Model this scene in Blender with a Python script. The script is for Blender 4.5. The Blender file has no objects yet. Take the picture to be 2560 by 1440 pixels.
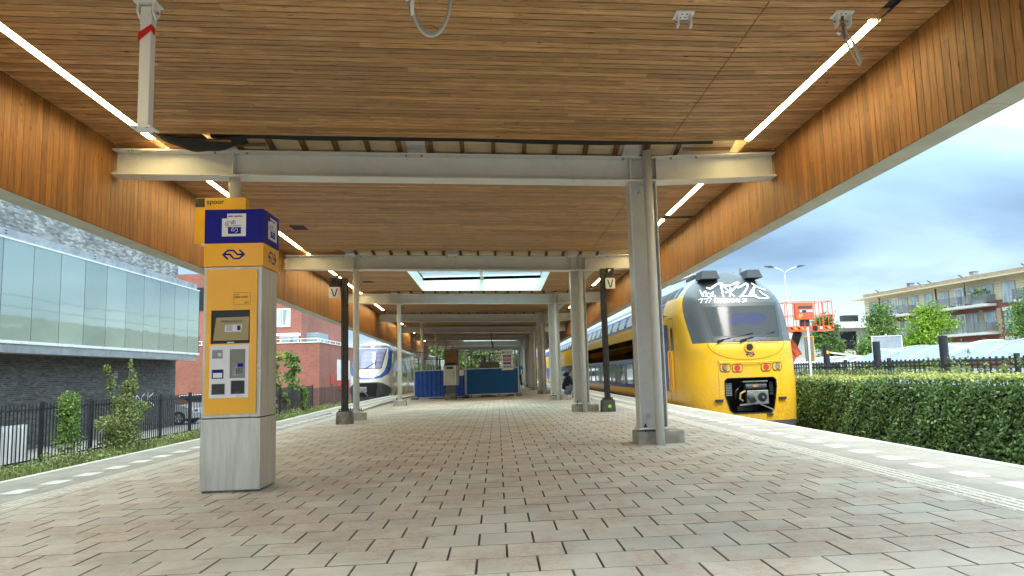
import bpy, bmesh, math, random
import numpy as np
from mathutils import Vector, Matrix
R = math.radians
rnd = random.Random(7)
sc = bpy.context.scene
C = sc.collection

# ---------------------------------------------------------------- camera
cam_d = bpy.data.cameras.new('camera'); cam = bpy.data.objects.new('camera', cam_d); C.objects.link(cam)
Rm = Matrix(((0.9967279, 0.02403006, -0.07717547), (-0.07391326, -0.11548663, -0.99055523), (-0.03271584, 0.99301833, -0.11333261)))
cam.matrix_world = Matrix.Translation((0, 0, 0.97)) @ Rm.to_4x4()
cam_d.sensor_width = 36; cam_d.lens = 1836 / 2560 * 36; cam_d.shift_x = -100 / 2560
cam_d.clip_start = 0.05; cam_d.clip_end = 3000
sc.camera = cam

# ---------------------------------------------------------------- light
SUN_EL, SUN_AZ = R(54), R(168)      # azimuth clockwise from +Y (the way the camera looks)
sc.view_settings.view_transform = 'Standard'; sc.view_settings.look = 'None'
sc.view_settings.exposure = 2.35; sc.view_settings.gamma = 1.0; sc.view_settings.use_curve_mapping = False
w = bpy.data.worlds.new('World'); sc.world = w; w.use_nodes = True
nt = w.node_tree; nt.nodes.clear()
def N(t, typ, **kw):
    n = t.nodes.new(typ)
    for k, v in kw.items(): setattr(n, k, v)
    return n
def math_n(t, op, a, b=None, c=None):
    n = N(t, 'ShaderNodeMath', operation=op)
    for i, s in enumerate((a, b, c)):
        if s is None: continue
        if isinstance(s, (int, float)): n.inputs[i].default_value = s
        else: t.links.new(s, n.inputs[i])
    return n.outputs[0]
sky = N(nt, 'ShaderNodeTexSky', sky_type='NISHITA'); sky.sun_disc = False
sky.sun_elevation = SUN_EL; sky.sun_rotation = SUN_AZ; sky.air_density = 1.2; sky.dust_density = 1.0; sky.ozone_density = 2.0
tc = N(nt, 'ShaderNodeTexCoord'); sep = N(nt, 'ShaderNodeSeparateXYZ'); nt.links.new(tc.outputs['Generated'], sep.inputs[0])
zz = math_n(nt, 'ADD', math_n(nt, 'MAXIMUM', sep.outputs[2], 0.0), 0.22)
cmb = N(nt, 'ShaderNodeCombineXYZ')
nt.links.new(math_n(nt, 'DIVIDE', sep.outputs[0], zz), cmb.inputs[0]); nt.links.new(math_n(nt, 'DIVIDE', sep.outputs[1], zz), cmb.inputs[1])
mp = N(nt, 'ShaderNodeMapping'); mp.inputs['Rotation'].default_value = (0, 0, R(-22)); mp.inputs['Scale'].default_value = (0.75, 1.35, 1)
mp.inputs['Location'].default_value = (0.35, 0.2, 0)
nt.links.new(cmb.outputs[0], mp.inputs[0])
n1 = N(nt, 'ShaderNodeTexNoise'); n1.inputs['Scale'].default_value = 0.9; n1.inputs['Detail'].default_value = 9; n1.inputs['Roughness'].default_value = 0.5; n1.inputs['Distortion'].default_value = 0.35
n2 = N(nt, 'ShaderNodeTexNoise'); n2.inputs['Scale'].default_value = 0.55; n2.inputs['Detail'].default_value = 5; n2.inputs['Roughness'].default_value = 0.55
nt.links.new(mp.outputs[0], n1.inputs['Vector']); nt.links.new(mp.outputs[0], n2.inputs['Vector'])
def ramp(t, fac, stops, mode='LINEAR'):
    r = N(t, 'ShaderNodeValToRGB'); r.color_ramp.interpolation = mode
    e = r.color_ramp.elements
    while len(e) < len(stops): e.new(0.5)
    for i, (p, c) in enumerate(stops):
        e[i].position = p; e[i].color = (*c, 1) if len(c) == 3 else c
    if fac is not None: t.links.new(fac, r.inputs[0])
    return r.outputs[0]
cover = ramp(nt, n1.outputs[0], [(0.40, (0.62,)*3), (0.60, (1,)*3)])
ccol = ramp(nt, n2.outputs[0], [(0.34, (0.22, 0.35, 0.53)), (0.46, (0.29, 0.45, 0.64)), (0.54, (0.43, 0.59, 0.74)), (0.66, (0.74, 0.83, 0.90))])
lift = ramp(nt, sep.outputs[2], [(0.0, (0.46,)*3), (0.17, (0.55,)*3), (0.38, (1.75, 1.68, 1.5)), (0.6, (3.0, 2.8, 2.35)), (0.9, (4.0, 3.6, 2.9))])
lm = N(nt, 'ShaderNodeMix', data_type='RGBA', blend_type='MULTIPLY'); lm.inputs[0].default_value = 1.0; nt.links.new(ccol, lm.inputs[6]); nt.links.new(lift, lm.inputs[7]); ccol = lm.outputs[2]
b1 = N(nt, 'ShaderNodeBackground'); nt.links.new(sky.outputs[0], b1.inputs[0]); b1.inputs[1].default_value = 0.06
b2 = N(nt, 'ShaderNodeBackground'); nt.links.new(ccol, b2.inputs[0]); b2.inputs[1].default_value = 0.50
mx = N(nt, 'ShaderNodeMixShader'); nt.links.new(cover, mx.inputs[0]); nt.links.new(b1.outputs[0], mx.inputs[1]); nt.links.new(b2.outputs[0], mx.inputs[2])
wo = N(nt, 'ShaderNodeOutputWorld'); nt.links.new(mx.outputs[0], wo.inputs[0])
sd = bpy.data.lights.new('sun', 'SUN'); sd.energy = 0.55; sd.angle = R(16); sd.color = (1, 0.95, 0.88)
sun = bpy.data.objects.new('sun', sd); C.objects.link(sun)
sdir = Vector((math.sin(SUN_AZ)*math.cos(SUN_EL), math.cos(SUN_AZ)*math.cos(SUN_EL), math.sin(SUN_EL)))
sun.rotation_euler = sdir.to_track_quat('Z', 'Y').to_euler()
sc.cycles.max_bounces = 8; sc.cycles.diffuse_bounces = 5; sc.cycles.transparent_max_bounces = 16

# ---------------------------------------------------------------- materials
def newmat(name):
    m = bpy.data.materials.new(name); m.use_nodes = True
    t = m.node_tree; b = t.nodes['Principled BSDF']
    return m, t, b
def mixc(t, fac, a, b, mode='MIX'):
    n = N(t, 'ShaderNodeMix', data_type='RGBA', blend_type=mode)
    for s, v in ((n.inputs[0], fac), (n.inputs[6], a), (n.inputs[7], b)):
        if isinstance(v, (int, float)): s.default_value = v
        elif isinstance(v, tuple): s.default_value = (*v, 1) if len(v) == 3 else v
        else: t.links.new(v, s)
    return n.outputs[2]
def pos(t, scale=(1, 1, 1), world=True):
    if world: src = N(t, 'ShaderNodeNewGeometry').outputs['Position']
    else: src = N(t, 'ShaderNodeTexCoord').outputs['Object']
    mpn = N(t, 'ShaderNodeMapping'); mpn.inputs['Scale'].default_value = scale; t.links.new(src, mpn.inputs[0])
    return mpn.outputs[0]
def noise(t, vec, scale=5, detail=4, rough=0.5, dist=0):
    n = N(t, 'ShaderNodeTexNoise'); n.inputs['Scale'].default_value = scale; n.inputs['Detail'].default_value = detail
    n.inputs['Roughness'].default_value = rough; n.inputs['Distortion'].default_value = dist
    t.links.new(vec, n.inputs['Vector']); return n.outputs[0]
def bump(t, b, h, strength=0.3, dist=0.01):
    n = N(t, 'ShaderNodeBump'); n.inputs['Strength'].default_value = strength; n.inputs['Distance'].default_value = dist
    t.links.new(h, n.inputs['Height']); t.links.new(n.outputs[0], b.inputs['Normal'])
def M(name, col, rough=0.5, metal=0.0, var=0.12, scale=3.0, bmp=0.0, bscale=60, coat=0.0, dirt=None, dscale=2.0, stretch=(1, 1, 1), damt=0.6, world=True):
    m, t, b = newmat(name)
    v = pos(t, stretch, world)
    n = noise(t, v, scale, 5, 0.6)
    lo = tuple(c*(1-var) for c in col); hi = tuple(min(1, c*(1+var)) for c in col)
    c = ramp(t, n, [(0.3, lo), (0.7, hi)])
    if dirt:
        d = ramp(t, noise(t, v, dscale, 8, 0.65, 0.3), [(0.47, (0,)*3), (0.68, (damt,)*3)])
        c = mixc(t, d, c, dirt)
    t.links.new(c, b.inputs['Base Color'])
    r = ramp(t, n, [(0.3, (max(0, rough-0.07),)*3), (0.7, (min(1, rough+0.07),)*3)]); t.links.new(r, b.inputs['Roughness'])
    b.inputs['Metallic'].default_value = metal
    b.inputs['Coat Weight'].default_value = coat; b.inputs['Coat Roughness'].default_value = 0.04
    if bmp: bump(t, b, noise(t, v, bscale, 3), bmp, 0.01)
    return m
def EM(name, col, s):
    m, t, b = newmat(name); b.inputs['Base Color'].default_value = (*col, 1)
    b.inputs['Emission Color'].default_value = (*col, 1); b.inputs['Emission Strength'].default_value = s
    return m

def wood(name, axis, pitch, c0, c1, c2):
    # axis: the direction the boards run along (0 = x, 2 = z); boards are told apart by their row along y
    m, t, b = newmat(name)
    g = N(t, 'ShaderNodeNewGeometry'); s = N(t, 'ShaderNodeSeparateXYZ'); t.links.new(g.outputs['Position'], s.inputs[0])
    row = math_n(t, 'FLOOR', math_n(t, 'DIVIDE', s.outputs[1], pitch))
    wn = N(t, 'ShaderNodeTexWhiteNoise', noise_dimensions='1D'); t.links.new(row, wn.inputs['W'])
    off = math_n(t, 'MULTIPLY', wn.outputs['Value'], 37.0)
    along = s.outputs[axis]
    seg = math_n(t, 'FLOOR', math_n(t, 'DIVIDE', math_n(t, 'ADD', along, off), 2.4))
    wn2 = N(t, 'ShaderNodeTexWhiteNoise', noise_dimensions='2D')
    cc = N(t, 'ShaderNodeCombineXYZ'); t.links.new(row, cc.inputs[0]); t.links.new(seg, cc.inputs[1]); t.links.new(cc.outputs[0], wn2.inputs['Vector'])
    v = N(t, 'ShaderNodeCombineXYZ')
    t.links.new(math_n(t, 'ADD', math_n(t, 'MULTIPLY', along, 1.0), off), v.inputs[0])
    t.links.new(math_n(t, 'MULTIPLY', s.outputs[1], 14.0), v.inputs[1]); t.links.new(off, v.inputs[2])
    gr = noise(t, v.outputs[0], 2.3, 8, 0.62, 1.2)
    v2 = N(t, 'ShaderNodeCombineXYZ'); t.links.new(math_n(t, 'MULTIPLY', along, 2.2), v2.inputs[0]); t.links.new(math_n(t, 'MULTIPLY', s.outputs[1], 90.0), v2.inputs[1]); t.links.new(off, v2.inputs[2])
    fine = noise(t, v2.outputs[0], 1.5, 4, 0.6)
    base = ramp(t, gr, [(0.28, c0), (0.5, c1), (0.72, c2)])
    base = mixc(t, 1.0, base, ramp(t, wn2.outputs['Value'], [(0, (0.70,)*3), (0.5, (0.97,)*3), (1, (1.24,)*3)]), 'MULTIPLY')
    base = mixc(t, 1.0, base, ramp(t, fine, [(0.3, (0.78,)*3), (0.65, (1.1,)*3)]), 'MULTIPLY')
    vo = N(t, 'ShaderNodeTexVoronoi', feature='F1'); vo.inputs['Scale'].default_value = 1.0
    v3 = N(t, 'ShaderNodeCombineXYZ'); t.links.new(math_n(t, 'MULTIPLY', along, 3.4), v3.inputs[0]); t.links.new(math_n(t, 'MULTIPLY', s.outputs[1], 9.5), v3.inputs[1]); t.links.new(off, v3.inputs[2])
    t.links.new(v3.outputs[0], vo.inputs['Vector'])
    knot = ramp(t, vo.outputs['Distance'], [(0.05, (0.85,)*3), (0.12, (0.0,)*3)])
    base = mixc(t, knot, base, (0.045, 0.018, 0.008))
    t.links.new(base, b.inputs['Base Color'])
    b.inputs['Roughness'].default_value = 0.55
    bump(t, b, fine, 0.25, 0.004)
    return m
W_CEIL = wood('ceiling_larch', 0, 0.105, (0.225, 0.108, 0.036), (0.43, 0.230, 0.086), (0.61, 0.375, 0.165))
W_FAS = wood('fascia_larch', 2, 0.1045, (0.165, 0.060, 0.011), (0.29, 0.115, 0.022), (0.40, 0.18, 0.042))

def paver_mat(name, plain=False, k=1.0):
    m, t, b = newmat(name)
    g = N(t, 'ShaderNodeNewGeometry'); s = N(t, 'ShaderNodeSeparateXYZ'); t.links.new(g.outputs['Position'], s.inputs[0])
    row = math_n(t, 'FLOOR', math_n(t, 'DIVIDE', math_n(t, 'SUBTRACT', s.outputs[1], 0.08), 0.305))
    par = math_n(t, 'MULTIPLY', math_n(t, 'MODULO', row, 2.0), 0.158)
    colm = math_n(t, 'FLOOR', math_n(t, 'DIVIDE', math_n(t, 'ADD', math_n(t, 'SUBTRACT', s.outputs[0], 0.188), par), 0.3165))
    cc = N(t, 'ShaderNodeCombineXYZ'); t.links.new(row, cc.inputs[0]); t.links.new(colm, cc.inputs[1])
    wn = N(t, 'ShaderNodeTexWhiteNoise', noise_dimensions='2D'); t.links.new(cc.outputs[0], wn.inputs['Vector'])
    base = ramp(t, wn.outputs['Value'], [(0, (0.465*k, 0.445*k, 0.395*k)), (0.5, (0.505*k, 0.48*k, 0.425*k)), (1, (0.55*k, 0.52*k, 0.455*k))])
    v = g.outputs['Position']
    cl = noise(t, v, 2.2, 6, 0.6)
    base = mixc(t, 1.0, base, ramp(t, cl, [(0.3, (0.86,)*3), (0.7, (1.12,)*3)]), 'MULTIPLY')
    sp = noise(t, v, 260, 2, 0.7)
    base = mixc(t, 1.0, base, ramp(t, sp, [(0.3, (0.84,)*3), (0.6, (1.06,)*3)]), 'MULTIPLY')
    if not plain:
        patch_ = noise(t, v, 1.15, 10, 0.66, 0.5)
        grit = noise(t, v, 46, 7, 0.8)
        pm = ramp(t, patch_, [(0.47, (0,)*3), (0.535, (1,)*3)])
        gm = ramp(t, grit, [(0.46, (0.10,)*3), (0.53, (1,)*3)])
        gm = mixc(t, 0.5, gm, ramp(t, noise(t, v, 13, 8, 0.75), [(0.45, (0,)*3), (0.55, (1,)*3)]))
        f = math_n(t, 'MULTIPLY', pm, gm)
        base = mixc(t, math_n(t, 'MULTIPLY', f, 0.58), base, (0.40, 0.25, 0.185))
        lf = ramp(t, noise(t, v, 1.7, 8, 0.6, 0.8), [(0.58, (0,)*3), (0.64, (0.35,)*3)])
        base = mixc(t, lf, base, (0.60, 0.52, 0.43))
    dk = ramp(t, noise(t, v, 95, 3, 0.7), [(0.235, (0.65,)*3), (0.285, (0,)*3)])
    base = mixc(t, dk, base, (0.06, 0.04, 0.035))
    t.links.new(base, b.inputs['Base Color']); b.inputs['Roughness'].default_value = 0.88; b.inputs['Specular IOR Level'].default_value = 0.25
    bump(t, b, noise(t, v, 120, 4, 0.7), 0.35, 0.004)
    return m
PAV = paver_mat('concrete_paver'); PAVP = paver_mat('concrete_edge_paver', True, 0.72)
WHITE_T = M('white_paver', (0.68, 0.675, 0.655), 0.75, var=0.06, scale=9, dirt=(0.45, 0.38, 0.32), dscale=5, damt=0.3, bmp=0.2)
COPING = M('edge_coping', (0.62, 0.605, 0.555), 0.8, var=0.08, scale=6, dirt=(0.40, 0.31, 0.24), dscale=3, damt=0.5)
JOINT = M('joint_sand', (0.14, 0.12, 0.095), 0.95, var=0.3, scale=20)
CONC = M('concrete', (0.36, 0.345, 0.30), 0.9, var=0.2, scale=6, dirt=(0.16, 0.13, 0.09), dscale=4, bmp=0.4, bscale=40)
CONC_D = M('old_concrete', (0.20, 0.185, 0.15), 0.95, var=0.35, scale=7, dirt=(0.04, 0.035, 0.03), dscale=5, damt=0.9, bmp=0.6, bscale=30)
TAR = M('tarred_concrete', (0.075, 0.075, 0.07), 0.7, var=0.4, scale=8, bmp=0.4, bscale=30)
STEEL = M('grey_painted_steel', (0.63, 0.635, 0.615), 0.33, var=0.05, scale=1.5, dirt=(0.42, 0.39, 0.32), dscale=3, damt=0.3, bmp=0.03, bscale=30)
STEEL_W = M('white_painted_steel', (0.74, 0.74, 0.72), 0.3, var=0.05, scale=2)
GALV = M('galvanised_steel', (0.42, 0.45, 0.48), 0.42, 0.75, var=0.2, scale=3, dirt=(0.62, 0.62, 0.62), dscale=2.5, damt=0.4)
INOX = M('stainless_steel', (0.56, 0.54, 0.49), 0.38, 0.7, var=0.12, scale=2.2, stretch=(9, 9, 1), dirt=(0.30, 0.27, 0.22), dscale=1.6, damt=0.5, bmp=0.05, bscale=25)
SOFFIT = M('beige_trim_panel', (0.50, 0.49, 0.40), 0.55, var=0.07, scale=2.5, dirt=(0.27, 0.24, 0.17), dscale=3, damt=0.35)
BLACK = M('black_paint', (0.012, 0.012, 0.012), 0.4, var=0.3, scale=10)
BLACK_M = M('black_membrane', (0.012, 0.012, 0.013), 0.75, var=0.4, scale=4)
POLE_B = M('black_bitumen_paint', (0.022, 0.020, 0.017), 0.35, var=0.5, scale=9, dirt=(0.07, 0.05, 0.035), dscale=8, bmp=0.3, bscale=30)
PLY = M('deck_plywood', (0.80, 0.66, 0.44), 0.7, var=0.15, scale=3, stretch=(1, 8, 8))
JOIST = M('brown_batten', (0.20, 0.10, 0.045), 0.7, var=0.3, scale=6)
YEL = M('yellow_enamel', (0.90, 0.42, 0.004), 0.38, var=0.04, scale=2, coat=0.4)
YEL2 = M('yellow_signboard', (0.88, 0.46, 0.006), 0.35, var=0.05, scale=3, dirt=(0.55, 0.28, 0.02), dscale=2, damt=0.4)
NSBLUE = M('dark_blue_enamel', (0.006, 0.008, 0.24), 0.5, var=0.1, scale=3, coat=0.0)
NSBLUE.node_tree.nodes['Principled BSDF'].inputs['Specular IOR Level'].default_value = 0.2
WHITE = M('white_enamel', (0.72, 0.72, 0.74), 0.35, var=0.04, scale=5)
SCREEN_Y = M('screen_face', (0.34, 0.24, 0.05), 0.12, var=0.08, scale=3, coat=0.6)
DKGLASS = M('dark_glass', (0.02, 0.022, 0.025), 0.06, var=0.2, scale=2)
RED_TAPE = M('red_tape', (0.60, 0.012, 0.016), 0.4, var=0.2, scale=20)
RED = M('red_print', (0.55, 0.03, 0.03), 0.4)
CABLE = M('grey_conduit', (0.50, 0.49, 0.46), 0.5, var=0.08, scale=9)
GRASS_G = M('verge_soil', (0.055, 0.060, 0.03), 0.95, var=0.5, scale=3, dirt=(0.10, 0.085, 0.06), dscale=1.5)
BALLAST = M('track_ballast', (0.13, 0.115, 0.10), 0.95, var=0.5, scale=30, bmp=1.0, bscale=25)
PAVE_FAR = M('station_paving', (0.25, 0.23, 0.21), 0.9, var=0.2, scale=2)
FENCE_B = M('anthracite_powder_coat', (0.018, 0.021, 0.026), 0.4, var=0.2, scale=5)
ORANGE = M('orange_lift_paint', (0.72, 0.11, 0.03), 0.42, var=0.15, scale=5, dirt=(0.45, 0.10, 0.05), dscale=4)
NAVY = M('navy_jacket', (0.008, 0.012, 0.035), 0.8, var=0.3, scale=9, bmp=0.3)
JEANS = M('blue_jeans', (0.13, 0.19, 0.24), 0.85, var=0.2, scale=9, bmp=0.3)
SKIN = M('skin', (0.52, 0.28, 0.19), 0.5, var=0.08, scale=20)
HAIR = M('reddish_hair', (0.14, 0.055, 0.025), 0.7, var=0.3, scale=60)
SKYBLUE_CLOTH = M('bright_blue_shirt', (0.03, 0.30, 0.62), 0.8)
RUBBER = M('tyre_rubber', (0.015, 0.015, 0.015), 0.8)
CARW = M('silver_car_paint', (0.56, 0.58, 0.60), 0.22, 0.3, var=0.04, coat=0.8)
HOARD_L = M('bright_blue_hoarding', (0.010, 0.065, 0.36), 0.7, var=0.2, scale=4, dirt=(0.05, 0.14, 0.36), dscale=6, damt=0.6)
HOARD_R = M('teal_blue_hoarding', (0.014, 0.12, 0.33), 0.8, var=0.15, scale=4, dirt=(0.02, 0.11, 0.26), dscale=5, damt=0.4)
PLYB = M('weathered_crate_board', (0.28, 0.14, 0.05), 0.75, var=0.25, scale=5, stretch=(6, 6, 1), dirt=(0.10, 0.05, 0.025), dscale=2)
GREYBOX = M('grey_steel_cabinet', (0.23, 0.22, 0.19), 0.6, var=0.15)
GRAFF = M('white_spray_paint', (0.78, 0.80, 0.82), 0.6, var=0.12, scale=14)
SLTW = M('white_train_paint', (0.66, 0.65, 0.60), 0.25, var=0.06, scale=1.2, dirt=(0.40, 0.34, 0.26), dscale=1.2, damt=0.5, coat=0.5)
SLTB = M('blue_train_paint', (0.035, 0.11, 0.36), 0.25, var=0.06, coat=0.5)
SLTG = M('dark_grey_train_paint', (0.06, 0.066, 0.07), 0.4, var=0.15, dirt=(0.12, 0.10, 0.08), dscale=2)
MASK = M('grey_cab_mask', (0.065, 0.072, 0.078), 0.32, var=0.12, scale=1.5, dirt=(0.22, 0.22, 0.21), dscale=1.6, damt=0.5, coat=0.25)
METAL_D = M('dark_machinery', (0.05, 0.05, 0.05), 0.5, 0.5, var=0.4, scale=12)
METAL_G = M('grey_machinery', (0.27, 0.27, 0.27), 0.42, 0.7, var=0.25, scale=9)
REDGLOW = EM('red_tail_light', (0.7, 0.012, 0.02), 0.30)
WARMGLOW = EM('warm_headlamp', (1.0, 0.88, 0.62), 1.2)
CLEARLAMP = M('lamp_glass', (0.35, 0.36, 0.34), 0.08, 0.6, var=0.4, scale=25)
STRIP = EM('lit_strip_diffuser', (1.0, 0.78, 0.36), 9.0)
TRUNK = M('bark', (0.10, 0.085, 0.065), 0.9, var=0.3, scale=6)
CREAM = M('cream_cladding', (0.66, 0.54, 0.35), 0.75, var=0.06)
PALEG = M('pale_render', (0.66, 0.64, 0.58), 0.8, var=0.06)
ROOFG = M('grey_roofing', (0.20, 0.20, 0.20), 0.8)
CURTAIN = M('window_with_net_curtain', (0.36, 0.40, 0.42), 0.10, var=0.5, scale=1.4, stretch=(3, 3, 0.4), coat=0.6)
POLYC = None

def brick_mat(name, c1, c2, mortar, sx=0.22, sz=0.065, axis=0, rough=0.85, bias=0.0, mort=0.012):
    m, t, b = newmat(name)
    g = N(t, 'ShaderNodeNewGeometry'); s = N(t, 'ShaderNodeSeparateXYZ'); t.links.new(g.outputs['Position'], s.inputs[0])
    u = math_n(t, 'ADD', s.outputs[0], s.outputs[1]); cc = N(t, 'ShaderNodeCombineXYZ'); t.links.new(u, cc.inputs[0]); t.links.new(s.outputs[2], cc.inputs[1])
    br = N(t, 'ShaderNodeTexBrick'); br.inputs['Scale'].default_value = 1; br.inputs['Brick Width'].default_value = sx; br.inputs['Row Height'].default_value = sz
    br.inputs['Mortar Size'].default_value = mort; br.inputs['Color1'].default_value = (*c1, 1); br.inputs['Color2'].default_value = (*c2, 1); br.inputs['Mortar'].default_value = (*mortar, 1)
    br.inputs['Mortar Smooth'].default_value = 0.3; t.links.new(cc.outputs[0], br.inputs['Vector'])
    n = ramp(t, noise(t, g.outputs['Position'], 0.7, 6, 0.6), [(0.3, (0.82,)*3), (0.7, (1.12,)*3)])
    t.links.new(mixc(t, 1.0, br.outputs[0], n, 'MULTIPLY'), b.inputs['Base Color']); b.inputs['Roughness'].default_value = rough
    return m
BR_RED = brick_mat('red_brickwork', (0.25, 0.058, 0.036), (0.33, 0.092, 0.058), (0.24, 0.15, 0.12))
BR_DKRED = brick_mat('dark_red_brickwork', (0.24, 0.065, 0.048), (0.30, 0.09, 0.065), (0.22, 0.12, 0.10))
BR_YEL = brick_mat('yellow_brickwork', (0.42, 0.30, 0.15), (0.50, 0.38, 0.20), (0.4, 0.33, 0.24))

def island_mat(name, stops, rough=0.7, spec=0.4, var=True, bmp=0, translucent=0.0, pnoise=None):
    m, t, b = newmat(name)
    g = N(t, 'ShaderNodeNewGeometry')
    c = ramp(t, g.outputs['Random Per Island'], stops)
    if pnoise:
        c = mixc(t, 1.0, c, ramp(t, noise(t, g.outputs['Position'], pnoise, 4), [(0.3, (0.65,)*3), (0.7, (1.3,)*3)]), 'MULTIPLY')
    t.links.new(c, b.inputs['Base Color']); b.inputs['Roughness'].default_value = rough; b.inputs['Specular IOR Level'].default_value = spec
    if translucent:
        tr = N(t, 'ShaderNodeBsdfTranslucent'); t.links.new(mixc(t, 1.0, c, (1.0, 1.15, 0.5), 'MULTIPLY'), tr.inputs[0])
        ms = N(t, 'ShaderNodeMixShader'); ms.inputs[0].default_value = translucent
        out = t.nodes['Material Output']; t.links.new(b.outputs[0], ms.inputs[1]); t.links.new(tr.outputs[0], ms.inputs[2]); t.links.new(ms.outputs[0], out.inputs[0])
    return m
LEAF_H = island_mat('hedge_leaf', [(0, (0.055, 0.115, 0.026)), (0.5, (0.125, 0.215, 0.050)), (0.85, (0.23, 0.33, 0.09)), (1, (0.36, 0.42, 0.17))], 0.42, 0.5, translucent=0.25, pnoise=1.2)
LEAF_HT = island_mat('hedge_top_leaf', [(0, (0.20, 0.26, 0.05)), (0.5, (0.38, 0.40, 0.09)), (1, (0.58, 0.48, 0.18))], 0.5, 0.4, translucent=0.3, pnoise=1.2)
LEAF_D = island_mat('dark_leaf', [(0, (0.055, 0.11, 0.028)), (0.5, (0.12, 0.21, 0.05)), (1, (0.25, 0.34, 0.09))], 0.5, 0.4, translucent=0.3, pnoise=0.6)
LEAF_Y = island_mat('lime_leaf', [(0, (0.10, 0.19, 0.015)), (0.5, (0.20, 0.34, 0.025)), (1, (0.34, 0.46, 0.05))], 0.5, 0.4, translucent=0.35, pnoise=0.6)
LEAF_W = island_mat('weed_leaf', [(0, (0.07, 0.11, 0.03)), (0.5, (0.16, 0.21, 0.065)), (1, (0.36, 0.36, 0.16))], 0.55, 0.4, translucent=0.3, pnoise=2)
BRICK_D = island_mat('dark_brick', [(0, (0.05, 0.049, 0.048)), (0.3, (0.092, 0.09, 0.086)), (0.8, (0.12, 0.117, 0.11)), (1, (0.17, 0.165, 0.155))], 0.6, 0.5)
BRICK_L = island_mat('bloomed_brick', [(0, (0.15, 0.155, 0.16)), (0.5, (0.24, 0.25, 0.255)), (1, (0.42, 0.43, 0.43))], 0.5, 0.5, pnoise=1.5)
MORTAR = M('mortar', (0.30, 0.29, 0.27), 0.95, var=0.2, scale=4)
MORTAR_W = M('salty_mortar', (0.80, 0.80, 0.79), 0.95, var=0.2, scale=4)

def glassy(name, col, trans=(0.8, 0.95, 0.95), mixf=0.5, rough=0.15):
    m, t, b = newmat(name); out = t.nodes['Material Output']
    tr = N(t, 'ShaderNodeBsdfTransparent'); tr.inputs[0].default_value = (*trans, 1)
    b.inputs['Base Color'].default_value = (*col, 1); b.inputs['Roughness'].default_value = rough
    ms = N(t, 'ShaderNodeMixShader'); ms.inputs[0].default_value = mixf
    t.links.new(tr.outputs[0], ms.inputs[1]); t.links.new(b.outputs[0], ms.inputs[2]); t.links.new(ms.outputs[0], out.inputs[0])
    return m
SKYGLASS = glassy('skylight_glass', (0.7, 0.88, 0.86), (0.93, 0.99, 0.96), 0.10)
SHAFT = M('skylight_lining', (0.80, 0.86, 0.83), 0.35, var=0.03)
MESHM = glassy('wire_mesh', (0.12, 0.12, 0.12), (1, 1, 1), 0.14, 0.7)
def polyc():
    m, t, b = newmat('shelter_roof_sheet'); out = t.nodes['Material Output']
    b.inputs['Base Color'].default_value = (0.34, 0.42, 0.46, 1); b.inputs['Roughness'].default_value = 0.22
    tr = N(t, 'ShaderNodeBsdfTranslucent'); tr.inputs[0].default_value = (0.3, 0.42, 0.46, 1)
    ms = N(t, 'ShaderNodeMixShader'); ms.inputs[0].default_value = 0.3
    t.links.new(b.outputs[0], ms.inputs[1]); t.links.new(tr.outputs[0], ms.inputs[2]); t.links.new(ms.outputs[0], out.inputs[0]); return m
POLYC = polyc()
def mirror_glass(name, col, rough, metal):
    m, t, b = newmat(name); b.inputs['Metallic'].default_value = metal; b.inputs['Roughness'].default_value = rough
    oi = N(t, 'ShaderNodeObjectInfo')
    c = ramp(t, oi.outputs['Random'], [(0, tuple(x*0.86 for x in col)), (1, tuple(min(1, x*1.1) for x in col))]); t.links.new(c, b.inputs['Base Color'])
    bump(t, b, noise(t, pos(t), 0.9, 2), 0.10, 0.05)
    return m
FACADE_GL = mirror_glass('facade_glass', (0.46, 0.54, 0.49), 0.05, 0.75)
TR_GLASS = mirror_glass('train_window_glass', (0.30, 0.34, 0.35), 0.05, 0.8)
def windshield_mat():
    m, t, b = newmat('windscreen_glass')
    tcn = pos(t, (1, 1, 1)); s = N(t, 'ShaderNodeSeparateXYZ'); t.links.new(tcn, s.inputs[0])
    dx = math_n(t, 'DIVIDE', math_n(t, 'SUBTRACT', s.outputs[0], 6.5), 0.85); dz = math_n(t, 'DIVIDE', math_n(t, 'SUBTRACT', s.outputs[2], 2.17), 0.27)
    d = math_n(t, 'ADD', math_n(t, 'POWER', math_n(t, 'ABSOLUTE', dx), 2.6), math_n(t, 'POWER', math_n(t, 'ABSOLUTE', dz), 2.6))
    d = math_n(t, 'ADD', d, math_n(t, 'MULTIPLY', noise(t, tcn, 2.2, 8), 1.3))
    # thin-film coating of the heated pane: blue in its middle, fading to plain grey glass at the rim
    c = ramp(t, d, [(0.25, (0.012, 0.03, 0.085)), (0.6, (0.016, 0.022, 0.095)), (1.1, (0.025, 0.028, 0.06)), (2.0, (0.030, 0.038, 0.042))])
    t.links.new(c, b.inputs['Base Color']); b.inputs['Roughness'].default_value = 0.10; b.inputs['Coat Weight'].default_value = 0.0; b.inputs['IOR'].default_value = 1.30
    return m
WSHIELD = windshield_mat()
SLT_GL = M('blue_tint_windscreen', (0.20, 0.21, 0.33), 0.08, var=0.35, scale=1.1, stretch=(0.3, 0.3, 5), coat=0.6)

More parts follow.
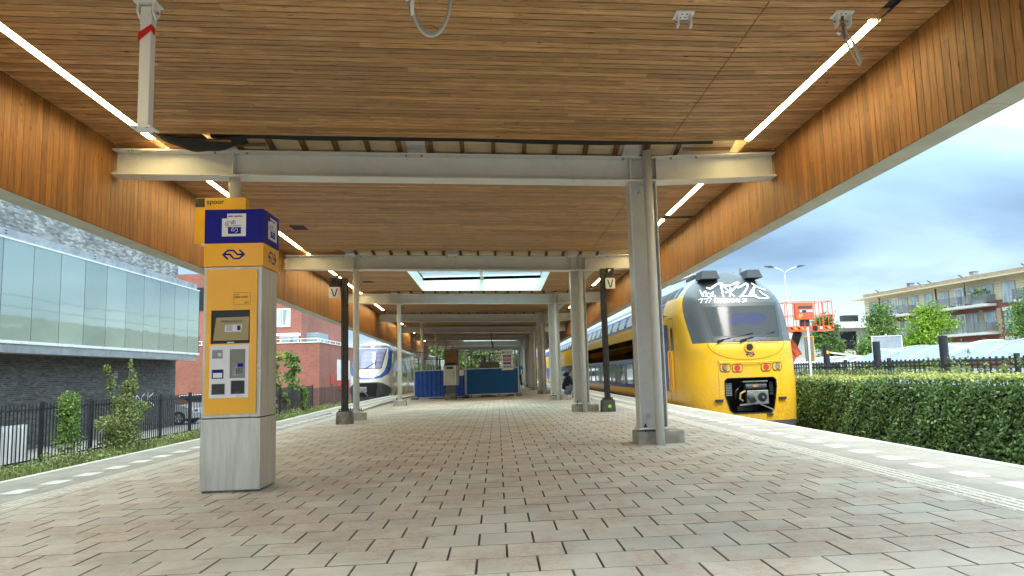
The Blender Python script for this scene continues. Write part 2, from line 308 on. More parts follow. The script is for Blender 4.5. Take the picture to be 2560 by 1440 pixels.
def livery():
    m, t, b = newmat('yellow_and_blue_train_paint')
    g = N(t, 'ShaderNodeNewGeometry'); s = N(t, 'ShaderNodeSeparateXYZ'); t.links.new(g.outputs['Position'], s.inputs[0])
    Yc, Bc, Gc = (0.76, 0.42, 0.010), (0.055, 0.085, 0.30), (0.30, 0.33, 0.35)
    zf = math_n(t, 'DIVIDE', math_n(t, 'ADD', s.outputs[2], 1.0), 5.0)
    def zf_(z): return (z+1)/5
    side = ramp(t, zf, [(0, (0.30, 0.17, 0.02)), (zf_(0.0), Yc), (zf_(0.27), Bc), (zf_(1.335), Yc), (zf_(2.42), Bc), (zf_(3.02), (0.60, 0.60, 0.56)), (zf_(3.12), Gc)], 'CONSTANT')  # pale band above the upper blue is sky reflection put into the colour
    cab = ramp(t, zf, [(0, Yc), (zf_(2.93), Gc)], 'CONSTANT')
    isc = math_n(t, 'LESS_THAN', s.outputs[1], 21.6)
    c = mixc(t, isc, side, cab)
    front = math_n(t, 'LESS_THAN', s.outputs[1], math_n(t, 'ADD', math_n(t, 'MULTIPLY', math_n(t, 'SUBTRACT', s.outputs[2], 1.575), 0.65), 19.0))
    c = mixc(t, math_n(t, 'MULTIPLY', front, math_n(t, 'GREATER_THAN', s.outputs[2], 1.575)), c, (0.062, 0.070, 0.077))
    d = ramp(t, noise(t, g.outputs['Position'], 1.6, 8, 0.7), [(0.5, (0,)*3), (0.75, (0.3,)*3)])
    c = mixc(t, d, c, (0.32, 0.25, 0.14))
    low = N(t, 'ShaderNodeMapRange'); low.inputs[1].default_value = 0.75; low.inputs[2].default_value = -0.3; t.links.new(s.outputs[2], low.inputs[0])
    sp = ramp(t, noise(t, g.outputs['Position'], 22, 6, 0.75), [(0.40, (0,)*3), (0.62, (1,)*3)])
    c = mixc(t, math_n(t, 'MULTIPLY', math_n(t, 'MULTIPLY', low.outputs[0], sp), 0.55), c, (0.28, 0.15, 0.06))
    t.links.new(c, b.inputs['Base Color']); b.inputs['Roughness'].default_value = 0.34; b.inputs['Coat Weight'].default_value = 0.18; b.inputs['Coat Roughness'].default_value = 0.1
    bump(t, b, noise(t, g.outputs['Position'], 1.2, 2), 0.12, 0.05)
    return m
LIV = livery()

# ---------------------------------------------------------------- mesh helpers
class MB:
    def __init__(s): s.v = []; s.f = []
    def add(s, vs, fs):
        o = len(s.v); s.v += [tuple(p) for p in vs]; s.f += [tuple(i+o for i in f) for f in fs]; return s
    def box(s, x0, x1, y0, y1, z0, z1):
        return s.add([(x0,y0,z0),(x1,y0,z0),(x1,y1,z0),(x0,y1,z0),(x0,y0,z1),(x1,y0,z1),(x1,y1,z1),(x0,y1,z1)],
                     [(0,3,2,1),(4,5,6,7),(0,1,5,4),(1,2,6,5),(2,3,7,6),(3,0,4,7)])
    def bar(s, a, b, wd, hd, up=(0,0,1)):
        a, b = Vector(a), Vector(b); d = (b-a).normalized(); u = Vector(up)
        if abs(d.dot(u)) > 0.98: u = Vector((0,1,0))
        x = d.cross(u).normalized(); z = x.cross(d)
        vs = [p + x*sx*wd/2 + z*sz*hd/2 for p in (a, b) for sx, sz in ((-1,-1),(1,-1),(1,1),(-1,1))]
        return s.add(vs, [(0,1,2,3),(7,6,5,4),(0,4,5,1),(1,5,6,2),(2,6,7,3),(3,7,4,0)])
    def tube(s, pts, r, n=10, caps=True):
        pts = [Vector(p) for p in pts]; k = len(pts); rs = r if isinstance(r, (list, tuple)) else [r]*k
        vs = []; prev = None
        for i, p in enumerate(pts):
            d = (pts[min(i+1, k-1)]-pts[max(i-1, 0)]).normalized()
            if prev is None:
                u = Vector((0,0,1)) if abs(d.z) < 0.95 else Vector((1,0,0)); x = d.cross(u).normalized()
            else: x = (prev - d*prev.dot(d)).normalized()
            prev = x; y = d.cross(x)
            vs += [p + (x*math.cos(2*math.pi*j/n)+y*math.sin(2*math.pi*j/n))*rs[i] for j in range(n)]
        fs = [(i*n+j, i*n+(j+1)%n, (i+1)*n+(j+1)%n, (i+1)*n+j) for i in range(k-1) for j in range(n)]
        if caps: fs += [tuple(range(n-1,-1,-1)), tuple((k-1)*n+j for j in range(n))]
        return s.add(vs, fs)
    def prism(s, poly, f, t0, t1):
        # poly: 2-D points; f(a, b, t) -> 3-D; closed solid between t0 and t1
        n = len(poly); vs = [f(a, b, t0) for a, b in poly] + [f(a, b, t1) for a, b in poly]
        return s.add(vs, [tuple(range(n)), tuple(range(2*n-1, n-1, -1))] + [(i, i+n, (i+1)%n+n, (i+1)%n) for i in range(n)])
    def build(s, name, mat, parent=None, smooth=False, bevel=0, seg=2):
        me = bpy.data.meshes.new(name); me.from_pydata(s.v, [], s.f); me.update()
        bm = bmesh.new(); bm.from_mesh(me); bmesh.ops.recalc_face_normals(bm, faces=bm.faces); bm.to_mesh(me); bm.free()
        return link(name, me, mat, parent, smooth, bevel, seg)
def link(name, me, mat, parent=None, smooth=False, bevel=0, seg=2):
    o = bpy.data.objects.new(name, me); C.objects.link(o)
    if mat is not None and not me.materials: me.materials.append(mat)
    if parent is not None: o.parent = parent
    if smooth:
        me.polygons.foreach_set('use_smooth', [True]*len(me.polygons))
    if bevel:
        md = o.modifiers.new('bevel', 'BEVEL'); md.width = bevel; md.segments = seg; md.limit_method = 'ANGLE'; md.angle_limit = R(40)
        if not smooth:
            me.polygons.foreach_set('use_smooth', [True]*len(me.polygons)); md.harden_normals = True
    return o
def B(name, mat, parent, *dims, bevel=0): return MB().box(*dims).build(name, mat, parent, bevel=bevel)
def quads(name, verts, mat, parent=None, nper=4):
    # verts: (N, nper, 3) separate polygons, one island each
    n = len(verts); me = bpy.data.meshes.new(name); me.vertices.add(n*nper); me.vertices.foreach_set('co', verts.astype(np.float32).ravel())
    me.loops.add(n*nper); me.loops.foreach_set('vertex_index', np.arange(n*nper, dtype=np.int32)); me.polygons.add(n)
    me.polygons.foreach_set('loop_start', np.arange(0, n*nper, nper, dtype=np.int32)); me.polygons.foreach_set('loop_total', np.full(n, nper, dtype=np.int32))
    me.update(calc_edges=True); me.validate(); return link(name, me, mat, parent)
def tag(o, label=None, cat=None, group=None, kind=None):
    if label: o['label'] = label
    if cat: o['category'] = cat
    if group: o['group'] = group
    if kind: o['kind'] = kind
    return o
def empty(name, loc, label, cat, group=None, rz=0):
    o = bpy.data.objects.new(name, None); C.objects.link(o); o.location = loc; o.rotation_euler = (0, 0, rz); o.empty_display_size = 0.1
    return tag(o, label, cat, group)
def copy_tree(o, parent=None, loc=None, label=None, rz=None):
    c = o.copy(); C.objects.link(c); c.parent = parent
    if loc is not None: c.location = loc
    if rz is not None: c.rotation_euler = (0, 0, rz)
    if label: c['label'] = label
    for ch in list(kids.get(o.name, [])): copy_tree(ch, c)
    return c
kids = {}
def index_kids(root):
    kids.clear()
    for o in C.objects:
        if o.parent is not None: kids.setdefault(o.parent.name, []).append(o)
def instance(name, me, mat_ignored, parent, loc, rot=(0,0,0), scale=(1,1,1), kind=None):
    o = bpy.data.objects.new(name, me); C.objects.link(o); o.parent = parent; o.location = loc; o.rotation_euler = rot; o.scale = scale
    return o
def rrect(x0, x1, z0, z1, r, n=5):
    pts = []
    for cx, cz, a0 in ((x1-r, z1-r, 0), (x0+r, z1-r, 90), (x0+r, z0+r, 180), (x1-r, z0+r, 270)):
        pts += [(cx+r*math.cos(R(a0+90*i/n)), cz+r*math.sin(R(a0+90*i/n))) for i in range(n+1)]
    return pts
def patch(name, poly, f, mat, parent, step=0.15, smooth=True):
    bm = bmesh.new(); vs = [bm.verts.new((a, b, 0)) for a, b in poly]; bm.faces.new(vs)
    for ax in (0, 1):
        lo = min(p[ax] for p in poly); hi = max(p[ax] for p in poly); k = int((hi-lo)/step)
        for i in range(1, k+1):
            c = lo+(hi-lo)*i/(k+1)
            bmesh.ops.bisect_plane(bm, geom=bm.verts[:]+bm.edges[:]+bm.faces[:], plane_co=(c, 0, 0) if ax == 0 else (0, c, 0), plane_no=(1, 0, 0) if ax == 0 else (0, 1, 0))
    for v in bm.verts: v.co = Vector(f(v.co.x, v.co.y))
    bmesh.ops.recalc_face_normals(bm, faces=bm.faces)
    me = bpy.data.meshes.new(name); bm.to_mesh(me); bm.free()
    return link(name, me, mat, parent, smooth)
def ring_patch(name, outer, inner, f, mat, parent):
    n = len(outer); vs = [f(a, b) for a, b in outer]+[f(a, b) for a, b in inner]
    return MB().add(vs, [(i, (i+1)%n, (i+1)%n+n, i+n) for i in range(n)]).build(name, mat, parent)
def ribbon(mb, pts, wd, f, sub=3):
    P = []
    for i in range(len(pts)-1):
        for k in range(sub): P.append(tuple(pts[i][j]+(pts[i+1][j]-pts[i][j])*k/sub for j in (0, 1)))
    P.append(tuple(pts[-1])); L, Rr = [], []
    for i, p in enumerate(P):
        a, b = P[max(0, i-1)], P[min(len(P)-1, i+1)]; dx, dz = b[0]-a[0], b[1]-a[1]; l = math.hypot(dx, dz) or 1
        nx, nz = -dz/l*wd/2, dx/l*wd/2; L.append(f(p[0]+nx, p[1]+nz)); Rr.append(f(p[0]-nx, p[1]-nz))
    n = len(P); mb.add(L+Rr, [(i, i+1, n+i+1, n+i) for i in range(n-1)])
def smooth_pts(p, k=4):
    if len(p) < 3: return p
    q = [p[0]]+list(p)+[p[-1]]; out = []
    for i in range(1, len(q)-2):
        for j in range(k):
            t = j/k; out.append(tuple(.5*((2*q[i][d])+(-q[i-1][d]+q[i+1][d])*t+(2*q[i-1][d]-5*q[i][d]+4*q[i+1][d]-q[i+2][d])*t*t+(-q[i-1][d]+3*q[i][d]-3*q[i+1][d]+q[i+2][d])*t**3) for d in (0, 1)))
    return out+[p[-1]]
def text(name, s, size, loc, mat, parent, rot=(R(90), 0, 0), align='LEFT', ext=0.0008, sx=1.0, bold=0.0):
    cu = bpy.data.curves.new(name, 'FONT'); cu.body = s; cu.size = size; cu.align_x = align; cu.extrude = ext; cu.offset = bold
    tmp = bpy.data.objects.new(name+'_curve', cu); C.objects.link(tmp)
    me = bpy.data.meshes.new_from_object(tmp.evaluated_get(bpy.context.evaluated_depsgraph_get()))
    bpy.data.objects.remove(tmp); bpy.data.curves.remove(cu); me.name = name; me.materials.clear()
    o = link(name, me, mat, parent); o.location = loc; o.rotation_euler = rot; o.scale = (sx, 1, 1)
    return o
def leaf_quads(cent, size, rng, flat=None):
    n = len(cent); a = rng.normal(size=(n, 3))
    if flat is not None: a = a*0.75 + np.array(flat)
    a /= np.linalg.norm(a, axis=1)[:, None]
    b = rng.normal(size=(n, 3)); u = np.cross(a, b); u /= np.linalg.norm(u, axis=1)[:, None]; v = np.cross(a, u)
    s = (size*(0.65+0.7*rng.random(n)))[:, None]
    return np.stack([cent-u*s, cent+v*s*0.55, cent+u*s, cent-v*s*0.55], axis=1)

# ---------------------------------------------------------------- ground and tracks
g = MB().add([(-600,-300,-1.05),(600,-300,-1.05),(600,1200,-1.05),(-600,1200,-1.05)], [(0,1,2,3)]).build('ground', GRASS_G); tag(g, kind='structure')
RAILM = M('rusty_rail', (0.16, 0.09, 0.055), 0.6, 0.4, var=.3)
for x0_, x1_, xc_ in ((-10.3, -5.5, -6.95), (4.8, 8.6, 6.45)):
    tb = B('track_bed', BALLAST, None, x0_, x1_, -10, 110, -1.04, -0.98); tag(tb, kind='structure')
    for s_ in (-1, 1): MB().box(xc_+s_*.75-.035, xc_+s_*.75+.035, -10, 110, -.93, -.80).build('rail', RAILM, tb)
    slp = MB()
    for i in range(120): slp.box(xc_-1.3, xc_+1.3, -10+i, -9.74+i, -.979, -.935)
    tag(slp.build('sleepers', CONC, tb), kind='stuff')
tag(B('parking_area', PAVE_FAR, None, -60, -12.2, 5, 52, -1.045, -1.02), kind='structure')
tag(B('forecourt', PAVE_FAR, None, 11.5, 120, 0, 110, -1.045, -1.02), kind='structure')

# ---------------------------------------------------------------- platform
XR, XLn = 4.65, -5.30
def xL_edge(y): return -5.30 if y < 18 else (-5.30-0.38*(y-18)/10 if y < 28 else -5.68)
plat = MB()
P0 = [(-5.27, -3), (-5.27, 18), (-5.64, 28), (-5.64, 90), (4.62, 90), (4.62, -3)]
plat.prism(P0, lambda a, b, t: (a, b, t), -1.0, -0.03)
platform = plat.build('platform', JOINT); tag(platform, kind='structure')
ys = [-3, 2, 4, 6, 8, 10, 12, 14, 16, 18, 20, 22, 24, 26, 28, 34, 40, 46, 52, 60, 70, 80, 90]
for i in range(len(ys)-1):
    y0, y1 = ys[i]+0.004, ys[i+1]-0.004
    B('coping_stone', COPING, platform, 4.535, 4.65, y0, y1, -0.12, 0.003)
    a0, a1 = xL_edge(y0), xL_edge(y1)
    MB().prism([(a0, y0), (a1, y1), (a1+0.11, y1), (a0+0.11, y0)], lambda a, b, t: (a, b, t), -0.12, 0.003).build('coping_stone', COPING, platform)
PX, PY_ = 0.3165, 0.305
def paver_mesh(w_, d_):
    b = 0.0028; h = 0.03
    return MB().add([(-w_,-d_,-h),(w_,-d_,-h),(w_,d_,-h),(-w_,d_,-h),(-w_,-d_,-b),(w_,-d_,-b),(w_,d_,-b),(-w_,d_,-b),(-w_+b,-d_+b,0),(w_-b,-d_+b,0),(w_-b,d_-b,0),(-w_+b,d_-b,0)],
        [(0,1,5,4),(1,2,6,5),(2,3,7,6),(3,0,4,7),(4,5,9,8),(5,6,10,9),(6,7,11,10),(7,4,8,11),(8,9,10,11)])
pm = paver_mesh(PX/2-0.0042, PY_/2-0.0022)
EDGE_D = M('dark_paver_side', (0.21, 0.185, 0.15), 0.95, var=0.25, scale=14)
pme = bpy.data.meshes.new('paver'); pme.from_pydata(pm.v, [], pm.f); pme.materials.append(PAV); pme.update()
def darken_sides(me):  # darker colour on side and bevel faces, so joints stand out as lines
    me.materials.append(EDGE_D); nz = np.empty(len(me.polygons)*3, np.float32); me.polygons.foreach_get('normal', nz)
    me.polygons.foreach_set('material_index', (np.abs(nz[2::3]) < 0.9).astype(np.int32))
darken_sides(pme)
cand = []
row0 = int(-3/PY_)
for k in range(row0, int(88/PY_)):
    yc = (k+0.5)*PY_+0.08; sh = 0.030 if k % 2 else 0.188
    j0 = int((-4.3-sh)/PX)-1
    for j in range(j0, int((3.3-sh)/PX)+2): cand.append(((j+0.5)*PX+sh, yc))
XIN_L, XIN_R = -3.97, 3.235
def clipx(xc, hw): return max(xc-hw, XIN_L), min(xc+hw, XIN_R)
full = [(x, y) for x, y in cand if x-PX/2 > XIN_L and x+PX/2 < XIN_R]
part_ = [(x, y) for x, y in cand if not (x-PX/2 > XIN_L and x+PX/2 < XIN_R) and clipx(x, PX/2)[1]-clipx(x, PX/2)[0] > 0.03]
def seen(x, y): return y > 3.3 and -0.82*y < x < 0.78*y
near = sorted([p for p in full if seen(*p)], key=lambda p: p[1])[:232]; nearset = set(near)
for x, y in near:
    instance('paver', pme, None, platform, (x, y, rnd.uniform(-0.0012, 0.0012)), (rnd.gauss(0, .0022), rnd.gauss(0, .0022), rnd.gauss(0, .0015)))
bulk = MB(); far_strip = MB()
for x, y in full:
    if (x, y) in nearset or y > 60: continue
    if y < 30:
        t = rnd.uniform(-0.0012, 0.0012); a, bb = rnd.gauss(0, .0022), rnd.gauss(0, .0022)
        bulk.add([(x+p[0], y+p[1], p[2]+t+p[0]*a+p[1]*bb) for p in pm.v], pm.f)
    else:
        bulk.add([(x-PX/2+.006, y-PY_/2+.004, 0), (x+PX/2-.006, y-PY_/2+.004, 0), (x+PX/2-.006, y+PY_/2-.004, 0), (x-PX/2+.006, y+PY_/2-.004, 0)], [(0,1,2,3)])
for x, y in part_:
    if y > 60: continue
    a, b2_ = clipx(x, PX/2); bulk.box(a+.004, b2_-.004, y-PY_/2+.002, y+PY_/2-.002, -0.03, 0)
pf = bulk.build('paver_field', PAV, platform); darken_sides(pf.data); tag(pf, kind='stuff')
tag(B('far_paving', PAV, platform, XIN_L, XIN_R, 60, 90, -0.03, 0.0), kind='stuff')
# strips beside the edges
def strip(x0, x1, mat, pitch, nm, side, off=0.0, y_end=88, stuff_from=16):
    bulk_ = MB(); wv = x1-x0
    k = int(-3/pitch)
    while k*pitch < y_end:
        y0 = k*pitch+off+.003; y1 = (k+1)*pitch+off-.003; k += 1
        sx = 0 if (side > 0 or y0 < 18) else xL_edge(y0)+5.30
        if seen((x0+x1)/2, y0) and y0 < stuff_from: B(nm, mat, platform, x0, x1, y0, y1, -0.03, 0.0)
        else: bulk_.box(x0+sx, x1+sx, y0, y1, -0.03, 0.0)
    if bulk_.v: tag(bulk_.build(nm+'_row', mat, platform), kind='stuff')
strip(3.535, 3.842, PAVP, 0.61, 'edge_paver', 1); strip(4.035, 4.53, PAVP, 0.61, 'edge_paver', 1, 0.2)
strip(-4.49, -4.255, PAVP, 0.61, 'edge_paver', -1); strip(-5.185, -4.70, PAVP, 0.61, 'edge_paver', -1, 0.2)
def tiles(x0, x1, y_first, side):
    bulk_ = MB(); k = int((-3-y_first)/0.61)
    while True:
        y0 = y_first+k*0.61; k += 1
        if y0 > 88: break
        sx = 0 if (side > 0 or y0 < 18) else xL_edge(y0)+5.30
        if seen((x0+x1)/2, y0) and y0 < 22:
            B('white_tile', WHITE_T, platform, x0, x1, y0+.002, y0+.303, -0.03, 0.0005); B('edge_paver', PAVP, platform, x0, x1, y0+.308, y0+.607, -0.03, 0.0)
        else: bulk_.box(x0+sx, x1+sx, y0+.002, y0+.303, -0.03, 0.0005)
    tag(bulk_.build('white_tile_row', WHITE_T, platform), kind='stuff')
tiles(3.846, 4.03, 5.895, 1); tiles(-4.69, -4.50, 7.41, -1)
# guidance strip: ribbed tactile tiles
def tactile(x0, x1, side):
    bulk_ = MB(); k = -10; p = 0.305
    while k*p < 88:
        y0 = k*p+.003; y1 = (k+1)*p-.003; k += 1
        sx = 0 if (side > 0 or y0 < 18) else xL_edge(y0)+5.30
        one = seen((x0+x1)/2, y0) and y0 < 14
        mb = MB() if one else bulk_
        mb.box(x0+sx, x1+sx, y0, y1, -0.03, 0.0)
        n = 4; wv = (x1-x0)/n
        for i in range(n):
            a = x0+sx+wv*(i+0.24); b_ = x0+sx+wv*(i+0.84)
            if y0 < 40: mb.add([(a, y0+.006, 0), (b_, y0+.006, 0), (b_, y1-.006, 0), (a, y1-.006, 0), (a+.006, y0+.012, .007), (b_-.006, y0+.012, .007), (b_-.006, y1-.012, .007), (a+.006, y1-.012, .007)],
                   [(0,1,5,4),(1,2,6,5),(2,3,7,6),(3,0,4,7),(4,5,6,7)])
        if one: mb.build('tactile_tile', TACT, platform)
    tag(bulk_.build('tactile_strip', TACT, platform), kind='stuff')
TACT = M('tactile_white_concrete', (0.66, 0.64, 0.59), 0.8, var=0.1, scale=8, dirt=(0.42, 0.34, 0.27), dscale=4, damt=0.45)
tactile(3.242, 3.528, 1); tactile(-4.248, -3.978, -1)

# ---------------------------------------------------------------- canopy geometry
def xL(y): return -4.72-0.0125*y
XF = 3.86
def zL(y): return 4.07-0.0125*(y-9.6)
def zV(y): return 3.885-0.011*(y-9.6)
def zR(y): return 3.905-0.009*(y-9.6)
def zc(x, y):
    if x <= 2.3: f = (x-xL(y))/(2.3-xL(y)); return zL(y)*(1-f)+zV(y)*f
    f = (x-2.3)/(XF-2.3); return zV(y)*(1-f)+zR(y)*f
def zbL(y): return 2.945-0.0105*(y-7)
def zbR(y): return 2.958-0.0035*(y-5)
BY = [9.6, 17.6, 25.3, 33.0, 40.6, 48.3, 56.0, 64.0]
Y0, Y1 = 0.5, 66.5
ceiling = B('ceiling', BLACK_M, None, -0.01, 0.01, 0, 0.01, 4.3, 4.31); tag(ceiling, kind='structure')
def xsL(y): return -4.08-0.021*y
def xsR(y): return 3.42-0.008*y
unit = MB().box(-0.5, 0.5, -0.5, 0.5, 0, 1); ume = bpy.data.meshes.new('plank'); ume.from_pydata(unit.v, [], unit.f); ume.materials.append(W_CEIL); ume.update()
def in_sky(y): return (18.4 < y < 24.75) or (49.3 < y < 55.2)
ind = []; stuffb = MB()
def board(x0, x1, y, single):
    z0, z1 = zc(x0+1e-4, y), zc(x1-1e-4, y)
    if single: ind.append((x0, x1, y, z0, z1))
    else:
        h = 0.0447; t = 0.018
        stuffb.add([(x0, y-h, z0), (x1, y-h, z1), (x1, y+h, z1), (x0, y+h, z0), (x0, y-h, z0+t), (x1, y-h, z1+t), (x1, y+h, z1+t), (x0, y+h, z0+t)],
                   [(0,3,2,1),(0,1,5,4),(2,3,7,6)])
def nearest_gap(y):
    for b in BY:
        if b-0.42 < y < b+0.20: return True
    return False
k = int(Y0/0.105)
while (k+0.5)*0.105 < Y1:
    y = (k+0.5)*0.105; k += 1
    single = 4.55 < y < 12.2
    gap = nearest_gap(y)
    fas = y < 60
    a, sL, sR = xL(y)+0.004, xsL(y), xsR(y)
    segs = []
    if fas: segs.append((a, sL-0.055))
    lo = sL+0.055 if fas else -4.0
    hi = 2.296
    if gap: segs.append((lo, -3.55)) if y > 9.3 or y < 9 else segs.append((lo, -3.6))
    elif in_sky(y): segs += [(lo, -2.42), (1.55, hi)]
    else:
        rr = random.Random(k*13+1)
        cuts = [lo]; p = lo
        p += rr.uniform(1.2, 4.6)
        while p < hi-0.7: cuts.append(p); p += rr.uniform(2.4, 4.8)
        cuts.append(hi)
        segs += [(cuts[i]+0.0015, cuts[i+1]-0.0015) for i in range(len(cuts)-1)]
    if not gap: segs.append((2.304, sR-0.055))
    if fas: segs.append((sR+0.055, XF-0.004))
    for s in segs: board(s[0], s[1], y, single)
ind.sort(key=lambda q: q[2])
for i, (x0, x1, y, z0, z1) in enumerate(ind):
    if i < 300:
        instance('plank', ume, None, ceiling, ((x0+x1)/2, y, (z0+z1)/2), (0, -math.atan2(z1-z0, x1-x0), 0), (math.hypot(x1-x0, z1-z0), 0.0895, 0.018))
    else: board(x0, x1, y, False)
tag(stuffb.build('planking', W_CEIL, ceiling), kind='stuff')
# felt above the boards (open over the beams), deck and battens above that
felt = MB()
edges = [Y0]+sum([[b-0.44, b+0.22] for b in BY], [])+[Y1]
def sheet(mb, x0, x1, y0, y1, dz):
    mb.add([(x0, y0, zc(x0+1e-4, y0)+dz), (x1, y0, zc(x1-1e-4, y0)+dz), (x1, y1, zc(x1-1e-4, y1)+dz), (x0, y1, zc(x0+1e-4, y1)+dz)], [(0,1,2,3)])
for i in range(0, len(edges), 2):
    a, b = edges[i], edges[i+1]
    if in_sky((a+b)/2) or (a < 18.5 < b) or (a < 50 < b):
        s0, s1 = (18.4, 24.75) if a < 30 else (49.3, 55.2)
        for (u0, u1, v0, v1) in ((xL(a)-.2, 2.3, a, s0), (xL(a)-.2, 2.3, s1, b), (xL(a)-.2, -2.42, s0, s1), (1.55, 2.3, s0, s1), (2.3, XF+.1, a, b)): sheet(felt, u0, u1, v0, v1, 0.03)
    else:
        sheet(felt, xL(a)-.2, 2.3, a, b, 0.03); sheet(felt, 2.3, XF+.1, a, b, 0.03)
felt.build('felt', BLACK_M, ceiling)
roof = MB()
def roofseg(x0, x1, y0, y1): roof.box(x0, x1, y0, y1, 4.32-0.011*(y0-9.6), 4.42-0.011*(y0-9.6))
for y0, y1 in ((Y0, 18.4), (24.75, 49.3), (55.2, Y1)):
    k = y0
    while k < y1: roofseg(-5.45, 4.1, k, min(k+4, y1)); k += 4
for y0, y1 in ((18.4, 24.75), (49.3, 55.2)): roofseg(-5.45, -2.42, y0, y1); roofseg(1.55, 4.1, y0, y1)
ro = roof.build('roof', PLY); tag(ro, kind='structure')
bat = MB()
for bi, b in enumerate(BY[:4]):
    for i in range(15):
        x = -3.3+i*0.415
        MB().bar((x, b-.42, zc(x, b)+.135), (x, b+.25, zc(x, b)-.03), .055, .07).build('batten', JOIST, ro)
    for xa, xb in ((-3.6, 2.3), (2.3, 3.3)):
        MB().add([(xa, b-0.42, zc(xa+1e-4, b)+.17), (xb, b-0.42, zc(xb-1e-4, b)+.17), (xb, b+0.26, zc(xb-1e-4, b)+.0), (xa, b+0.26, zc(xa+1e-4, b)+.0)], [(0,1,2,3)]).build('deck_board', PLY, ro)
    for x in (-3.45, -1.0, 1.9, 2.6):
        MB().bar((x, b-.42, zc(x, b)+.145), (x, b+.25, zc(x, b)-.02), .24, .035).build('purlin', STEEL_W, ro)
# drooping black membrane along the slot front edge at the first beam, one flap hanging loose
fl = MB(); b = 9.6; n = 60; vs = []
for i in range(n+1):
    x = -3.5+i*6.4/n; d = 0.035+0.02*math.sin(x*2.1)+0.02*max(0, math.sin((x-1.0)*2.4))
    vs += [(x, b-0.43, zc(x, b)+0.03), (x, b-0.40, zc(x, b)-d*0.5), (x, b-0.36, zc(x, b)+0.035-d)]
fl.add(vs, [(i*3+j, i*3+j+1, (i+1)*3+j+1, (i+1)*3+j) for i in range(n) for j in (0, 1)])
fl.build('membrane', BLACK_M, ceiling, smooth=True)
fl = MB(); n = 16; vs = []
for i in range(n+1):
    for j in range(9):
        u, v = i/n, j/8; x = -4.15+u*1.05; dr = 0.17*math.sin(math.pi*u)**0.8*math.sin(math.pi*min(1, v*0.9+.1))
        vs.append((x, 9.14+v*0.34, zc(x, 9.2)-0.005-dr+0.01*math.sin(17*u+9*v)))
fl.add(vs, [(i*9+j, (i+1)*9+j, (i+1)*9+j+1, i*9+j+1) for i in range(n) for j in range(8)])
fl.build('loose_membrane', BLACK_M, ceiling, smooth=True)
B('offcut', PLYB, ceiling, -3.55, -3.25, 9.15, 9.28, 3.96, 3.975); B('loose_batten', JOIST, ceiling, -3.35, -2.9, 9.42, 9.45, 3.98, 4.02)
B('loose_batten', JOIST, ceiling, 2.55, 3.2, 9.40, 9.43, 3.86, 3.90)
# small openings left for fittings
for x, y, wx, wy in ((-3.86, 14.7, 0.28, 0.42), (-3.86, 22.6, .3, .34), (-3.86, 30.4, .3, .34), (2.6, 20.0, 0.5, 0.16), (3.0, 28, .4, .1), (3.55, 13.75, 0.60, 0.14), (3.4, 21.5, 0.7, 0.10)):
    o = MB().box(x-wx/2, x+wx/2, y-wy/2, y+wy/2, zc(x, y)-0.006, zc(x, y)+0.01).build('service_opening', BLACK_M, ceiling)

# ---------------------------------------------------------------- fascias
fme = bpy.data.meshes.new('board'); fme.from_pydata(unit.v, [], unit.f); fme.materials.append(W_FAS); fme.update()
def fascia(side):
    y1 = 60.0
    lab = ('wood clad canopy edge over the left track, facing the blue and white train' if side < 0 else 'wood clad canopy edge over the right track, above the yellow train')
    root = empty('canopy_fascia', ((xL(20) if side < 0 else XF), 20, 2.9), lab, 'canopy edge', 'wooden canopy edges'); root.location = (0, 0, 0)
    k = int(Y0/0.1045); st = MB(); n = 0
    while (k+0.5)*0.1045 < y1:
        y = (k+0.5)*0.1045; k += 1
        x = (xL(y) if side < 0 else XF); zt = (zL(y) if side < 0 else zR(y))-0.004; zb = (zbL(y) if side < 0 else zbR(y))
        j = rnd.uniform(0, 0.003)
        if y > 4.2 and n < 300:
            n += 1; instance('board', fme, None, root, (x+side*(0.011-j), y, zb), (0, 0, 0), (0.022, 0.0965, zt-zb))
        else: st.box(x-0.0+side*0.0, x+side*0.022, y-.048, y+.048, zb, zt)
    tag(st.build('boards', W_FAS, root), kind='stuff')
    ya = Y0; bk = MB(); 
    while ya < y1:
        yb = min(ya+2, y1); f = (xL if side < 0 else (lambda q: XF)); fz = (zbL if side < 0 else zbR)
        x0a, x0b = f(ya)+side*0.03, f(yb)+side*0.03
        bk.add([(x0a, ya, 4.3), (x0b, yb, 4.3), (x0b, yb, fz(yb)), (x0a, ya, fz(ya))], [(0,1,2,3)]); ya = yb
    bk.build('backing', BLACK, root)
    # bent metal trim: soffit underneath and outer face
    ya = Y0; i = 0
    while ya < y1:
        yb = min(ya+2.4, y1); f = (xL if side < 0 else (lambda q: XF)); fz = (zbL if side < 0 else zbR)
        xa, xb = f(ya), f(yb); o_ = side*0.25; i_ = -side*0.0
        MB().add([(xa+i_, ya+.003, fz(ya)-.004), (xb+i_, yb-.003, fz(yb)-.004), (xb+o_, yb-.003, fz(yb)-.012), (xa+o_, ya+.003, fz(ya)-.012), (xa+o_, ya+.003, 4.55), (xb+o_, yb-.003, 4.55),
              (xa+i_, ya+.003, fz(ya)+.02), (xb+i_, yb-.003, fz(yb)+.02), (xa, ya+.003, 4.56), (xb, yb-.003, 4.56)],
              [(0,1,2,3),(3,2,5,4),(4,5,9,8)]).build('trim_panel', SOFFIT, root)
        ya = yb
fascia(-1); fascia(1)

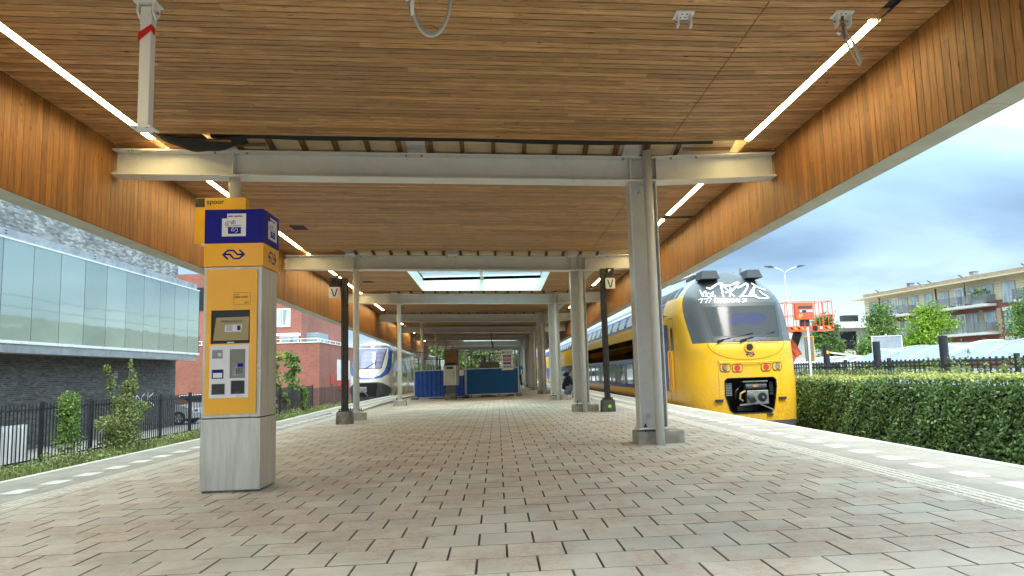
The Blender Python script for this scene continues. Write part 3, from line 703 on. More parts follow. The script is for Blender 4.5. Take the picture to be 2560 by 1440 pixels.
# ---------------------------------------------------------------- skylights
def skylight(y0, y1, lab):
    root = empty('skylight', (-0.43, (y0+y1)/2, 4), lab, 'skylight', 'skylights in the canopy roof'); root.location = (0, 0, 0)
    x0, x1 = -2.42, 1.55; zt = 4.40-0.011*(y0-9.6)
    def z_(x, y): return zc(x, y)-0.01
    MB().add([(x0,y0,z_(x0,y0)),(x1,y0,z_(x1,y0)),(x1,y1,z_(x1,y1)),(x0,y1,z_(x0,y1)),(x0,y0,zt),(x1,y0,zt),(x1,y1,zt),(x0,y1,zt)], [(0,1,5,4),(1,2,6,5),(2,3,7,6),(3,0,4,7)]).build('lining', SHAFT, root)
    for i in range(5):
        ya = y0+(y1-y0)*i/5; yb = y0+(y1-y0)*(i+1)/5
        for xa, xb in ((x0, (x0+x1)/2), ((x0+x1)/2, x1)): MB().box(xa+.01, xb-.01, ya+.01, yb-.01, zt, zt+.02).build('pane', SKYGLASS, root)
        if i: MB().box(x0, x1, ya-.025, ya+.025, zt-.08, zt-.002).build('glazing_bar', GALV, root)
    xm = (x0+x1)/2; MB().box(xm-.05, xm+.05, y0, y1, zt-.14, zt-.083).build('centre_bar', STEEL, root)
skylight(18.4, 24.75, 'large pale glazed skylight between the second and third beams'); skylight(49.3, 55.2, 'small looking glazed skylight far down the canopy above the far beams')

# ---------------------------------------------------------------- beams
ORD = ['nearest', 'second', 'third', 'fourth', 'fifth', 'sixth', 'seventh', 'farthest']
for bi, b in enumerate(BY):
    dz = -0.0095*(b-9.6)
    root = empty('steel_beam', (0, b, 3.5), '%s grey steel cross beam under the wooden canopy%s' % (ORD[bi], ', its ends glossy with lamp light' if bi == 0 else ''), 'beam', 'steel cross beams of the canopy'); root.location = (0, 0, 0)
    pts = [(xL(b)+0.03 if bi < 7 else -4.0, 3.64+dz), (2.02, 3.46+dz), (XF-0.02, 3.51+dz)]; H = 0.335
    web, bf, tf = MB(), MB(), MB()
    for (xa, za), (xb, zb_) in zip(pts, pts[1:]):
        for mb, h0, h1, hw in ((web, .018, H-.018, .006), (bf, 0, .018, .15), (tf, H-.018, H, .15)):
            mb.add([(xa, b-hw, za+h0), (xb, b-hw, zb_+h0), (xb, b+hw, zb_+h0), (xa, b+hw, za+h0), (xa, b-hw, za+h1), (xb, b-hw, zb_+h1), (xb, b+hw, zb_+h1), (xa, b+hw, za+h1)], [(0,3,2,1),(4,5,6,7),(0,1,5,4),(1,2,6,5),(2,3,7,6),(3,0,4,7)])
    web.build('web', STEEL, root); bf.build('bottom_flange', STEEL, root); tf.build('top_flange', STEEL, root)
    def zb_at(x):
        (xa, za), (xb, zb_) = (pts[0], pts[1]) if x < 2.02 else (pts[1], pts[2]); return za+(zb_-za)*(x-xa)/(xb-xa)
    MB().box(-3.335, -3.315, b-.14, b-.006, zb_at(-3.32)+.018, zb_at(-3.32)+H-.018).build('stiffener', STEEL, root)
    for x in (1.845, 2.195): MB().box(x-.008, x+.008, b-.145, b-.006, zb_at(x)+.018, zb_at(x)+H-.018).build('stiffener', STEEL, root)
    if bi < 4:
        for x in (-4.6, -3.55, -3.15, -1.12, -0.92, 1.75, 2.4, 2.75):
            MB().tube([(x, b-.12, zb_at(x)+H-.045), (x, b-.12, zb_at(x)+H-.019)], 0.014, 6).build('bolt', METAL_G, root)

# ---------------------------------------------------------------- right-hand columns
def hcol(b, lab, first):
    dz = -0.0095*(b-9.6)
    root = empty('steel_column', (2.01, b, 0), lab, 'column', 'grey steel columns along the right track')
    zb = 3.46+dz
    def bx(n, m, x0, x1, y0, y1, z0, z1, bev=0): return B(n, m, root, x0-2.01, x1-2.01, y0, y1, z0, z1, bevel=bev)
    MB().box(-.18, -.166, -.15, .15, .215, zb-.002).build('flange', STEEL, root); MB().box(.166, .18, -.15, .15, .215, zb-.002).build('flange', STEEL, root)
    MB().box(-.165, .165, -.005, .005, .215, zb-.002).build('web', STEEL, root)
    MB().box(-.20, .20, -.17, .17, .195, .214).build('base_plate', STEEL_W, root)
    B('concrete_block', CONC, root, -.22, .40, -.12, .30, -0.02, .165, bevel=0.02)
    for sx in (-.11, .11):
        for sy in (-.10, .10): MB().tube([(sx, sy, .16), (sx, sy, .26)], .012, 6).tube([(sx, sy, .215), (sx, sy, .232)], .024, 6).build('anchor_bolt', METAL_D, root)
    MB().tube([(.05, -.235, 0.0), (.05, -.235, 3.86+dz)], .059, 20).build('drain_pipe', STEEL, root, smooth=False).data.polygons.foreach_set('use_smooth', [True]*22)
    for z in (.36, 3.33+dz):
        MB().box(.045-.1, .045-.06, -.19, -.006, z-.02, z+.02).build('bracket', STEEL, root)
    MB().prism([(.18, zb-.001), (.42, zb+.0), (.18, zb-.22)], lambda a, c, t: (a, t, c), -.01, .01).build('gusset', STEEL, root) if not first else None
    return root
cl = ['nearest grey steel column, thick with a round drainpipe in front, beside the yellow train', 'second grey steel column from the camera, partly hiding the squatting man', 'third grey steel column along the right track, left of the squatting man',
      'fourth grey steel column in the receding right row', 'fifth grey steel column in the receding right row', 'sixth grey steel column in the receding right row', 'seventh grey steel column in the receding right row', 'farthest grey steel column of the right row at the canopy end']
for i, b in enumerate(BY): hcol(b+(0.05 if i == 0 else 0.18 if i == 1 else 0.2), cl[i], i == 0)
# left-hand round posts
pl = ['round grey post behind the ticket machine holding up the nearest beam', 'round grey post beside the left black signal mast', 'slim grey post just left of the blue hoarding', 'round grey post rising inside the left part of the fenced work area',
      'second round post seen above the bright blue hoarding', 'thin round post just behind the wooden crate', 'thin distant post right of the wooden crate', 'farthest thin post of the left row']
for i, b in enumerate(BY):
    dz = -0.0095*(b-9.6); x = -3.32 if i == 0 else -3.28; zt = 3.64+dz-(0.18)*(x-xL(b))/(2.02-xL(b)) - .001
    root = empty('round_post', (x, b-0.05, 0), pl[i], 'post', 'round posts along the left track')
    MB().tube([(0, 0, .20), (0, 0, zt-.015)], .072, 20).build('shaft', STEEL, root, smooth=True)
    MB().box(-.14, .14, -.13, .13, zt-.016, zt).build('head_plate', STEEL, root); MB().box(-.14, .14, -.14, .14, .185, .203).build('base_plate', STEEL_W, root)
    for sx in (-.1, .1):
        for sy in (-.1, .1): MB().tube([(sx, sy, .17), (sx, sy, .27)], .012, 6).build('anchor_bolt', METAL_D, root)
    B('concrete_block', CONC, root, -.21, .21, -.2, .2, -.02, .175, bevel=.02)

# ---------------------------------------------------------------- strip lights
def strip_light(side, y0, y1, lab):
    xs = xsL if side < 0 else xsR
    root = empty('strip_light', (0, 0, 0), lab, 'strip light', 'recessed strip lights of the canopy')
    a, b_ = xs(y0), xs(y1); za, zb_ = zc(a, y0)+0.012, zc(b_, y1)+0.012
    MB().add([(a-.037, y0, za), (a+.037, y0, za), (b_+.037, y1, zb_), (b_-.037, y1, zb_), (a-.037, y0, za+.03), (a+.037, y0, za+.03), (b_+.037, y1, zb_+.03), (b_-.037, y1, zb_+.03)], [(0,1,2,3),(4,5,6,7),(0,1,5,4),(1,2,6,5),(2,3,7,6),(3,0,4,7)]).build('diffuser', STRIP, root)
    hs = MB()
    for sx in (-1, 1): hs.add([(a+sx*.045, y0, za-.013), (b_+sx*.045, y1, zb_-.013), (b_+sx*.045, y1, zb_+.035), (a+sx*.045, y0, za+.035), (a+sx*.053, y0, za-.013), (b_+sx*.053, y1, zb_-.013)], [(0,1,2,3),(0,1,5,4)])
    hs.build('housing', GALV, root)
SL = [(-1, 0.7, 9.38, 'long bright strip light in the ceiling at the left, nearest the camera'), (-1, 9.85, 17.1, 'left strip light running behind the yellow track sign to the second beam'),
      (-1, 17.85, 21.3, 'left strip light just past the second beam above the signal mast'), (-1, 21.8, 24.9, 'left strip light between the signal mast and the round post'), (-1, 25.6, 27.2, 'short left strip light stub past the third beam'), (-1, 27.6, 31.5, 'left strip light between the third and fourth beams'),
      (-1, 33.8, 35.2, 'tiny left strip light past the fourth beam'), (-1, 36.2, 39.2, 'left strip light before the fifth beam'), (-1, 42, 46, 'left strip light before the sixth beam'), (-1, 50, 54.5, 'farthest left strip light, before the seventh beam'),
      (1, 5.93, 9.15, 'long bright strip light in the ceiling at the right, nearest the camera'), (1, 9.85, 13.55, 'right strip light between the nearest beam and the dark ceiling gap'), (1, 14.0, 17.2, 'right strip light seen behind the nearest steel column'),
      (1, 18.7, 24.0, 'right strip light beside the right signal mast'), (1, 27.2, 31.5, 'right strip light between the third and fourth beams'), (1, 36, 39.6, 'right strip light before the fifth beam')]
for s in SL: strip_light(*s)
# open empty light channel near the camera on the right
o = MB()
for sx in (-1, 1): o.add([(xsR(.6)+sx*.05, .6, zc(3.4, .6)), (xsR(5.9)+sx*.05, 5.9, zc(3.4, 5.5)), (xsR(5.9)+sx*.05, 5.9, zc(3.4, 5.9)+.09), (xsR(.6)+sx*.05, .6, zc(3.4, .6)+.09)], [(0,1,2,3)])
o.add([(xsR(.6)-.05, .6, zc(3.4, .6)+.06), (xsR(5.5)-.05, 5.5, zc(3.4, 5.5)+.06), (xsR(5.5)+.05, 5.5, zc(3.4, 5.5)+.06), (xsR(.6)+.05, .6, zc(3.4, .6)+.06)], [(0,1,2,3)])
o.build('light_channel', METAL_D, ceiling)
B('channel_end', PLYB, ceiling, xsR(5.8)-.045, xsR(5.8)+.045, 5.72, 5.92, zc(3.38, 5.8)+.02, zc(3.38, 5.8)+.03)

# ---------------------------------------------------------------- hanging bits at the ceiling
def ubracket(loc, lab, rz=0):
    root = empty('ceiling_bracket', loc, lab, 'bracket', 'white steel ceiling brackets', rz)
    MB().box(-.080, .080, -.070, .070, -.012, 0).build('plate', STEEL_W, root)
    for sx in (-.056, .056): MB().prism([(-.045, -.012), (.05, -.012), (.03, -.115), (-.045, -.115)], lambda a, c, t: (t, a, c), sx-.005, sx+.005).build('lug', STEEL_W, root)
    MB().tube([(-.078, 0, -.068), (.072, 0, -.068)], .009, 8).build('pin', METAL_G, root)
    for sx in (-.02, .02):
        for sy in (-.03, .03): MB().tube([(sx, sy, -.015), (sx, sy, -.012)], .007, 8).build('bolt_hole', BLACK, root)
    return root
hp = empty('hanging_sign_post', (-2.78, 6.15, 3.0), 'white square hanging post with red tape, bolted to the ceiling top left', 'hanging post')
hp.location = (-2.765, 5.92, 0); zt = zc(-2.765, 5.92)
MB().box(-.0435, .0435, -.0435, .0435, 3.015, zt-.04).build('square_tube', STEEL_W, hp, bevel=.006)
MB().box(-.078, .078, -.078, .078, 3.0, 3.014).build('foot_plate', STEEL_W, hp)
for sx in (-.045, .045):
    for sy in (-.06, .06): MB().tube([(sx, sy, 2.997), (sx, sy, 3.0)], .007, 8).build('bolt_hole', METAL_D, hp)
MB().box(-.088, .088, -.075, .075, zt-.013, zt-.001).build('head_plate', STEEL_W, hp)
for sx in (-.060, .060): MB().prism([(-.06, zt-.013), (.06, zt-.013), (.06, zt-.075), (.0, zt-.14), (-.06, zt-.10)], lambda a, c, t: (t, a, c), sx-.006, sx+.006).build('lug', STEEL_W, hp)
MB().tube([(-.08, .0, zt-.08), (.08, 0, zt-.08)], .012, 8).build('pin', METAL_G, hp)
tp = MB()
tp.add([(-.058, -.046, zt-.345), (.046, -.046, zt-.25), (.046, -.046, zt-.19), (-.055, -.046, zt-.265)], [(0,1,2,3)]); tp.add([(.046, -.046, zt-.25), (.046, .02, zt-.265), (.046, .03, zt-.20), (.046, -.046, zt-.19)], [(0,1,2,3)])
tp.build('tape', RED_TAPE, hp)
B('paper_wrap', WHITE, hp, -.0448, .0448, -.0448, .0448, zt-.19, zt-.11)
ubracket((1.649, 5.82, zc(1.649, 5.82)), 'empty white ceiling bracket between the looped cables'); ubracket((3.018, 5.78, zc(3.018, 5.78)), 'white ceiling bracket with a coiled cable, beside the right strip light')
def loop(mb, c, rx, rz, y, r, a0, a1, n=24, tilt=0.0, skew=0.0):
    mb.tube([(c[0]+rx*math.cos(R(a0+(a1-a0)*i/n))+skew*math.sin(R(a0+(a1-a0)*i/n)), y+tilt*math.sin(R(a0+(a1-a0)*i/n)), c[1]+rz*math.sin(R(a0+(a1-a0)*i/n))) for i in range(n+1)], r, 8)
cb = empty('cable_loop', (0, 0, 0), 'grey conduit loop hanging from the ceiling at the top centre', 'cable loop', 'cables hanging from the canopy')
LX = .195; zt = zc(-.45, 5.6)-.045
mb = MB(); loop(mb, (-.645+LX, zt-.02), .15, .33, 5.55, .0135, 180, 368, tilt=.02); mb.build('conduit', CABLE, cb, smooth=True)
mb = MB(); loop(mb, (-.652+LX, zt-.02), .172, .30, 5.56, .007, 182, 300, tilt=.02); loop(mb, (-.640+LX, zt-.02), .14, .315, 5.53, .007, 200, 355, tilt=.02); mb.build('wire', M('grey_wire', (0.30, 0.30, 0.28), 0.5), cb, smooth=True)
MB().tube([(-.80+LX, 5.55, zt+.05), (-.825+LX, 5.55, zt-.01), (-.83+LX, 5.55, zt-.05)], .014, 8).build('sleeve', WHITE, cb, smooth=True)
MB().tube([(-.775+LX, 5.53, zt+.04), (-.79+LX, 5.53, zt-.10), (-.785+LX, 5.53, zt-.18)], .017, 8).build('connector', STEEL_W, cb, smooth=True)
MB().tube([(-.60+LX, 5.54, zt-.345), (-.575+LX, 5.53, zt-.30), (-.64+LX, 5.52, zt-.27), (-.76+LX, 5.53, zt-.265)], .0025, 6).build('cable_tie', BLACK, cb)
cb = empty('cable_coil', (0, 0, 0), 'narrow bundle of grey cable dangling by the right strip light', 'cable coil', 'cables hanging from the canopy')
x0, y0 = 3.03, 5.80; zt = zc(x0, y0)
mb = MB(); mb.tube([(x0, y0, zt-.01), (x0-.01, y0-.02, zt-.12), (x0-.005, y0-.02, zt-.22)], .013, 8)
mb.build('conduit', M('dark_conduit', (0.13, 0.13, 0.12), 0.5), cb, smooth=True)
mb = MB()
for k in range(4): loop(mb, (x0+.055+.006*k, zt-.30), .022+.005*k, .16-.008*k, y0-.02+.006*k, .005, 60, 420, 22, skew=-.055)
mb.build('wire', CABLE, cb, smooth=True)
MB().tube([(x0-.03, y0, zt-.17), (x0-.06, y0, zt-.155)], .012, 6).build('connector', STEEL_W, cb)

# ---------------------------------------------------------------- signs behind the machine
sg = empty('track_sign', (0, 0, 0), 'yellow hanging track sign reading spoor, partly behind the ticket machine', 'sign')
B('board', YEL2, sg, -3.695, -3.105, 9.26, 9.285, 2.69, 3.265, bevel=.004)
B('return_panel', YEL2, sg, -3.108, -3.085, 9.26, 9.40, 2.69, 3.255)
B('covered_number', BLACK, sg, -3.688, -3.58, 9.252, 9.259, 3.15, 3.258)
text('lettering', 'spoor', .088, (-3.555, 9.257, 3.185), BLACK, sg, bold=.0015)
for x, z in ((-3.665, 3.235), (-3.665, 2.72)): MB().tube([(x, 9.25, z), (x, 9.262, z)], .005, 8).build('screw', METAL_G, sg)
B('bracket', STEEL_W, sg, -3.62, -3.48, 9.27, 9.5, 2.665, 2.69)

# ---------------------------------------------------------------- ticket machine
tm = empty('ticket_machine', (0, 0, 0), 'yellow and blue ticket machine on a stainless steel plinth', 'ticket machine')
X0, X1, YF, YB_ = -2.645, -2.124, 6.85, 7.32
B('mortar_bed', CONC_D, tm, X0+.015, X1-.01, YF+.015, YB_-.01, -.01, .022)
B('plinth', INOX, tm, X0, X1, YF-.004, YB_, .022, .648, bevel=.004)
B('cabinet', INOX, tm, X0+.004, X1-.004, YF, YB_, .656, 2.02, bevel=.005)
B('seam', BLACK, tm, X0+.01, X1-.01, YF+.006, YB_-.008, .646, .658)
B('header', YEL, tm, X0, X1+.008, YF-.006, YB_+.006, 2.024, 2.238, bevel=.003)
B('header_top', NSBLUE, tm, X0+.001, X1+.007, YF-.005, YB_+.005, 2.240, 2.555, bevel=.003)
# door with real openings: built from rails
dx0, dx1, dz0, dz1, dy0, dy1 = -2.610, -2.163, .690, 1.994, YF-.022, YF-.0005
ox0, ox1, oz0, oz1 = -2.564, -2.222, 1.318, 1.621
fr = MB(); fr.box(dx0, ox0, dy0, dy1, dz0, dz1); fr.box(ox1, dx1, dy0, dy1, dz0, dz1); fr.box(ox0, ox1, dy0, dy1, oz1, dz1); fr.box(ox0, ox1, dy0, dy1, dz0, oz0)
door = fr.build('door', YEL, tm)
B('screen_recess', BLACK, tm, ox0+.001, ox1-.001, YF-.0015, YF-.0004, oz0+.001, oz1-.001)
MB().add([(ox0+.02, YF-.018, oz0+.028), (ox1-.012, YF-.018, oz0+.028), (ox1-.012, YF-.005, 1.56), (ox0+.04, YF-.005, 1.555)], [(0,1,2,3)]).build('screen', SCREEN_Y, tm)
text('lettering', 'Welkom bij NS', .030, ((ox0+ox1)/2+.005, YF-.0085, 1.512), BLACK, tm, rot=(R(86), 0, 0), align='CENTER')
stk = MB().add([(-2.445, YF-.0155, 1.425), (-2.298, YF-.0155, 1.425), (-2.292, YF-.0105, 1.488), (-2.442, YF-.0105, 1.488)], [(0,1,2,3)]).build('sticker', WHITE, tm)
MB().box(-2.335, -2.307, YF-.0175, YF-.0165, 1.436, 1.480).build('print', METAL_D, stk)
mb = MB()
for i in range(5): mb.box(-2.43, -2.375-.006*(i % 2), YF-.0168, YF-.0162, 1.478-.011*i, 1.481-.011*i)
mb.build('print', METAL_D, stk)
B('slot_cover', WHITE, tm, -2.42, -2.36, YF-.020, YF-.015, 1.322, 1.332)
# white control panel
wp = MB(); wx0, wx1, wz0, wz1 = -2.568, -2.227, .833, 1.305
holes = [(-2.541, -2.459, 1.190, 1.259, 'coin_slot'), (-2.543, -2.448, 1.009, 1.085, 'card_slot'), (-2.543, -2.434, .868, .957, 'contactless_reader'), (-2.387, -2.261, 1.011, 1.262, 'pin_pad_recess'), (-2.376, -2.262, .869, .982, 'ticket_tray')]
xs_ = sorted({wx0, wx1, *[h[0] for h in holes], *[h[1] for h in holes]}); zs_ = sorted({wz0, wz1, *[h[2] for h in holes], *[h[3] for h in holes]})
for i in range(len(xs_)-1):
    for j in range(len(zs_)-1):
        cx, cz = (xs_[i]+xs_[i+1])/2, (zs_[j]+zs_[j+1])/2
        if not any(h[0] < cx < h[1] and h[2] < cz < h[3] for h in holes):
            wp.add([(xs_[i], dy0-.004, zs_[j]), (xs_[i+1], dy0-.004, zs_[j]), (xs_[i+1], dy0-.004, zs_[j+1]), (xs_[i], dy0-.004, zs_[j+1])], [(0,1,2,3)])
for h in holes:
    x0, x1, z0, z1 = h[:4]; ya, yb = dy0-.004, YF-.024
    wp.add([(x0,ya,z0),(x1,ya,z0),(x1,ya,z1),(x0,ya,z1),(x0,yb,z0),(x1,yb,z0),(x1,yb,z1),(x0,yb,z1)], [(0,1,5,4),(1,2,6,5),(2,3,7,6),(3,0,4,7)])
wp.add([(wx0,dy0-.004,wz0),(wx1,dy0-.004,wz0),(wx1,dy0-.004,wz1),(wx0,dy0-.004,wz1),(wx0,dy0,wz0),(wx1,dy0,wz0),(wx1,dy0,wz1),(wx0,dy0,wz1)], [(0,1,5,4),(1,2,6,5),(2,3,7,6),(3,0,4,7)])
wpo = wp.build('control_panel', WHITE, tm)
for x0, x1, z0, z1, nm in holes:
    mat_ = {'coin_slot': METAL_G, 'card_slot': NSBLUE, 'contactless_reader': METAL_D, 'pin_pad_recess': GREYBOX, 'ticket_tray': BLACK}[nm]
    B(nm, mat_, tm, x0, x1, YF-.0245, YF-.0235, z0, z1)
    r_ = MB(); e = .004
    for (a, b_, c, d) in ((x0-e, x1+e, z1, z1+e), (x0-e, x1+e, z0-e, z0), (x0-e, x0, z0, z1), (x1, x1+e, z0, z1)): r_.box(a, b_, dy0-.0062, dy0-.0042, c, d)
    r_.build('surround', GREYBOX, tm)
B('card_slot_flap', WHITE, tm, -2.535, -2.456, dy0-.007, dy0-.0045, 1.015, 1.058); B('coin_slot_cover', BLACK, tm, -2.53, -2.50, dy0-.002, dy0+.0, 1.20, 1.25); B('coin_button', INOX, tm, -2.495, -2.465, dy0-.006, dy0-.002, 1.205, 1.235)
pin = MB().add([(-2.365, YF-.0255, 1.03), (-2.27, YF-.0255, 1.035), (-2.27, YF-.024, 1.165), (-2.345, YF-.024, 1.165), ], [(0,1,2,3)]).build('pin_pad', METAL_G, tm)
MB().box(-2.322, -2.275, YF-.0275, YF-.0262, 1.105, 1.138).build('display', NSBLUE, pin)
for r_ in range(4):
    for c_ in range(3): MB().box(-2.338+c_*.021, -2.323+c_*.021, YF-.0275, YF-.0262, 1.045+r_*.013, 1.054+r_*.013).build('key', METAL_D, pin)
B('ticket', RED, tm, -2.34, -2.30, YF-.026, YF-.0248, .88, .884)
text('maker_mark', 'www.ns.nl', .012, (-2.33, dy0-.0045, .845), METAL_D, tm)
B('lock_plate', INOX, tm, -2.157, -2.130, YF-.006, YF-.0002, 1.075, 1.165); MB().tube([(-2.144, YF-.009, 1.09), (-2.144, YF-.0055, 1.09)], .005, 8).build('lock', BLACK, tm)
# number plate on the door
mb = MB(); px0, px1, pz0, pz1 = -2.367, -2.221, 1.670, 1.778
for a, b_, c, d in ((px0, px1, pz1-.002, pz1), (px0, px1, pz0, pz0+.002), (px0, px0+.002, pz0, pz1), (px1-.002, px1, pz0, pz1)): mb.box(a, b_, dy0-.001, dy0-.0002, c, d)
mb.box(-2.27, px1-.006, dy0-.001, dy0-.0002, 1.702, 1.7035)
mb.build('plate_outline', BLACK, tm)
text('lettering', '0800 0540', .029, (-2.362, dy0-.0006, 1.728), BLACK, tm, sx=.95); text('lettering', '301', .026, (-2.272, dy0-.0006, 1.678), BLACK, tm)
text('lettering', 'bel gratis', .011, (-2.358, dy0-.0006, 1.757), BLACK, tm)
# posters and pictograms on the header
def poster(x0, x1, y, f, parent):
    k = (x1-x0)/.214
    f2 = lambda u, v: f(x0+u*k, v)
    MB().add([f2(u, v) for u, v in ((0, 2.302), (.214, 2.302), (.214, 2.514), (.045, 2.514), (.045, 2.470), (0, 2.470))], [(0,1,2,3,4,5)]).build('poster', WHITE, parent)
    mk = MB()
    for cx, cz, r in ((.055, 2.415, .028), (.103, 2.433, .017)):
        ribbon(mk, [(cx+r*math.cos(R(a)), cz+r*math.sin(R(a))) for a in range(0, 361, 20)], .0045, lambda u, v: f(x0+u*k, v, 1), 1)
        ribbon(mk, [(cx+r*.45*math.cos(R(a)), cz+r*.45*math.sin(R(a))) for a in range(50, 311, 20)], .005, lambda u, v: f(x0+u*k, v, 1), 1)
        ribbon(mk, [(cx-r*.6, cz), (cx+r*.25, cz)], .004, lambda u, v: f(x0+u*k, v, 1), 1)
    ribbon(mk, [(.09, 2.402), (.172, 2.402)], .005, lambda u, v: f(x0+u*k, v, 1), 1)
    mk.build('pictogram', NSBLUE, parent)
    MB().add([f(x0+u*k, v, 1) for u, v in ((.054, 2.325), (.17, 2.325), (.17, 2.387), (.054, 2.387))], [(0,1,2,3)]).build('pictogram', NSBLUE, parent)
    m2 = MB(); g2 = lambda u, v: f(x0+u*k, v, 2)
    ribbon(m2, [(.085, 2.372), (.085, 2.352), (.108, 2.352), (.120, 2.372), (.140, 2.372), (.140, 2.350), (.128, 2.338), (.118, 2.338)], .0055, g2, 1)
    ribbon(m2, [(.097+.007*math.cos(R(a)), 2.374+.007*math.sin(R(a))) for a in range(0, 361, 30)], .004, g2, 1); m2.build('pictogram', WHITE, parent)
ff = lambda u, v, l=0: (u, YF-.0075-.0005*l, v)
poster(-2.488, -2.274, 0, ff, tm); text('lettering', 'saldo opladen', .0235, (-2.437, YF-.0085, 2.483), NSBLUE, tm, bold=.0006)
fs_ = lambda u, v, l=0: (X1+.0095+.0005*l, u, v)
poster(YF+.13, YF+.40, 0, fs_, tm); text('lettering', 'saldo opladen', .0235, (X1+.0105, YF+.185, 2.483), NSBLUE, tm, rot=(R(90), 0, R(90)), sx=1.2)
def ns_logo(f, cx, cz, wd, lw, name, mat, parent):
    s = wd/2; h = s*.42; mk = MB(); fn = lambda a, b_: f(cx+a, cz+b_)
    for sg_ in (1, -1):
        q = lambda pts: [(sg_*a*s, sg_*b_*h) for a, b_ in pts]
        ribbon(mk, q([(-.48, -1.0), (-.93, 0.0), (-.48, .88), (-.02, .88), (.33, -.02), (.80, -.02)]), lw, fn, 2)
        ribbon(mk, q([(-.80, .02), (-.33, .02)]), lw, fn, 2)
    mk.build(name, mat, parent)
ns_logo(ff, -2.380, 2.133, .205, .016, 'logo', NSBLUE, tm); ns_logo(fs_, YF+.26, 2.133, .26, .017, 'logo', NSBLUE, tm)

# ---------------------------------------------------------------- signal masts with V plates
def vmast(x, y, h, side, lab, blk):
    root = empty('signal_mast', (x, y, 0), lab, 'signal mast', 'black signal masts with V plates')
    MB().prism([(-.165, -.165), (.165, -.165), (.165, .165), (-.165, .165)], lambda a, b_, t: (a*(1 if t < .1 else .92), b_*(1 if t < .1 else .92), t), -.01, .265).build('footing', blk, root, bevel=.015)
    s = MB(); s.box(-.065, .065, -.062, -.052, .28, h).box(-.065, .065, .052, .062, .28, h).box(-.006, .006, -.052, .052, .28, h); s.build('post', POLE_B, root)
    B('base_plate', BLACK, root, -.13, .13, -.12, .12, .265, .28)
    for sx in (-.1, .1):
        for sy in (-.09, .09): MB().tube([(sx, sy, .27), (sx, sy, .33)], .013, 6).build('anchor_bolt', METAL_D, root)
    s_ = side; xa, xb = (-.30, -.07) if s_ < 0 else (.07, .26)
    B('signal_head', POLE_B, root, xa, xb, -.16, -.02, h-.21, h-.005, bevel=.01)
    cx = (xa+xb)/2; MB().tube([(cx, -.20, h-.10), (cx, -.15, h-.10)], .075, 20).build('lens_hood', BLACK, root, smooth=False); MB().tube([(cx, -.203, h-.10), (cx, -.201, h-.10)], .058, 20).build('lens', DKGLASS, root)
    pa, pb, za, zb_ = (-.305, -.065, h-.455, h-.215) if s_ < 0 else (.035, .265, h-.505, h-.25)
    pz = MB().prism(rrect(pa, pb, za, zb_, .03), lambda a, b_, t: (a, t, b_), -.185, -.175).build('plate', WHITE, root)
    cx = (pa+pb)/2; v = MB(); e = .0012
    for sg_ in (-1, 1): v.prism([(cx+sg_*.075, zb_-.035), (cx+sg_*.048, zb_-.035), (cx-sg_*.006, za+.035), (cx+sg_*.022, za+.035)], lambda a, b_, t: (a, t, b_), -.1875-.0002*(sg_+1), -.1855)
    v.build('letter', BLACK, root)
    B('conduit', BLACK, root, -.02, .01, -.075, -.063, .3, h-.25)
    return root
vmast(-3.30, 16.35, 3.17, -1, 'black signal mast with a V plate at the left, by the blue and white train', CONC_D)
r = vmast(2.58, 17.35, 3.39, 1, 'black signal mast with a V plate at the right, by the yellow train', TAR)
MB().tube([(-.0+.02, -.170, .13), (.02, -.1675, .13)], .04, 14).build('paint_dot', M('lime_spray', (0.35, 0.75, 0.03), 0.6), r)


# ---------------------------------------------------------------- yellow double-deck train
XC, HW, ZT, NEXP = 6.45, 1.50, 3.62, 3.4
def tw(z):
    if z < 2.05: return HW - 0.02*max(0, 0.3-z)
    q = min(1.0, (z-2.05)/(ZT-2.05)); return HW*(1-q**2.7)**(1/2.1)
def tfront(z):
    y = 18.5
    if z < 0.15: y += 0.10*(0.15-z)
    if z > 1.55: y += 0.42*(z-1.55)
    if z > 2.7: y += 0.75*(z-2.7)**1.7
    return y
def nose(x, z, off=0.0):
    wz = max(0.05, tw(z)); s = min(0.9995, abs(x-XC)/wz)
    d = 1.45+0.45*max(0, min(1, (z-0.6)/1.2))
    return (x, tfront(z)+d*(1-(1-s**NEXP)**(1/NEXP))-off, z)
tr = empty('double_deck_train', (0, 0, 0), 'yellow and blue double-deck train with white graffiti above its windscreen', 'train')
zl = [-0.50, -0.42, -0.2, 0.15, 0.5, 0.9, 1.3, 1.57, 1.8, 2.05, 2.3, 2.5, 2.7, 2.85, 3.0, 3.12, 3.24, 3.34, 3.42, 3.49, 3.55, 3.59, 3.615]
th = [i*90/22 for i in range(23)]
yend = 45.0
vs = []; 
def noserow(z):
    wz = tw(z); d = 1.45+0.45*max(0, min(1, (z-0.6)/1.2)); row = []
    for sg_ in (-1, 1):
        pts = []
        for a in th:
            sx = math.sin(R(a))**(2/NEXP); cy = math.cos(R(a))**(2/NEXP); pts.append((XC+sg_*wz*sx, tfront(z)+d*(1-cy), z))
        if sg_ < 0: pts = pts[::-1]; row = pts
        else: row += pts[1:]
    e = (XC-wz, yend, z), (XC+wz, yend, z)
    return [e[0]]+row+[e[1]]
rows = [noserow(z) for z in zl]; nn = len(rows[0])
# the front opening for the coupler is cut by leaving faces out inside this outline
op = [(5.79, .60), (5.86, .655), (7.05, .655), (7.13, .59), (7.135, .42), (7.04, -.15), (6.97, -.235), (6.0, -.235), (5.90, -.16), (5.78, .22)]
def inside(px, pz, poly):
    c = False; n = len(poly)
    for i in range(n):
        x1, z1 = poly[i]; x2, z2 = poly[i-1]
        if (z1 > pz) != (z2 > pz) and px < (x2-x1)*(pz-z1)/(z2-z1)+x1: c = not c
    return c
body = MB(); fs = []
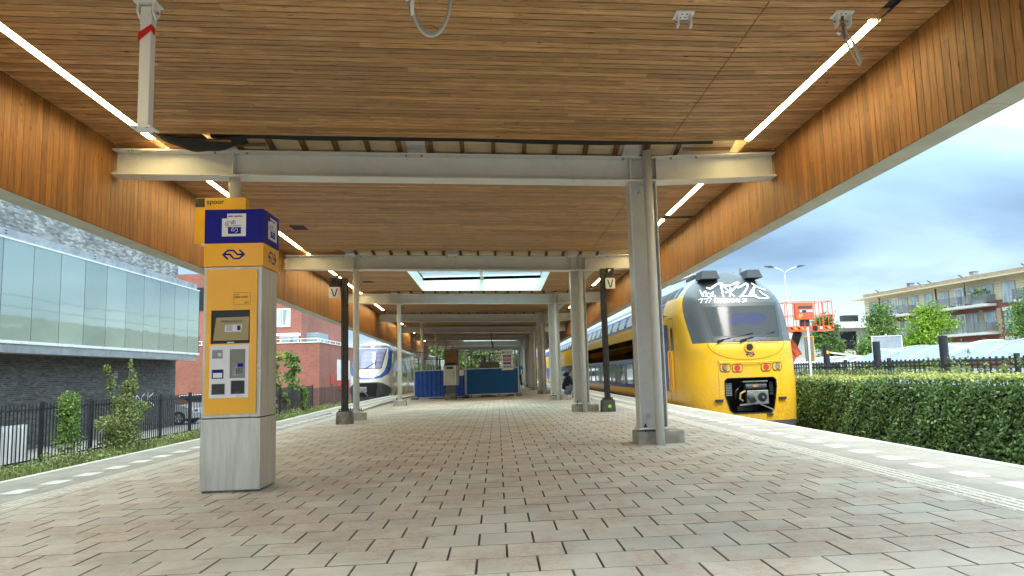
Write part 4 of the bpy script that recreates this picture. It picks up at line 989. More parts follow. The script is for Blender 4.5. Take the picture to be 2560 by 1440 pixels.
# cut faces cleanly: build the shell without the opening band, then the front band as an ngon ring
for r_ in rows: vs += r_
zlo, zhi = 1, 5
fcols = [c for c in range(nn-1) if abs((rows[2][c][0]+rows[2][c+1][0])/2-XC) < 0.80 and rows[2][c][1] < 19.2]
c0, c1 = min(fcols), max(fcols)+1
for i in range(len(rows)-1):
    for c in range(nn-1):
        if zlo <= i < zhi and c0 <= c < c1: continue
        fs.append((i*nn+c, i*nn+c+1, (i+1)*nn+c+1, (i+1)*nn+c))
body.add(vs, fs)
bo = body.build('cab_shell', LIV, tr, smooth=True)
def set_normals(o):
    me = o.data; ns = []
    for v in me.vertices:
        x, y, z = v.co
        if z > 3.5 or z < -.45: ns.append(v.normal.copy()); continue
        wz = tw(z); a = abs(x-XC)
        if y > 20.3 or a > wz*.985: n = Vector((math.copysign(1, x-XC), 0, (tw(z-.01)-tw(z+.01))/.02)); ns.append(n.normalized() if y > 20.3 else v.normal.copy()); continue
        p = Vector(nose(x, z)); e = .004; dx = Vector(nose(x+e, z))-Vector(nose(x-e, z)); dz_ = Vector(nose(x, z+e))-Vector(nose(x, z-e)); n = dx.cross(dz_); n.normalize()
        if n.y > 0: n = -n
        ns.append(n)
    dd = sum(p_.normal.dot(ns[p_.vertices[0]]) for p_ in me.polygons)
    if dd < 0: me.flip_normals()
    me.normals_split_custom_set_from_vertices([tuple(n) for n in ns])
set_normals(bo)
bx0, bx1, bz0, bz1 = rows[2][c0][0], rows[2][c1][0], zl[zlo], zl[zhi]
outer = []
for k_ in range(10):
    a = op[k_]
# ring between a rounded opening and the band rectangle
def ray_rect(px, pz, cx, cz):
    dx, dz = px-cx, pz-cz; t = 1e9
    if dx > 0: t = min(t, (bx1-cx)/dx)
    if dx < 0: t = min(t, (bx0-cx)/dx)
    if dz > 0: t = min(t, (bz1-cz)/dz)
    if dz < 0: t = min(t, (bz0-cz)/dz)
    return cx+dx*t, cz+dz*t
ocx, ocz = 6.46, 0.2
opd = []
for i in range(len(op)):
    a, b_ = op[i], op[(i+1) % len(op)]
    for k_ in range(4): opd.append((a[0]+(b_[0]-a[0])*k_/4, a[1]+(b_[1]-a[1])*k_/4))
opd += []
corners = [(bx0, bz1), (bx1, bz1), (bx1, bz0), (bx0, bz0)]
ang = lambda p: math.atan2(p[1]-ocz, p[0]-ocx)
allp = [(ang(p), p, None) for p in opd]
def op_at(th_):
    d = (math.cos(th_), math.sin(th_)); best = None
    for i in range(len(opd)):
        a, b_ = opd[i], opd[(i+1) % len(opd)]; ex, ez = b_[0]-a[0], b_[1]-a[1]; den = d[0]*ez-d[1]*ex
        if abs(den) < 1e-9: continue
        t = ((a[0]-ocx)*ez-(a[1]-ocz)*ex)/den; u_ = ((a[0]-ocx)*d[1]-(a[1]-ocz)*d[0])/den
        if t > 0 and -1e-6 <= u_ <= 1+1e-6: best = t if best is None else min(best, t)
    return (ocx+d[0]*best, ocz+d[1]*best)
angs = sorted([ang(p) for p in opd]+[ang(c_) for c_ in corners])
inn = [op_at(a) for a in angs]; out_ = [ray_rect(ocx+math.cos(a), ocz+math.sin(a), ocx, ocz) for a in angs]
n = len(inn); L_ = 5; mb = MB(); vv = []
for l in range(L_+1):
    for i in range(n):
        x = inn[i][0]+(out_[i][0]-inn[i][0])*l/L_; z = inn[i][1]+(out_[i][1]-inn[i][1])*l/L_; vv.append(nose(x, z))
mb.add(vv, [(l*n+i, l*n+(i+1) % n, (l+1)*n+(i+1) % n, (l+1)*n+i) for l in range(L_) for i in range(n)])
set_normals(mb.build('bumper_skin', LIV, tr, smooth=True))
cav = MB(); n = len(inn)
cav.add([nose(*p) for p in inn]+[(p[0], 19.5, p[1]) for p in inn], [(i, (i+1) % n, (i+1) % n+n, i+n) for i in range(n)]+[tuple(range(n, 2*n))])
cav.build('coupler_bay', BLACK, tr)
rim = MB()
for i in range(n):
    rim.bar(nose(inn[i][0], inn[i][1], .004), nose(inn[(i+1) % n][0], inn[(i+1) % n][1], .004), .022, .022)
rim.build('bay_rim', BLACK, tr)
MB().add([(p[0], p[1]+.02, -0.51) for p in noserow(-.5)], [tuple(range(nn))]).build('floor_pan', METAL_D, tr)
patch('skirt', [(5.2, -.62), (7.75, -.62), (7.75, -.445), (5.2, -.445)], lambda a, b_: nose(a, b_, .012), MASK, tr)
# grey mask over the cab front and roof
mk_l = [(5.16, 1.585), (5.02, 2.0), (4.985, 2.3), (4.99, 2.86)]
mask = [(-1.29, 1.575), (-1.40, 1.95), (-1.478, 2.30), (-1.435, 2.62), (-1.33, 2.86), (-1.15, 3.09), (-.9, 3.28), (-.55, 3.42), (.55, 3.42), (.9, 3.28), (1.15, 3.09), (1.33, 2.86), (1.435, 2.62), (1.478, 2.30), (1.40, 1.95), (1.29, 1.575)]
def maskf(a, b_): 
    wz = tw(b_)*0.9985; a = max(-wz, min(wz, a)); return nose(XC+a, b_, .006+.004*abs(a))
gm_ = MB(); yr = [19.9, 20.3, 21.6]; zz_ = [2.88, 3.0, 3.1, 3.2, 3.28, 3.35, 3.41, 3.45, 3.48, 3.495]
# windscreen
fr_o = [(5.434, 2.628), (7.52, 2.633), (7.45, 1.586), (5.549, 1.592)]; gl_ = [(5.502, 2.536), (7.423, 2.536), (7.343, 1.70), (5.588, 1.736)]
patch('windscreen_frame', fr_o, lambda a, b_: nose(a, b_, .020), M('black_rubber_frame', (0.035, 0.038, 0.042), 0.35), tr, .12)
patch('windscreen', gl_, lambda a, b_: nose(a, b_, .026), WSHIELD, tr, .12)
ru = MB(); q = gl_+[gl_[0]]; ribbon(ru, q, .022, lambda a, b_: nose(a, b_, .029), 10); ru.build('windscreen_seal', BLACK, tr)
# wipers
for x0, x1, z1 in ((5.68, 6.62, 1.80), (6.27, 7.22, 1.82)):
    a = nose(x0, 1.62, .04); b_ = nose(x1, z1, .05); m_ = Vector(a).lerp(Vector(b_), .35)
    wp_ = MB().bar(a, m_, .03, .03).bar(m_-Vector((.05, 0, .01)), b_, .02, .012).bar(Vector(a)-Vector((.02, 0, .03)), Vector(a)+Vector((.14, 0, .03)), .045, .045).build('wiper', BLACK, tr)
for x in (6.10, 6.80): MB().tube([nose(x, 1.625, .035), nose(x, 1.625, .0)], .032, 14).build('washer_port', METAL_G, tr)
# lamps
def front_disc(name, x, z, r, mat, off, parent, n=24, deep=.02):
    c = Vector(nose(x, z, 0)); return MB().tube([(c.x, c.y-off-deep, c.z), (c.x, c.y-off, c.z)], r, n).build(name, mat, parent)
for x, m_, z in ((5.815, CLEARLAMP, .93), (6.125, REDGLOW, .915), (6.88, REDGLOW, .912), (7.19, CLEARLAMP, .925)):
    lp = patch('headlamp', rrect(x-.125, x+.125, z-.095, z+.095, .06), lambda a, b_: nose(a, b_, .016), YEL, tr, .3)
    ru = MB(); q = rrect(x-.125, x+.125, z-.095, z+.095, .06); ribbon(ru, q+[q[0]], .014, lambda a, b_: nose(a, b_, .018), 1); ru.build('rim', METAL_D, lp)
    for dx in (-.035, .035): pass
    front_disc('reflector', x, z, .078, BLACK, .012, lp, deep=.008)
    front_disc('lens', x, z, .066, m_, .020, lp, deep=.010)
front_disc('round_lamp_bezel', 6.47, 1.435, .13, YEL, -.01, tr, deep=.05); front_disc('round_lamp', 6.47, 1.435, .088, DKGLASS, .035, tr, deep=.012)
for a_ in range(0, 360, 60): front_disc('bezel_screw', 6.47+.11*math.cos(R(a_)), 1.435+.11*math.sin(R(a_)), .008, METAL_D, .042, tr, 6, .004)
ns_logo(lambda a, b_, l=0: nose(a, b_, .008), 6.49, 1.25, .25, .017, 'logo', NSBLUE, tr)
# raised bonnet edge, step lines and grab rail
ru = MB(); ribbon(ru, [(XC+1.02*math.sin(R(a_)), 1.62-.50*math.cos(R(a_))**.8) for a_ in range(-88, 89, 8)], .016, lambda a, b_: nose(a, b_, .006), 2)
for xa, xb in ((5.62, 6.27), (6.65, 7.30)): ribbon(ru, [(xa, 1.50), (xa+.02, 1.545), (xb-.02, 1.55), (xb, 1.505)], .012, lambda a, b_: nose(a, b_, .007), 2)
ru.build('panel_seam', M('yellow_shadow_seam', (0.38, 0.19, 0.008), 0.5), tr)
rl = MB(); pts = [nose(5.66, 1.13, .0), nose(5.67, 1.09, .05)]+[nose(5.67+1.62*i/12, 1.07-.018*math.sin(math.pi*i/12), .055) for i in range(13)]+[nose(7.30, 1.10, .05), nose(7.31, 1.14, 0)]
rl.tube(pts, .014, 8); 
for x in (6.2, 6.7): rl.bar(nose(x, 1.05, 0), nose(x, 1.055, .055), .02, .02)
rl.build('grab_rail', YEL, tr, smooth=True)
for x, z in ((5.62, .10), (7.28, .115)): MB().bar(nose(x-.10, z, .03), nose(x+.10, z, .03), .05, .06).build('step', METAL_D, tr)
MB().bar(nose(6.85, -.29, .02), nose(7.0, -.29, .02), .04, .05).build('step', METAL_D, tr)
# coupler in the bay
cp = MB().box(6.36, 6.93, 18.56, 18.75, -.03, .33).build('coupler', METAL_G, tr, bevel=.02)
MB().tube([(6.50, 18.30, .15), (6.50, 18.42, .15), (6.50, 18.58, .15)], [.035, .075, .145], 18).build('cone', METAL_G, cp)
MB().tube([(6.76, 18.553, .15), (6.76, 18.558, .15)], .12, 20).build('cup', BLACK, cp); MB().tube([(6.76, 18.50, .15), (6.76, 18.55, .15)], .03, 8).build('pin', METAL_G, cp)
MB().bar((6.68, 18.50, -.02), (7.00, 18.45, -.17), .03, .03).build('lever', METAL_G, cp); MB().bar((6.15, 18.55, -.03), (6.5, 18.55, -.01), .03, .04).build('bracket', METAL_G, cp)
bx_ = MB().tube([(6.33, 18.62, .45), (6.88, 18.62, .45)], .085, 14).build('cable_drum', MASK, cp)
MB().box(6.25, 6.9, 18.5, 18.72, .545, .575).build('guard', METAL_G, cp)
MB().tube([(6.33, 18.6, .32), (6.20, 18.58, .26), (6.17, 18.58, .13), (6.26, 18.6, .06)], .028, 8).build('hose', M('brass_hose', (0.35, 0.25, 0.10), 0.5), cp, smooth=True)
MB().tube([(6.25, 18.7, .45), (6.10, 18.66, .32), (6.08, 18.66, .12)], .032, 8).build('hose', BLACK, cp, smooth=True)
text('lettering', '8621', .075, (6.52, 18.525, .42), YEL, cp)
for x0 in (5.80, 6.98):
    lv = MB()
    for i in range(8): lv.box(x0, x0+.19 if x0 < 6 else x0+.10, 18.62, 18.70, .50-.042*i, .525-.042*i)
    lv.build('louvre', METAL_G if x0 < 6 else METAL_D, tr)
MB().box(6.2, 6.6, 18.9, 19.0, -.2, -.08).build('air_valve', METAL_D, tr)
# roof shoulders, antennas
ROOFBOX = M('dark_roof_box', (0.05, 0.053, 0.057), .85)
for x0, x1 in ((5.60, 6.05), (6.86, 7.24)):
    MB().prism([(x0-.03, 3.34), (x1+.03, 3.34), (x1-.03, 3.57), (x0+.03, 3.57)], lambda a, b_, t: (a, t+(b_-3.3)*.5, b_), 19.32, 19.95).build('roof_box', ROOFBOX, tr)
MB().box(6.0, 7.0, 20.9, 22.6, 3.58, 3.70).build('air_conditioner', METAL_D, tr); MB().tube([(5.2, 21.4, 3.45), (5.9, 21.4, 3.70), (6.3, 21.4, 3.70)], .05, 8).build('roof_pipe', MASK, tr)
MB().tube([(6.95, 20.2, 3.5), (6.95, 20.2, 3.72)], .03, 8).build('horn', METAL_G, tr)
MB().add([(XC-tw(z)*1.004, y, z) for z in (2.95, 3.1, 3.25) for y in (20.4, 23.6)], [(0,1,3,2),(2,3,5,4)]).build('roof_panel', MASK, tr)
for y in (20.9, 21.7, 22.5): MB().add([(XC-tw(z)*1.012, y+dy, z) for z in (2.99, 3.12, 3.24) for dy in (0, .6)], [(0,1,3,2),(2,3,5,4)]).build('roof_grille', METAL_D, tr)
# graffiti (strokes follow the sprayed letters)
strokes = [([(5.705,3.096),(5.792,3.062),(5.957,3.161),(6.102,3.227),(6.082,3.076),(6.038,2.789)],13),([(6.15,3.225),(6.155,3.132),(6.252,2.919),(6.346,2.807)],11),([(6.139,3.171),(6.304,3.127),(6.508,3.2),(6.626,3.238)],11),([(6.626,3.238),(6.496,3.102),(6.304,2.954),(6.121,2.923)],11),([(6.325,3.06),(6.209,2.793)],11),([(6.507,3.055),(6.629,3.098),(6.836,3.193),(6.782,3.056),(6.558,2.838),(6.471,2.776)],11),([(6.513,2.803),(6.746,2.804),(6.959,2.822)],11),([(6.977,3.207),(7.02,3.094),(6.818,2.904),(6.753,2.797)],13),([(6.977,3.207),(7.113,3.056),(7.30,2.99)],11),([(6.959,3.054),(6.888,2.812),(7.073,2.739),(7.303,2.759),(7.163,2.866),(7.093,2.958)],11),([(5.532,3.047),(5.53,2.831),(5.589,2.956),(5.658,2.988),(5.589,2.825)],6),([(5.703,2.946),(5.63,2.84),(5.705,2.815),(5.733,2.905),(5.682,2.929)],5),([(5.846,2.965),(5.764,2.922),(5.814,2.893),(5.735,2.832),(5.812,2.81)],5),([(5.838,2.869),(5.835,2.791)],4),([(5.411,2.754),(5.506,2.778),(5.445,2.661)],5),([(5.53,2.758),(5.629,2.768),(5.557,2.651)],5),([(5.649,2.767),(5.717,2.772),(5.638,2.646)],4),([(5.782,2.637),(5.814,2.756),(5.89,2.752),(5.861,2.691),(5.805,2.694),(5.852,2.634)],6),([(5.97,2.749),(5.91,2.744),(5.892,2.65),(5.948,2.641)],6),([(5.901,2.697),(5.944,2.695)],5),([(6.079,2.738),(6.012,2.72),(5.998,2.646),(6.064,2.643),(6.073,2.684)],7),([(6.162,2.736),(6.103,2.69),(6.133,2.634),(6.196,2.686),(6.162,2.736)],8),([(6.275,2.732),(6.223,2.686),(6.253,2.637),(6.315,2.683),(6.275,2.732)],8),([(6.356,2.641),(6.388,2.737),(6.422,2.64),(6.461,2.735)],7),([(6.657,2.722),(6.536,2.711),(6.637,2.668),(6.505,2.644)],8)]
gr = MB()
for pts, wd in strokes: ribbon(gr, smooth_pts(pts), wd*.0040, lambda a, b_: nose(a, b_, .016+.004*abs(a-XC)), 5)
gr.build('graffiti', GRAFF, tr)
# carriages
def xside(z, off=0.0): return XC-tw(z)-off
def car(y0, y1, idx):
    zs = [-.38, -.2, .27, 1.335, 2.05, 2.42, 2.6, 2.8, 2.95, 3.02, 3.12, 3.24, 3.36, 3.46, 3.54, 3.59, 3.617]
    prof = [(XC-tw(z), z) for z in zs]+[(XC+tw(z), z) for z in zs[::-1]]
    b_ = MB().prism(prof, lambda a, c, t: (a, t, c), y0, y1).build('carriage_body', LIV, tr)
    b_.data.polygons.foreach_set('use_smooth', [len(p.vertices) == 4 for p in b_.data.polygons])
    f = lambda a, c, o=.004: (xside(c, o), a, c)
    def win(ya, yb, za, zb_, r_, parent=b_):
        ru = MB(); q = rrect(ya, yb, za, zb_, r_); w_ = patch('window', q, lambda a, c: f(a, c, .005), TR_GLASS, parent, .14)
        ribbon(ru, q+[q[0]], .035, lambda a, c: f(a, c, .008), 1); ru.build('window_rubber', BLACK, parent)
    step_ = 1.75; n_ = int((y1-y0-7)/step_)
    ys_ = y0+ (7.25 if idx == 0 else 4.0)
    if idx == 0: ys_ = 24.85
    for k_ in range(n_):
        ya = ys_+k_*step_
        if ya+1.35 > y1-3.6: break
        win(ya, ya+1.32, 2.53, 2.99, .13); win(ya+.1, ya+1.38, .41, 1.17, .16)
    for yd in ((y1-3.2,) if idx == 0 else (y0+1.6, y1-3.2)):
        MB().add([f(yd, .0, .006), f(yd+1.5, .0, .006), f(yd+1.5, 2.2, .006), f(yd, 2.2, .006)], [(0,1,2,3)]).build('door', M('pale_door_paint', (0.52, 0.50, 0.42), 0.3, coat=.4) if idx < 0 else YELD, b_)
        for k_ in (0, 1): patch('door_window', rrect(yd+.12+.75*k_, yd+.62+.75*k_, .75, 1.95, .1), lambda a, c: f(a, c, .010), DKGLASS, b_, .3)
        ru = MB(); q = rrect(yd-.02, yd+1.52, -.02, 2.22, .05); ribbon(ru, q+[q[0]], .03, lambda a, c: f(a, c, .012), 1); ru.build('door_seal', BLACK, b_)
    for yb_ in (y0+3.4, y1-3.4):
        bg = MB().box(xside(0)+.08, xside(0)+.35, yb_-1.6, yb_+1.6, -.98, -.40)
        bg.build('bogie', METAL_D, b_)
        for s_ in (-1, 1): MB().tube([(xside(0)+.12, yb_+s_*1.25, -.60), (xside(0)+.2, yb_+s_*1.25, -.60)], .42, 20).build('wheel', METAL_D, b_)
    ru = MB(); ribbon(ru, [(y0+.3, 1.80), (y1-.3, 1.80)], .012, lambda a, c: f(a, c, .004), 1); ru.build('body_seam', METAL_D, b_)
    return b_
YELD = M('yellow_door_paint', (0.70, 0.42, 0.03), 0.28, coat=.4, var=.05)
c1_ = car(21.6, 45.0, 0); car(45.5, 71.5, 1); car(72.0, 98, 2)
for y in (45.0, 71.5): MB().box(XC-1.2, XC+1.2, y-.05, y+.55, -.2, 3.1).build('gangway', BLACK, tr)
# cab side door with its window, handrails and blue panel
sf = lambda a, c: (XC-tw(c)-.006 if a > 20.3 else nose(XC-tw(c)*min(.9994, 1-(1-((a-tfront(c))/1.9 if a-tfront(c) < 1.9 else 1))**NEXP*0.0), c)[0], a, c)
def cabside(a, c, o=.008): return (XC-tw(c)-o, a, c)
MB().add([cabside(20.95, .30), cabside(21.55, .30), cabside(21.55, 1.1), cabside(21.55, 2.25), cabside(21.0, 2.2), cabside(20.95, 1.1)], [(0,1,2,3,4,5)]).build('blue_panel', M('blue_livery_panel', (0.03, 0.06, 0.30), 0.3, coat=.4), tr)
ru = MB(); ribbon(ru, [(20.32, 2.35), (20.32, -.2)], .02, lambda a, c: cabside(a, c, .010), 6); ribbon(ru, [(20.32, 2.35), (20.88, 2.37), (20.88, -.2)], .02, lambda a, c: cabside(a, c, .010), 6); ru.build('cab_door_seam', METAL_D, tr)
patch('cab_door_window', rrect(20.40, 20.62, 1.35, 2.10, .09), lambda a, c: cabside(a, c, .012), DKGLASS, tr, .3)
for y in (20.28, 20.72): MB().tube([cabside(y, 1.45, .02), cabside(y, 1.42, .07), cabside(y, .35, .07), cabside(y, .32, .02)], .018, 8).build('handrail', YEL, tr, smooth=True)
MB().tube([cabside(21.1, 2.45, .01), cabside(21.05, 2.48, .10), cabside(21.05, 2.30, .12)], .016, 6).build('mirror_arm', BLACK, tr)
MB().box(XC-1.45, XC-1.25, 19.9, 20.7, -.6, .12).build('steps', METAL_D, tr)

# ---------------------------------------------------------------- blue and white train on the left track
SX, SHW, SZT = -6.72, 1.19, 2.95
def sw(z):
    if z < .3: return SHW-.10*(.3-z)
    if z < 1.2: return SHW
    q = min(1, (z-1.2)/(SZT-1.2)); return SHW*(1-.16*q-.84*q**14)
def sfront(z):
    y = 39.0
    if z < .75: y += .22*(.75-z)
    if z > .75: y += .42*(z-.75)
    if z > 2.3: y += 1.1*(z-2.3)**1.6
    return y
def snose(x, z, off=0.0):
    wz = max(.05, sw(z)); s = min(.9995, abs(x-SX)/wz); return (x, sfront(z)+1.9*(1-(1-s**2.6)**(1/2.6))-off, z)
st = empty('blue_white_train', (0, 0, 0), 'white and blue commuter train with blue framed windscreen on the left track', 'train')
zl2 = [-.45, -.2, .1, .45, .75, 1.0, 1.3, 1.6, 1.9, 2.2, 2.4, 2.55, 2.65, 2.72, 2.78, 2.83, 2.87, 2.90, 2.925, 2.94]
vs = []; th2 = [i*90/16 for i in range(17)]
for z in zl2:
    wz = sw(z); row = []
    for sg_ in (-1, 1):
        pts = [(SX+sg_*wz*math.sin(R(a))**(2/2.6), sfront(z)+1.9*(1-math.cos(R(a))**(2/2.6)), z) for a in th2]
        row = pts[::-1] if sg_ < 0 else row+pts[1:]
    vs += [(SX-wz, 58, z)]+row+[(SX+wz, 58, z)]
nn2 = len(vs)//len(zl2)
MB().add(vs, [(i*nn2+c, i*nn2+c+1, (i+1)*nn2+c+1, (i+1)*nn2+c) for i in range(len(zl2)-1) for c in range(nn2-1)]+[tuple(len(vs)-nn2+c for c in range(nn2))]).build('body', SLTW, st, smooth=True)
sp = lambda poly, name, mat, off, par=st: patch(name, [(SX+a, b_) for a, b_ in poly], lambda a, b_: snose(a, b_, off), mat, par, .1)
sp([(-1.17, -.43), (1.17, -.43), (1.18, .25), (1.02, .48), (.78, .66), (.5, .73), (-.5, .73), (-.78, .66), (-1.02, .48), (-1.18, .25)], 'lower_apron', SLTG, .012)
sp([(-.62, 0.0), (.28+.12, 0.0), (.42, .1), (.5, .6), (.42, .68), (-.5, .68), (-.6, .6)], 'coupler_bay', BLACK, .018)
MB().box(SX-.42, SX-.02, 38.9, 39.1, .22, .50).build('coupler', METAL_G, st, bevel=.02); MB().tube([(SX-.3, 38.8, .34), (SX-.3, 38.95, .34)], .09, 14).build('coupler_cone', METAL_G, st)
MB().bar((SX-.12, 38.85, .22), (SX+.05, 38.85, .05), .03, .03).build('lever', METAL_G, st)
band_o = [(-1.03, 2.50), (-1.09, 2.1), (-1.10, 1.6), (-1.0, 1.2), (-.72, .98), (-.3, .90), (.3, .90), (.72, .98), (1.0, 1.2), (1.10, 1.6), (1.09, 2.1), (1.0, 2.62), (.9, 2.72)]
band_i = [(-.86, 2.56), (-.88, 2.1), (-.86, 1.55), (-.78, 1.28), (-.58, 1.07), (-.28, .985), (.28, .985), (.58, 1.07), (.78, 1.28), (.88, 1.6), (.92, 2.1), (.86, 2.56), (.80, 2.66)]
def dense(pl, k_=6): return [(pl[i][0]+(pl[i+1][0]-pl[i][0])*j/k_, pl[i][1]+(pl[i+1][1]-pl[i][1])*j/k_) for i in range(len(pl)-1) for j in range(k_)]+[pl[-1]]
bo_, bi_ = dense(band_o), dense(band_i); n = len(bo_)
lay = 4; vv = [snose(SX+bi_[i][0]+(bo_[i][0]-bi_[i][0])*l/lay, bi_[i][1]+(bo_[i][1]-bi_[i][1])*l/lay, .014) for l in range(lay+1) for i in range(n)]
MB().add(vv, [(l*n+i, l*n+i+1, (l+1)*n+i+1, (l+1)*n+i) for l in range(lay) for i in range(n-1)]).build('blue_band', SLTB, st)
sp([(-.84, 2.52), (.84, 2.50), (.66, 1.44), (-.74, 1.44)], 'windscreen_frame', BLACK, .016)
sp([(-.80, 2.49), (.80, 2.47), (.63, 1.47), (-.71, 1.47)], 'windscreen', SLT_GL, .024)
MB().bar(snose(SX-.15, 1.46, .05), snose(SX+.35, 1.78, .05), .03, .02).bar(snose(SX+.35, 1.6, .05), snose(SX+.37, 2.0, .05), .02, .02).build('wiper', BLACK, st)
sp([(-.83, 2.70), (.80, 2.70), (.85, 2.55), (-.85, 2.57)], 'grey_brow', MASK, .015)
for x, z, r_ in ((.12, 2.64, .075), (.30+.05, 1.17, .085), (-.62, 1.17, .085)):
    c = snose(SX+x, z, .02); MB().tube([(c[0], c[1]-.03, c[2]), (c[0], c[1], c[2])], r_*1.15, 18).build('lamp_bezel', METAL_G, st); MB().tube([(c[0], c[1]-.045, c[2]), (c[0], c[1]-.031, c[2])], r_, 18).build('headlamp', WARMGLOW, st)
ns_logo(lambda a, b_, l=0: snose(a, b_, .006), SX-.05, 1.14, .34, .012, 'logo', M('pale_grey_logo', (0.45, 0.45, 0.43), 0.4), st)
ssf = lambda a, c, o=.01: (SX+sw(c)+o, a, c)
patch('cab_side_window', [(41.0, 1.35), (42.2, 2.0), (43.6, 2.05), (43.6, .85), (42.4, .72)], lambda a, c: ssf(a, c), SLTB, st, .3)
for ya in (44.0, 50.8, 53.2, 55.6): patch('window', rrect(ya, ya+2.0, .95, 1.95, .1), lambda a, c: ssf(a, c), TR_GLASS, st, .4)
for ya in (47.3, 49.3):
    pass
patch('door', rrect(48.5, 50.1, .0, 2.15, .08), lambda a, c: ssf(a, c, .012), SLTW, st, .5); patch('door_yellow_panel', rrect(48.6, 50.0, 1.55, 2.08, .05), lambda a, c: ssf(a, c, .018), YEL, st, .5); patch('door_window', rrect(48.75, 49.85, .75, 1.5, .1), lambda a, c: ssf(a, c, .018), DKGLASS, st, .5)
for (ya, yb) in ((58.4, 76), (76.6, 95)):
    zs = [-.3, .3, 1.2, 1.6, 2.0, 2.3, 2.5, 2.65, 2.75, 2.83, 2.88, 2.92, 2.94]; prof = [(SX-sw(z), z) for z in zs]+[(SX+sw(z), z) for z in zs[::-1]]
    c_ = MB().prism(prof, lambda a, c, t: (a, t, c), ya, yb).build('carriage_body', SLTW, st)
    for k_ in range(6): patch('window', rrect(ya+1+k_*2.7, ya+3+k_*2.7, .95, 1.95, .1), lambda a, c: ssf(a, c), TR_GLASS, c_, .4)
for y in (58, 76): MB().box(SX-1, SX+1, y-.05, y+.65, -.1, 2.6).build('gangway', BLACK, st)
MB().box(SX-.9, SX+.95, 44, 47, 2.9, 3.05).build('roof_unit', MASK, st)
MB().tube([(SX+.2, 40.9, 2.8), (SX+.2, 40.9, 3.02)], .02, 6).build('antenna', BLACK, st)

# ---------------------------------------------------------------- overhead line above the left track
ol = empty('overhead_line', (0, 0, 0), 'overhead contact line above the left track, mirrored in the glass facade', 'overhead line')
mb = MB()
mb.tube([(-6.8+.15*math.sin(y/9), y, 4.75) for y in range(-20, 121, 4)], .012, 5); mb.build('contact_wire', METAL_D, ol)
mb = MB(); mb.tube([(-6.8, y, 5.3+.45*((((y+20) % 40)-20)/20)**2) for y in range(-20, 121, 4)], .012, 5); mb.build('messenger_wire', METAL_D, ol)
mb = MB()
for y in range(-18, 120, 6): mb.tube([(-6.8, y, 4.75), (-6.8, y, 5.3+.45*((((y+20) % 40)-20)/20)**2)], .006, 4)
mb.build('dropper', METAL_D, ol)

# ---------------------------------------------------------------- fenced work area in the middle of the platform
wk = 'blue hoardings of the work area'
def hoard(x0, x1, z0, z1, y, ribs, mat, lab, slope=0.0):
    root = empty('hoarding', (x0, y, 0), lab, 'hoarding', wk); W_ = x1-x0
    f = MB(); f.box(-.05, 0, -.02, .02, .0, 1.97).box(W_, W_+.05, -.02, .02, .0, 1.97+slope).box(0, W_, -.02, .02, z0-.03, z0).box(0, W_, -.02, .02, z1, z1+.03); f.build('frame', GALV, root)
    MB().box(0, W_, -.012, .012, 1.945, 1.965).build('top_rail', FENCE_B, root)
    MB().add([(0, 0, z1+.03), (W_, 0, z1+.03), (W_, 0, 1.945), (0, 0, 1.945)], [(0,1,2,3)]).build('mesh', MESHM, root)
    p = W_/ribs
    for i in range(ribs):
        a = i*p; MB().prism([(a, .0), (a+p*.14, -.028), (a+p*.60, -.028), (a+p*.74, 0), (a+p, 0), (a+p, .006), (a, .006)], lambda u, v, t: (u, v, t), z0, z1).build('ribbed_sheet', mat, root)
    for x in (-.02, W_+.02): MB().prism([(-.19, .0), (.19, .0), (.19, .06), (.12, .14), (-.12, .14), (-.19, .06)], lambda a, b_, t: (x+t, a, b_), -.13, .13).build('foot', CONC_D, root)
    return root
h1 = hoard(-3.43, -1.36, .09, 1.17, 31.2, 11, HOARD_L, 'bright blue wide-ribbed hoarding at the left of the work area')
MB().prism(rrect(-.10, .10, -.12, .12, .06), lambda a, b_, t: (1.94+a, t, 1.05+b_), -.035, -.03).build('oval_label', WHITE, h1)
hoard(-1.28, .87, .15, 1.18, 31.2, 26, HOARD_R, 'teal blue narrow-ribbed hoarding carrying the white safety board')
MB().tube([(-1.32, 31.17, .1), (-1.32, 31.17, 2.05)], .025, 8).build('x', GALV, None).name = 'clamp_pole'
tag(bpy.data.objects['clamp_pole'], 'grey clamp pole joining the two blue hoardings', 'pole')
def meshpanel(x0, y0, x1, y1, z0, z1, lab):
    root = empty('mesh_fence_panel', (0, 0, 0), lab, 'fence panel', 'black mesh fence panels inside the work area')
    f = MB(); f.bar((x0, y0, .0), (x0, y0, z1), .045, .045).bar((x1, y1, .0), (x1, y1, z1), .045, .045).bar((x0, y0, z1), (x1, y1, z1), .04, .04).bar((x0, y0, z0), (x1, y1, z0), .04, .04); f.build('frame', FENCE_B, root)
    MB().add([(x0, y0, z0), (x1, y1, z0), (x1, y1, z1), (x0, y0, z1)], [(0,1,2,3)]).build('mesh', MESHM, root)
pn = [(-3.46, 31.3, -3.55, 34.0, 1.78, 'leftmost mesh panel behind the bright blue hoarding'), (-3.35, 33.6, -2.6, 33.8, 1.72, 'mesh panel with dark mesh behind the bright blue hoarding'), (-2.9, 36.2, -2.0, 36.4, 1.75, 'mesh panel between the round post and the wooden crate'), (-3.7, 38.5, -2.95, 38.7, 1.9, 'far left mesh panel near the parked train'),
      (-1.15, 33.0, -.55, 33.1, 1.72, 'mesh panel just right of the junction of the hoardings'), (-.35, 34.5, .55, 34.6, 1.9, 'mesh panel behind the long grey steel box'), (-1.5, 38.5, -.6, 38.6, 1.95, 'mesh panel in front of the distant trees'), (.92, 31.3, .98, 34.2, 1.95, 'mesh panel at the right end of the work area'), (.75, 36.0, 1.1, 40, 1.9, 'receding mesh panel right of the safety board')]
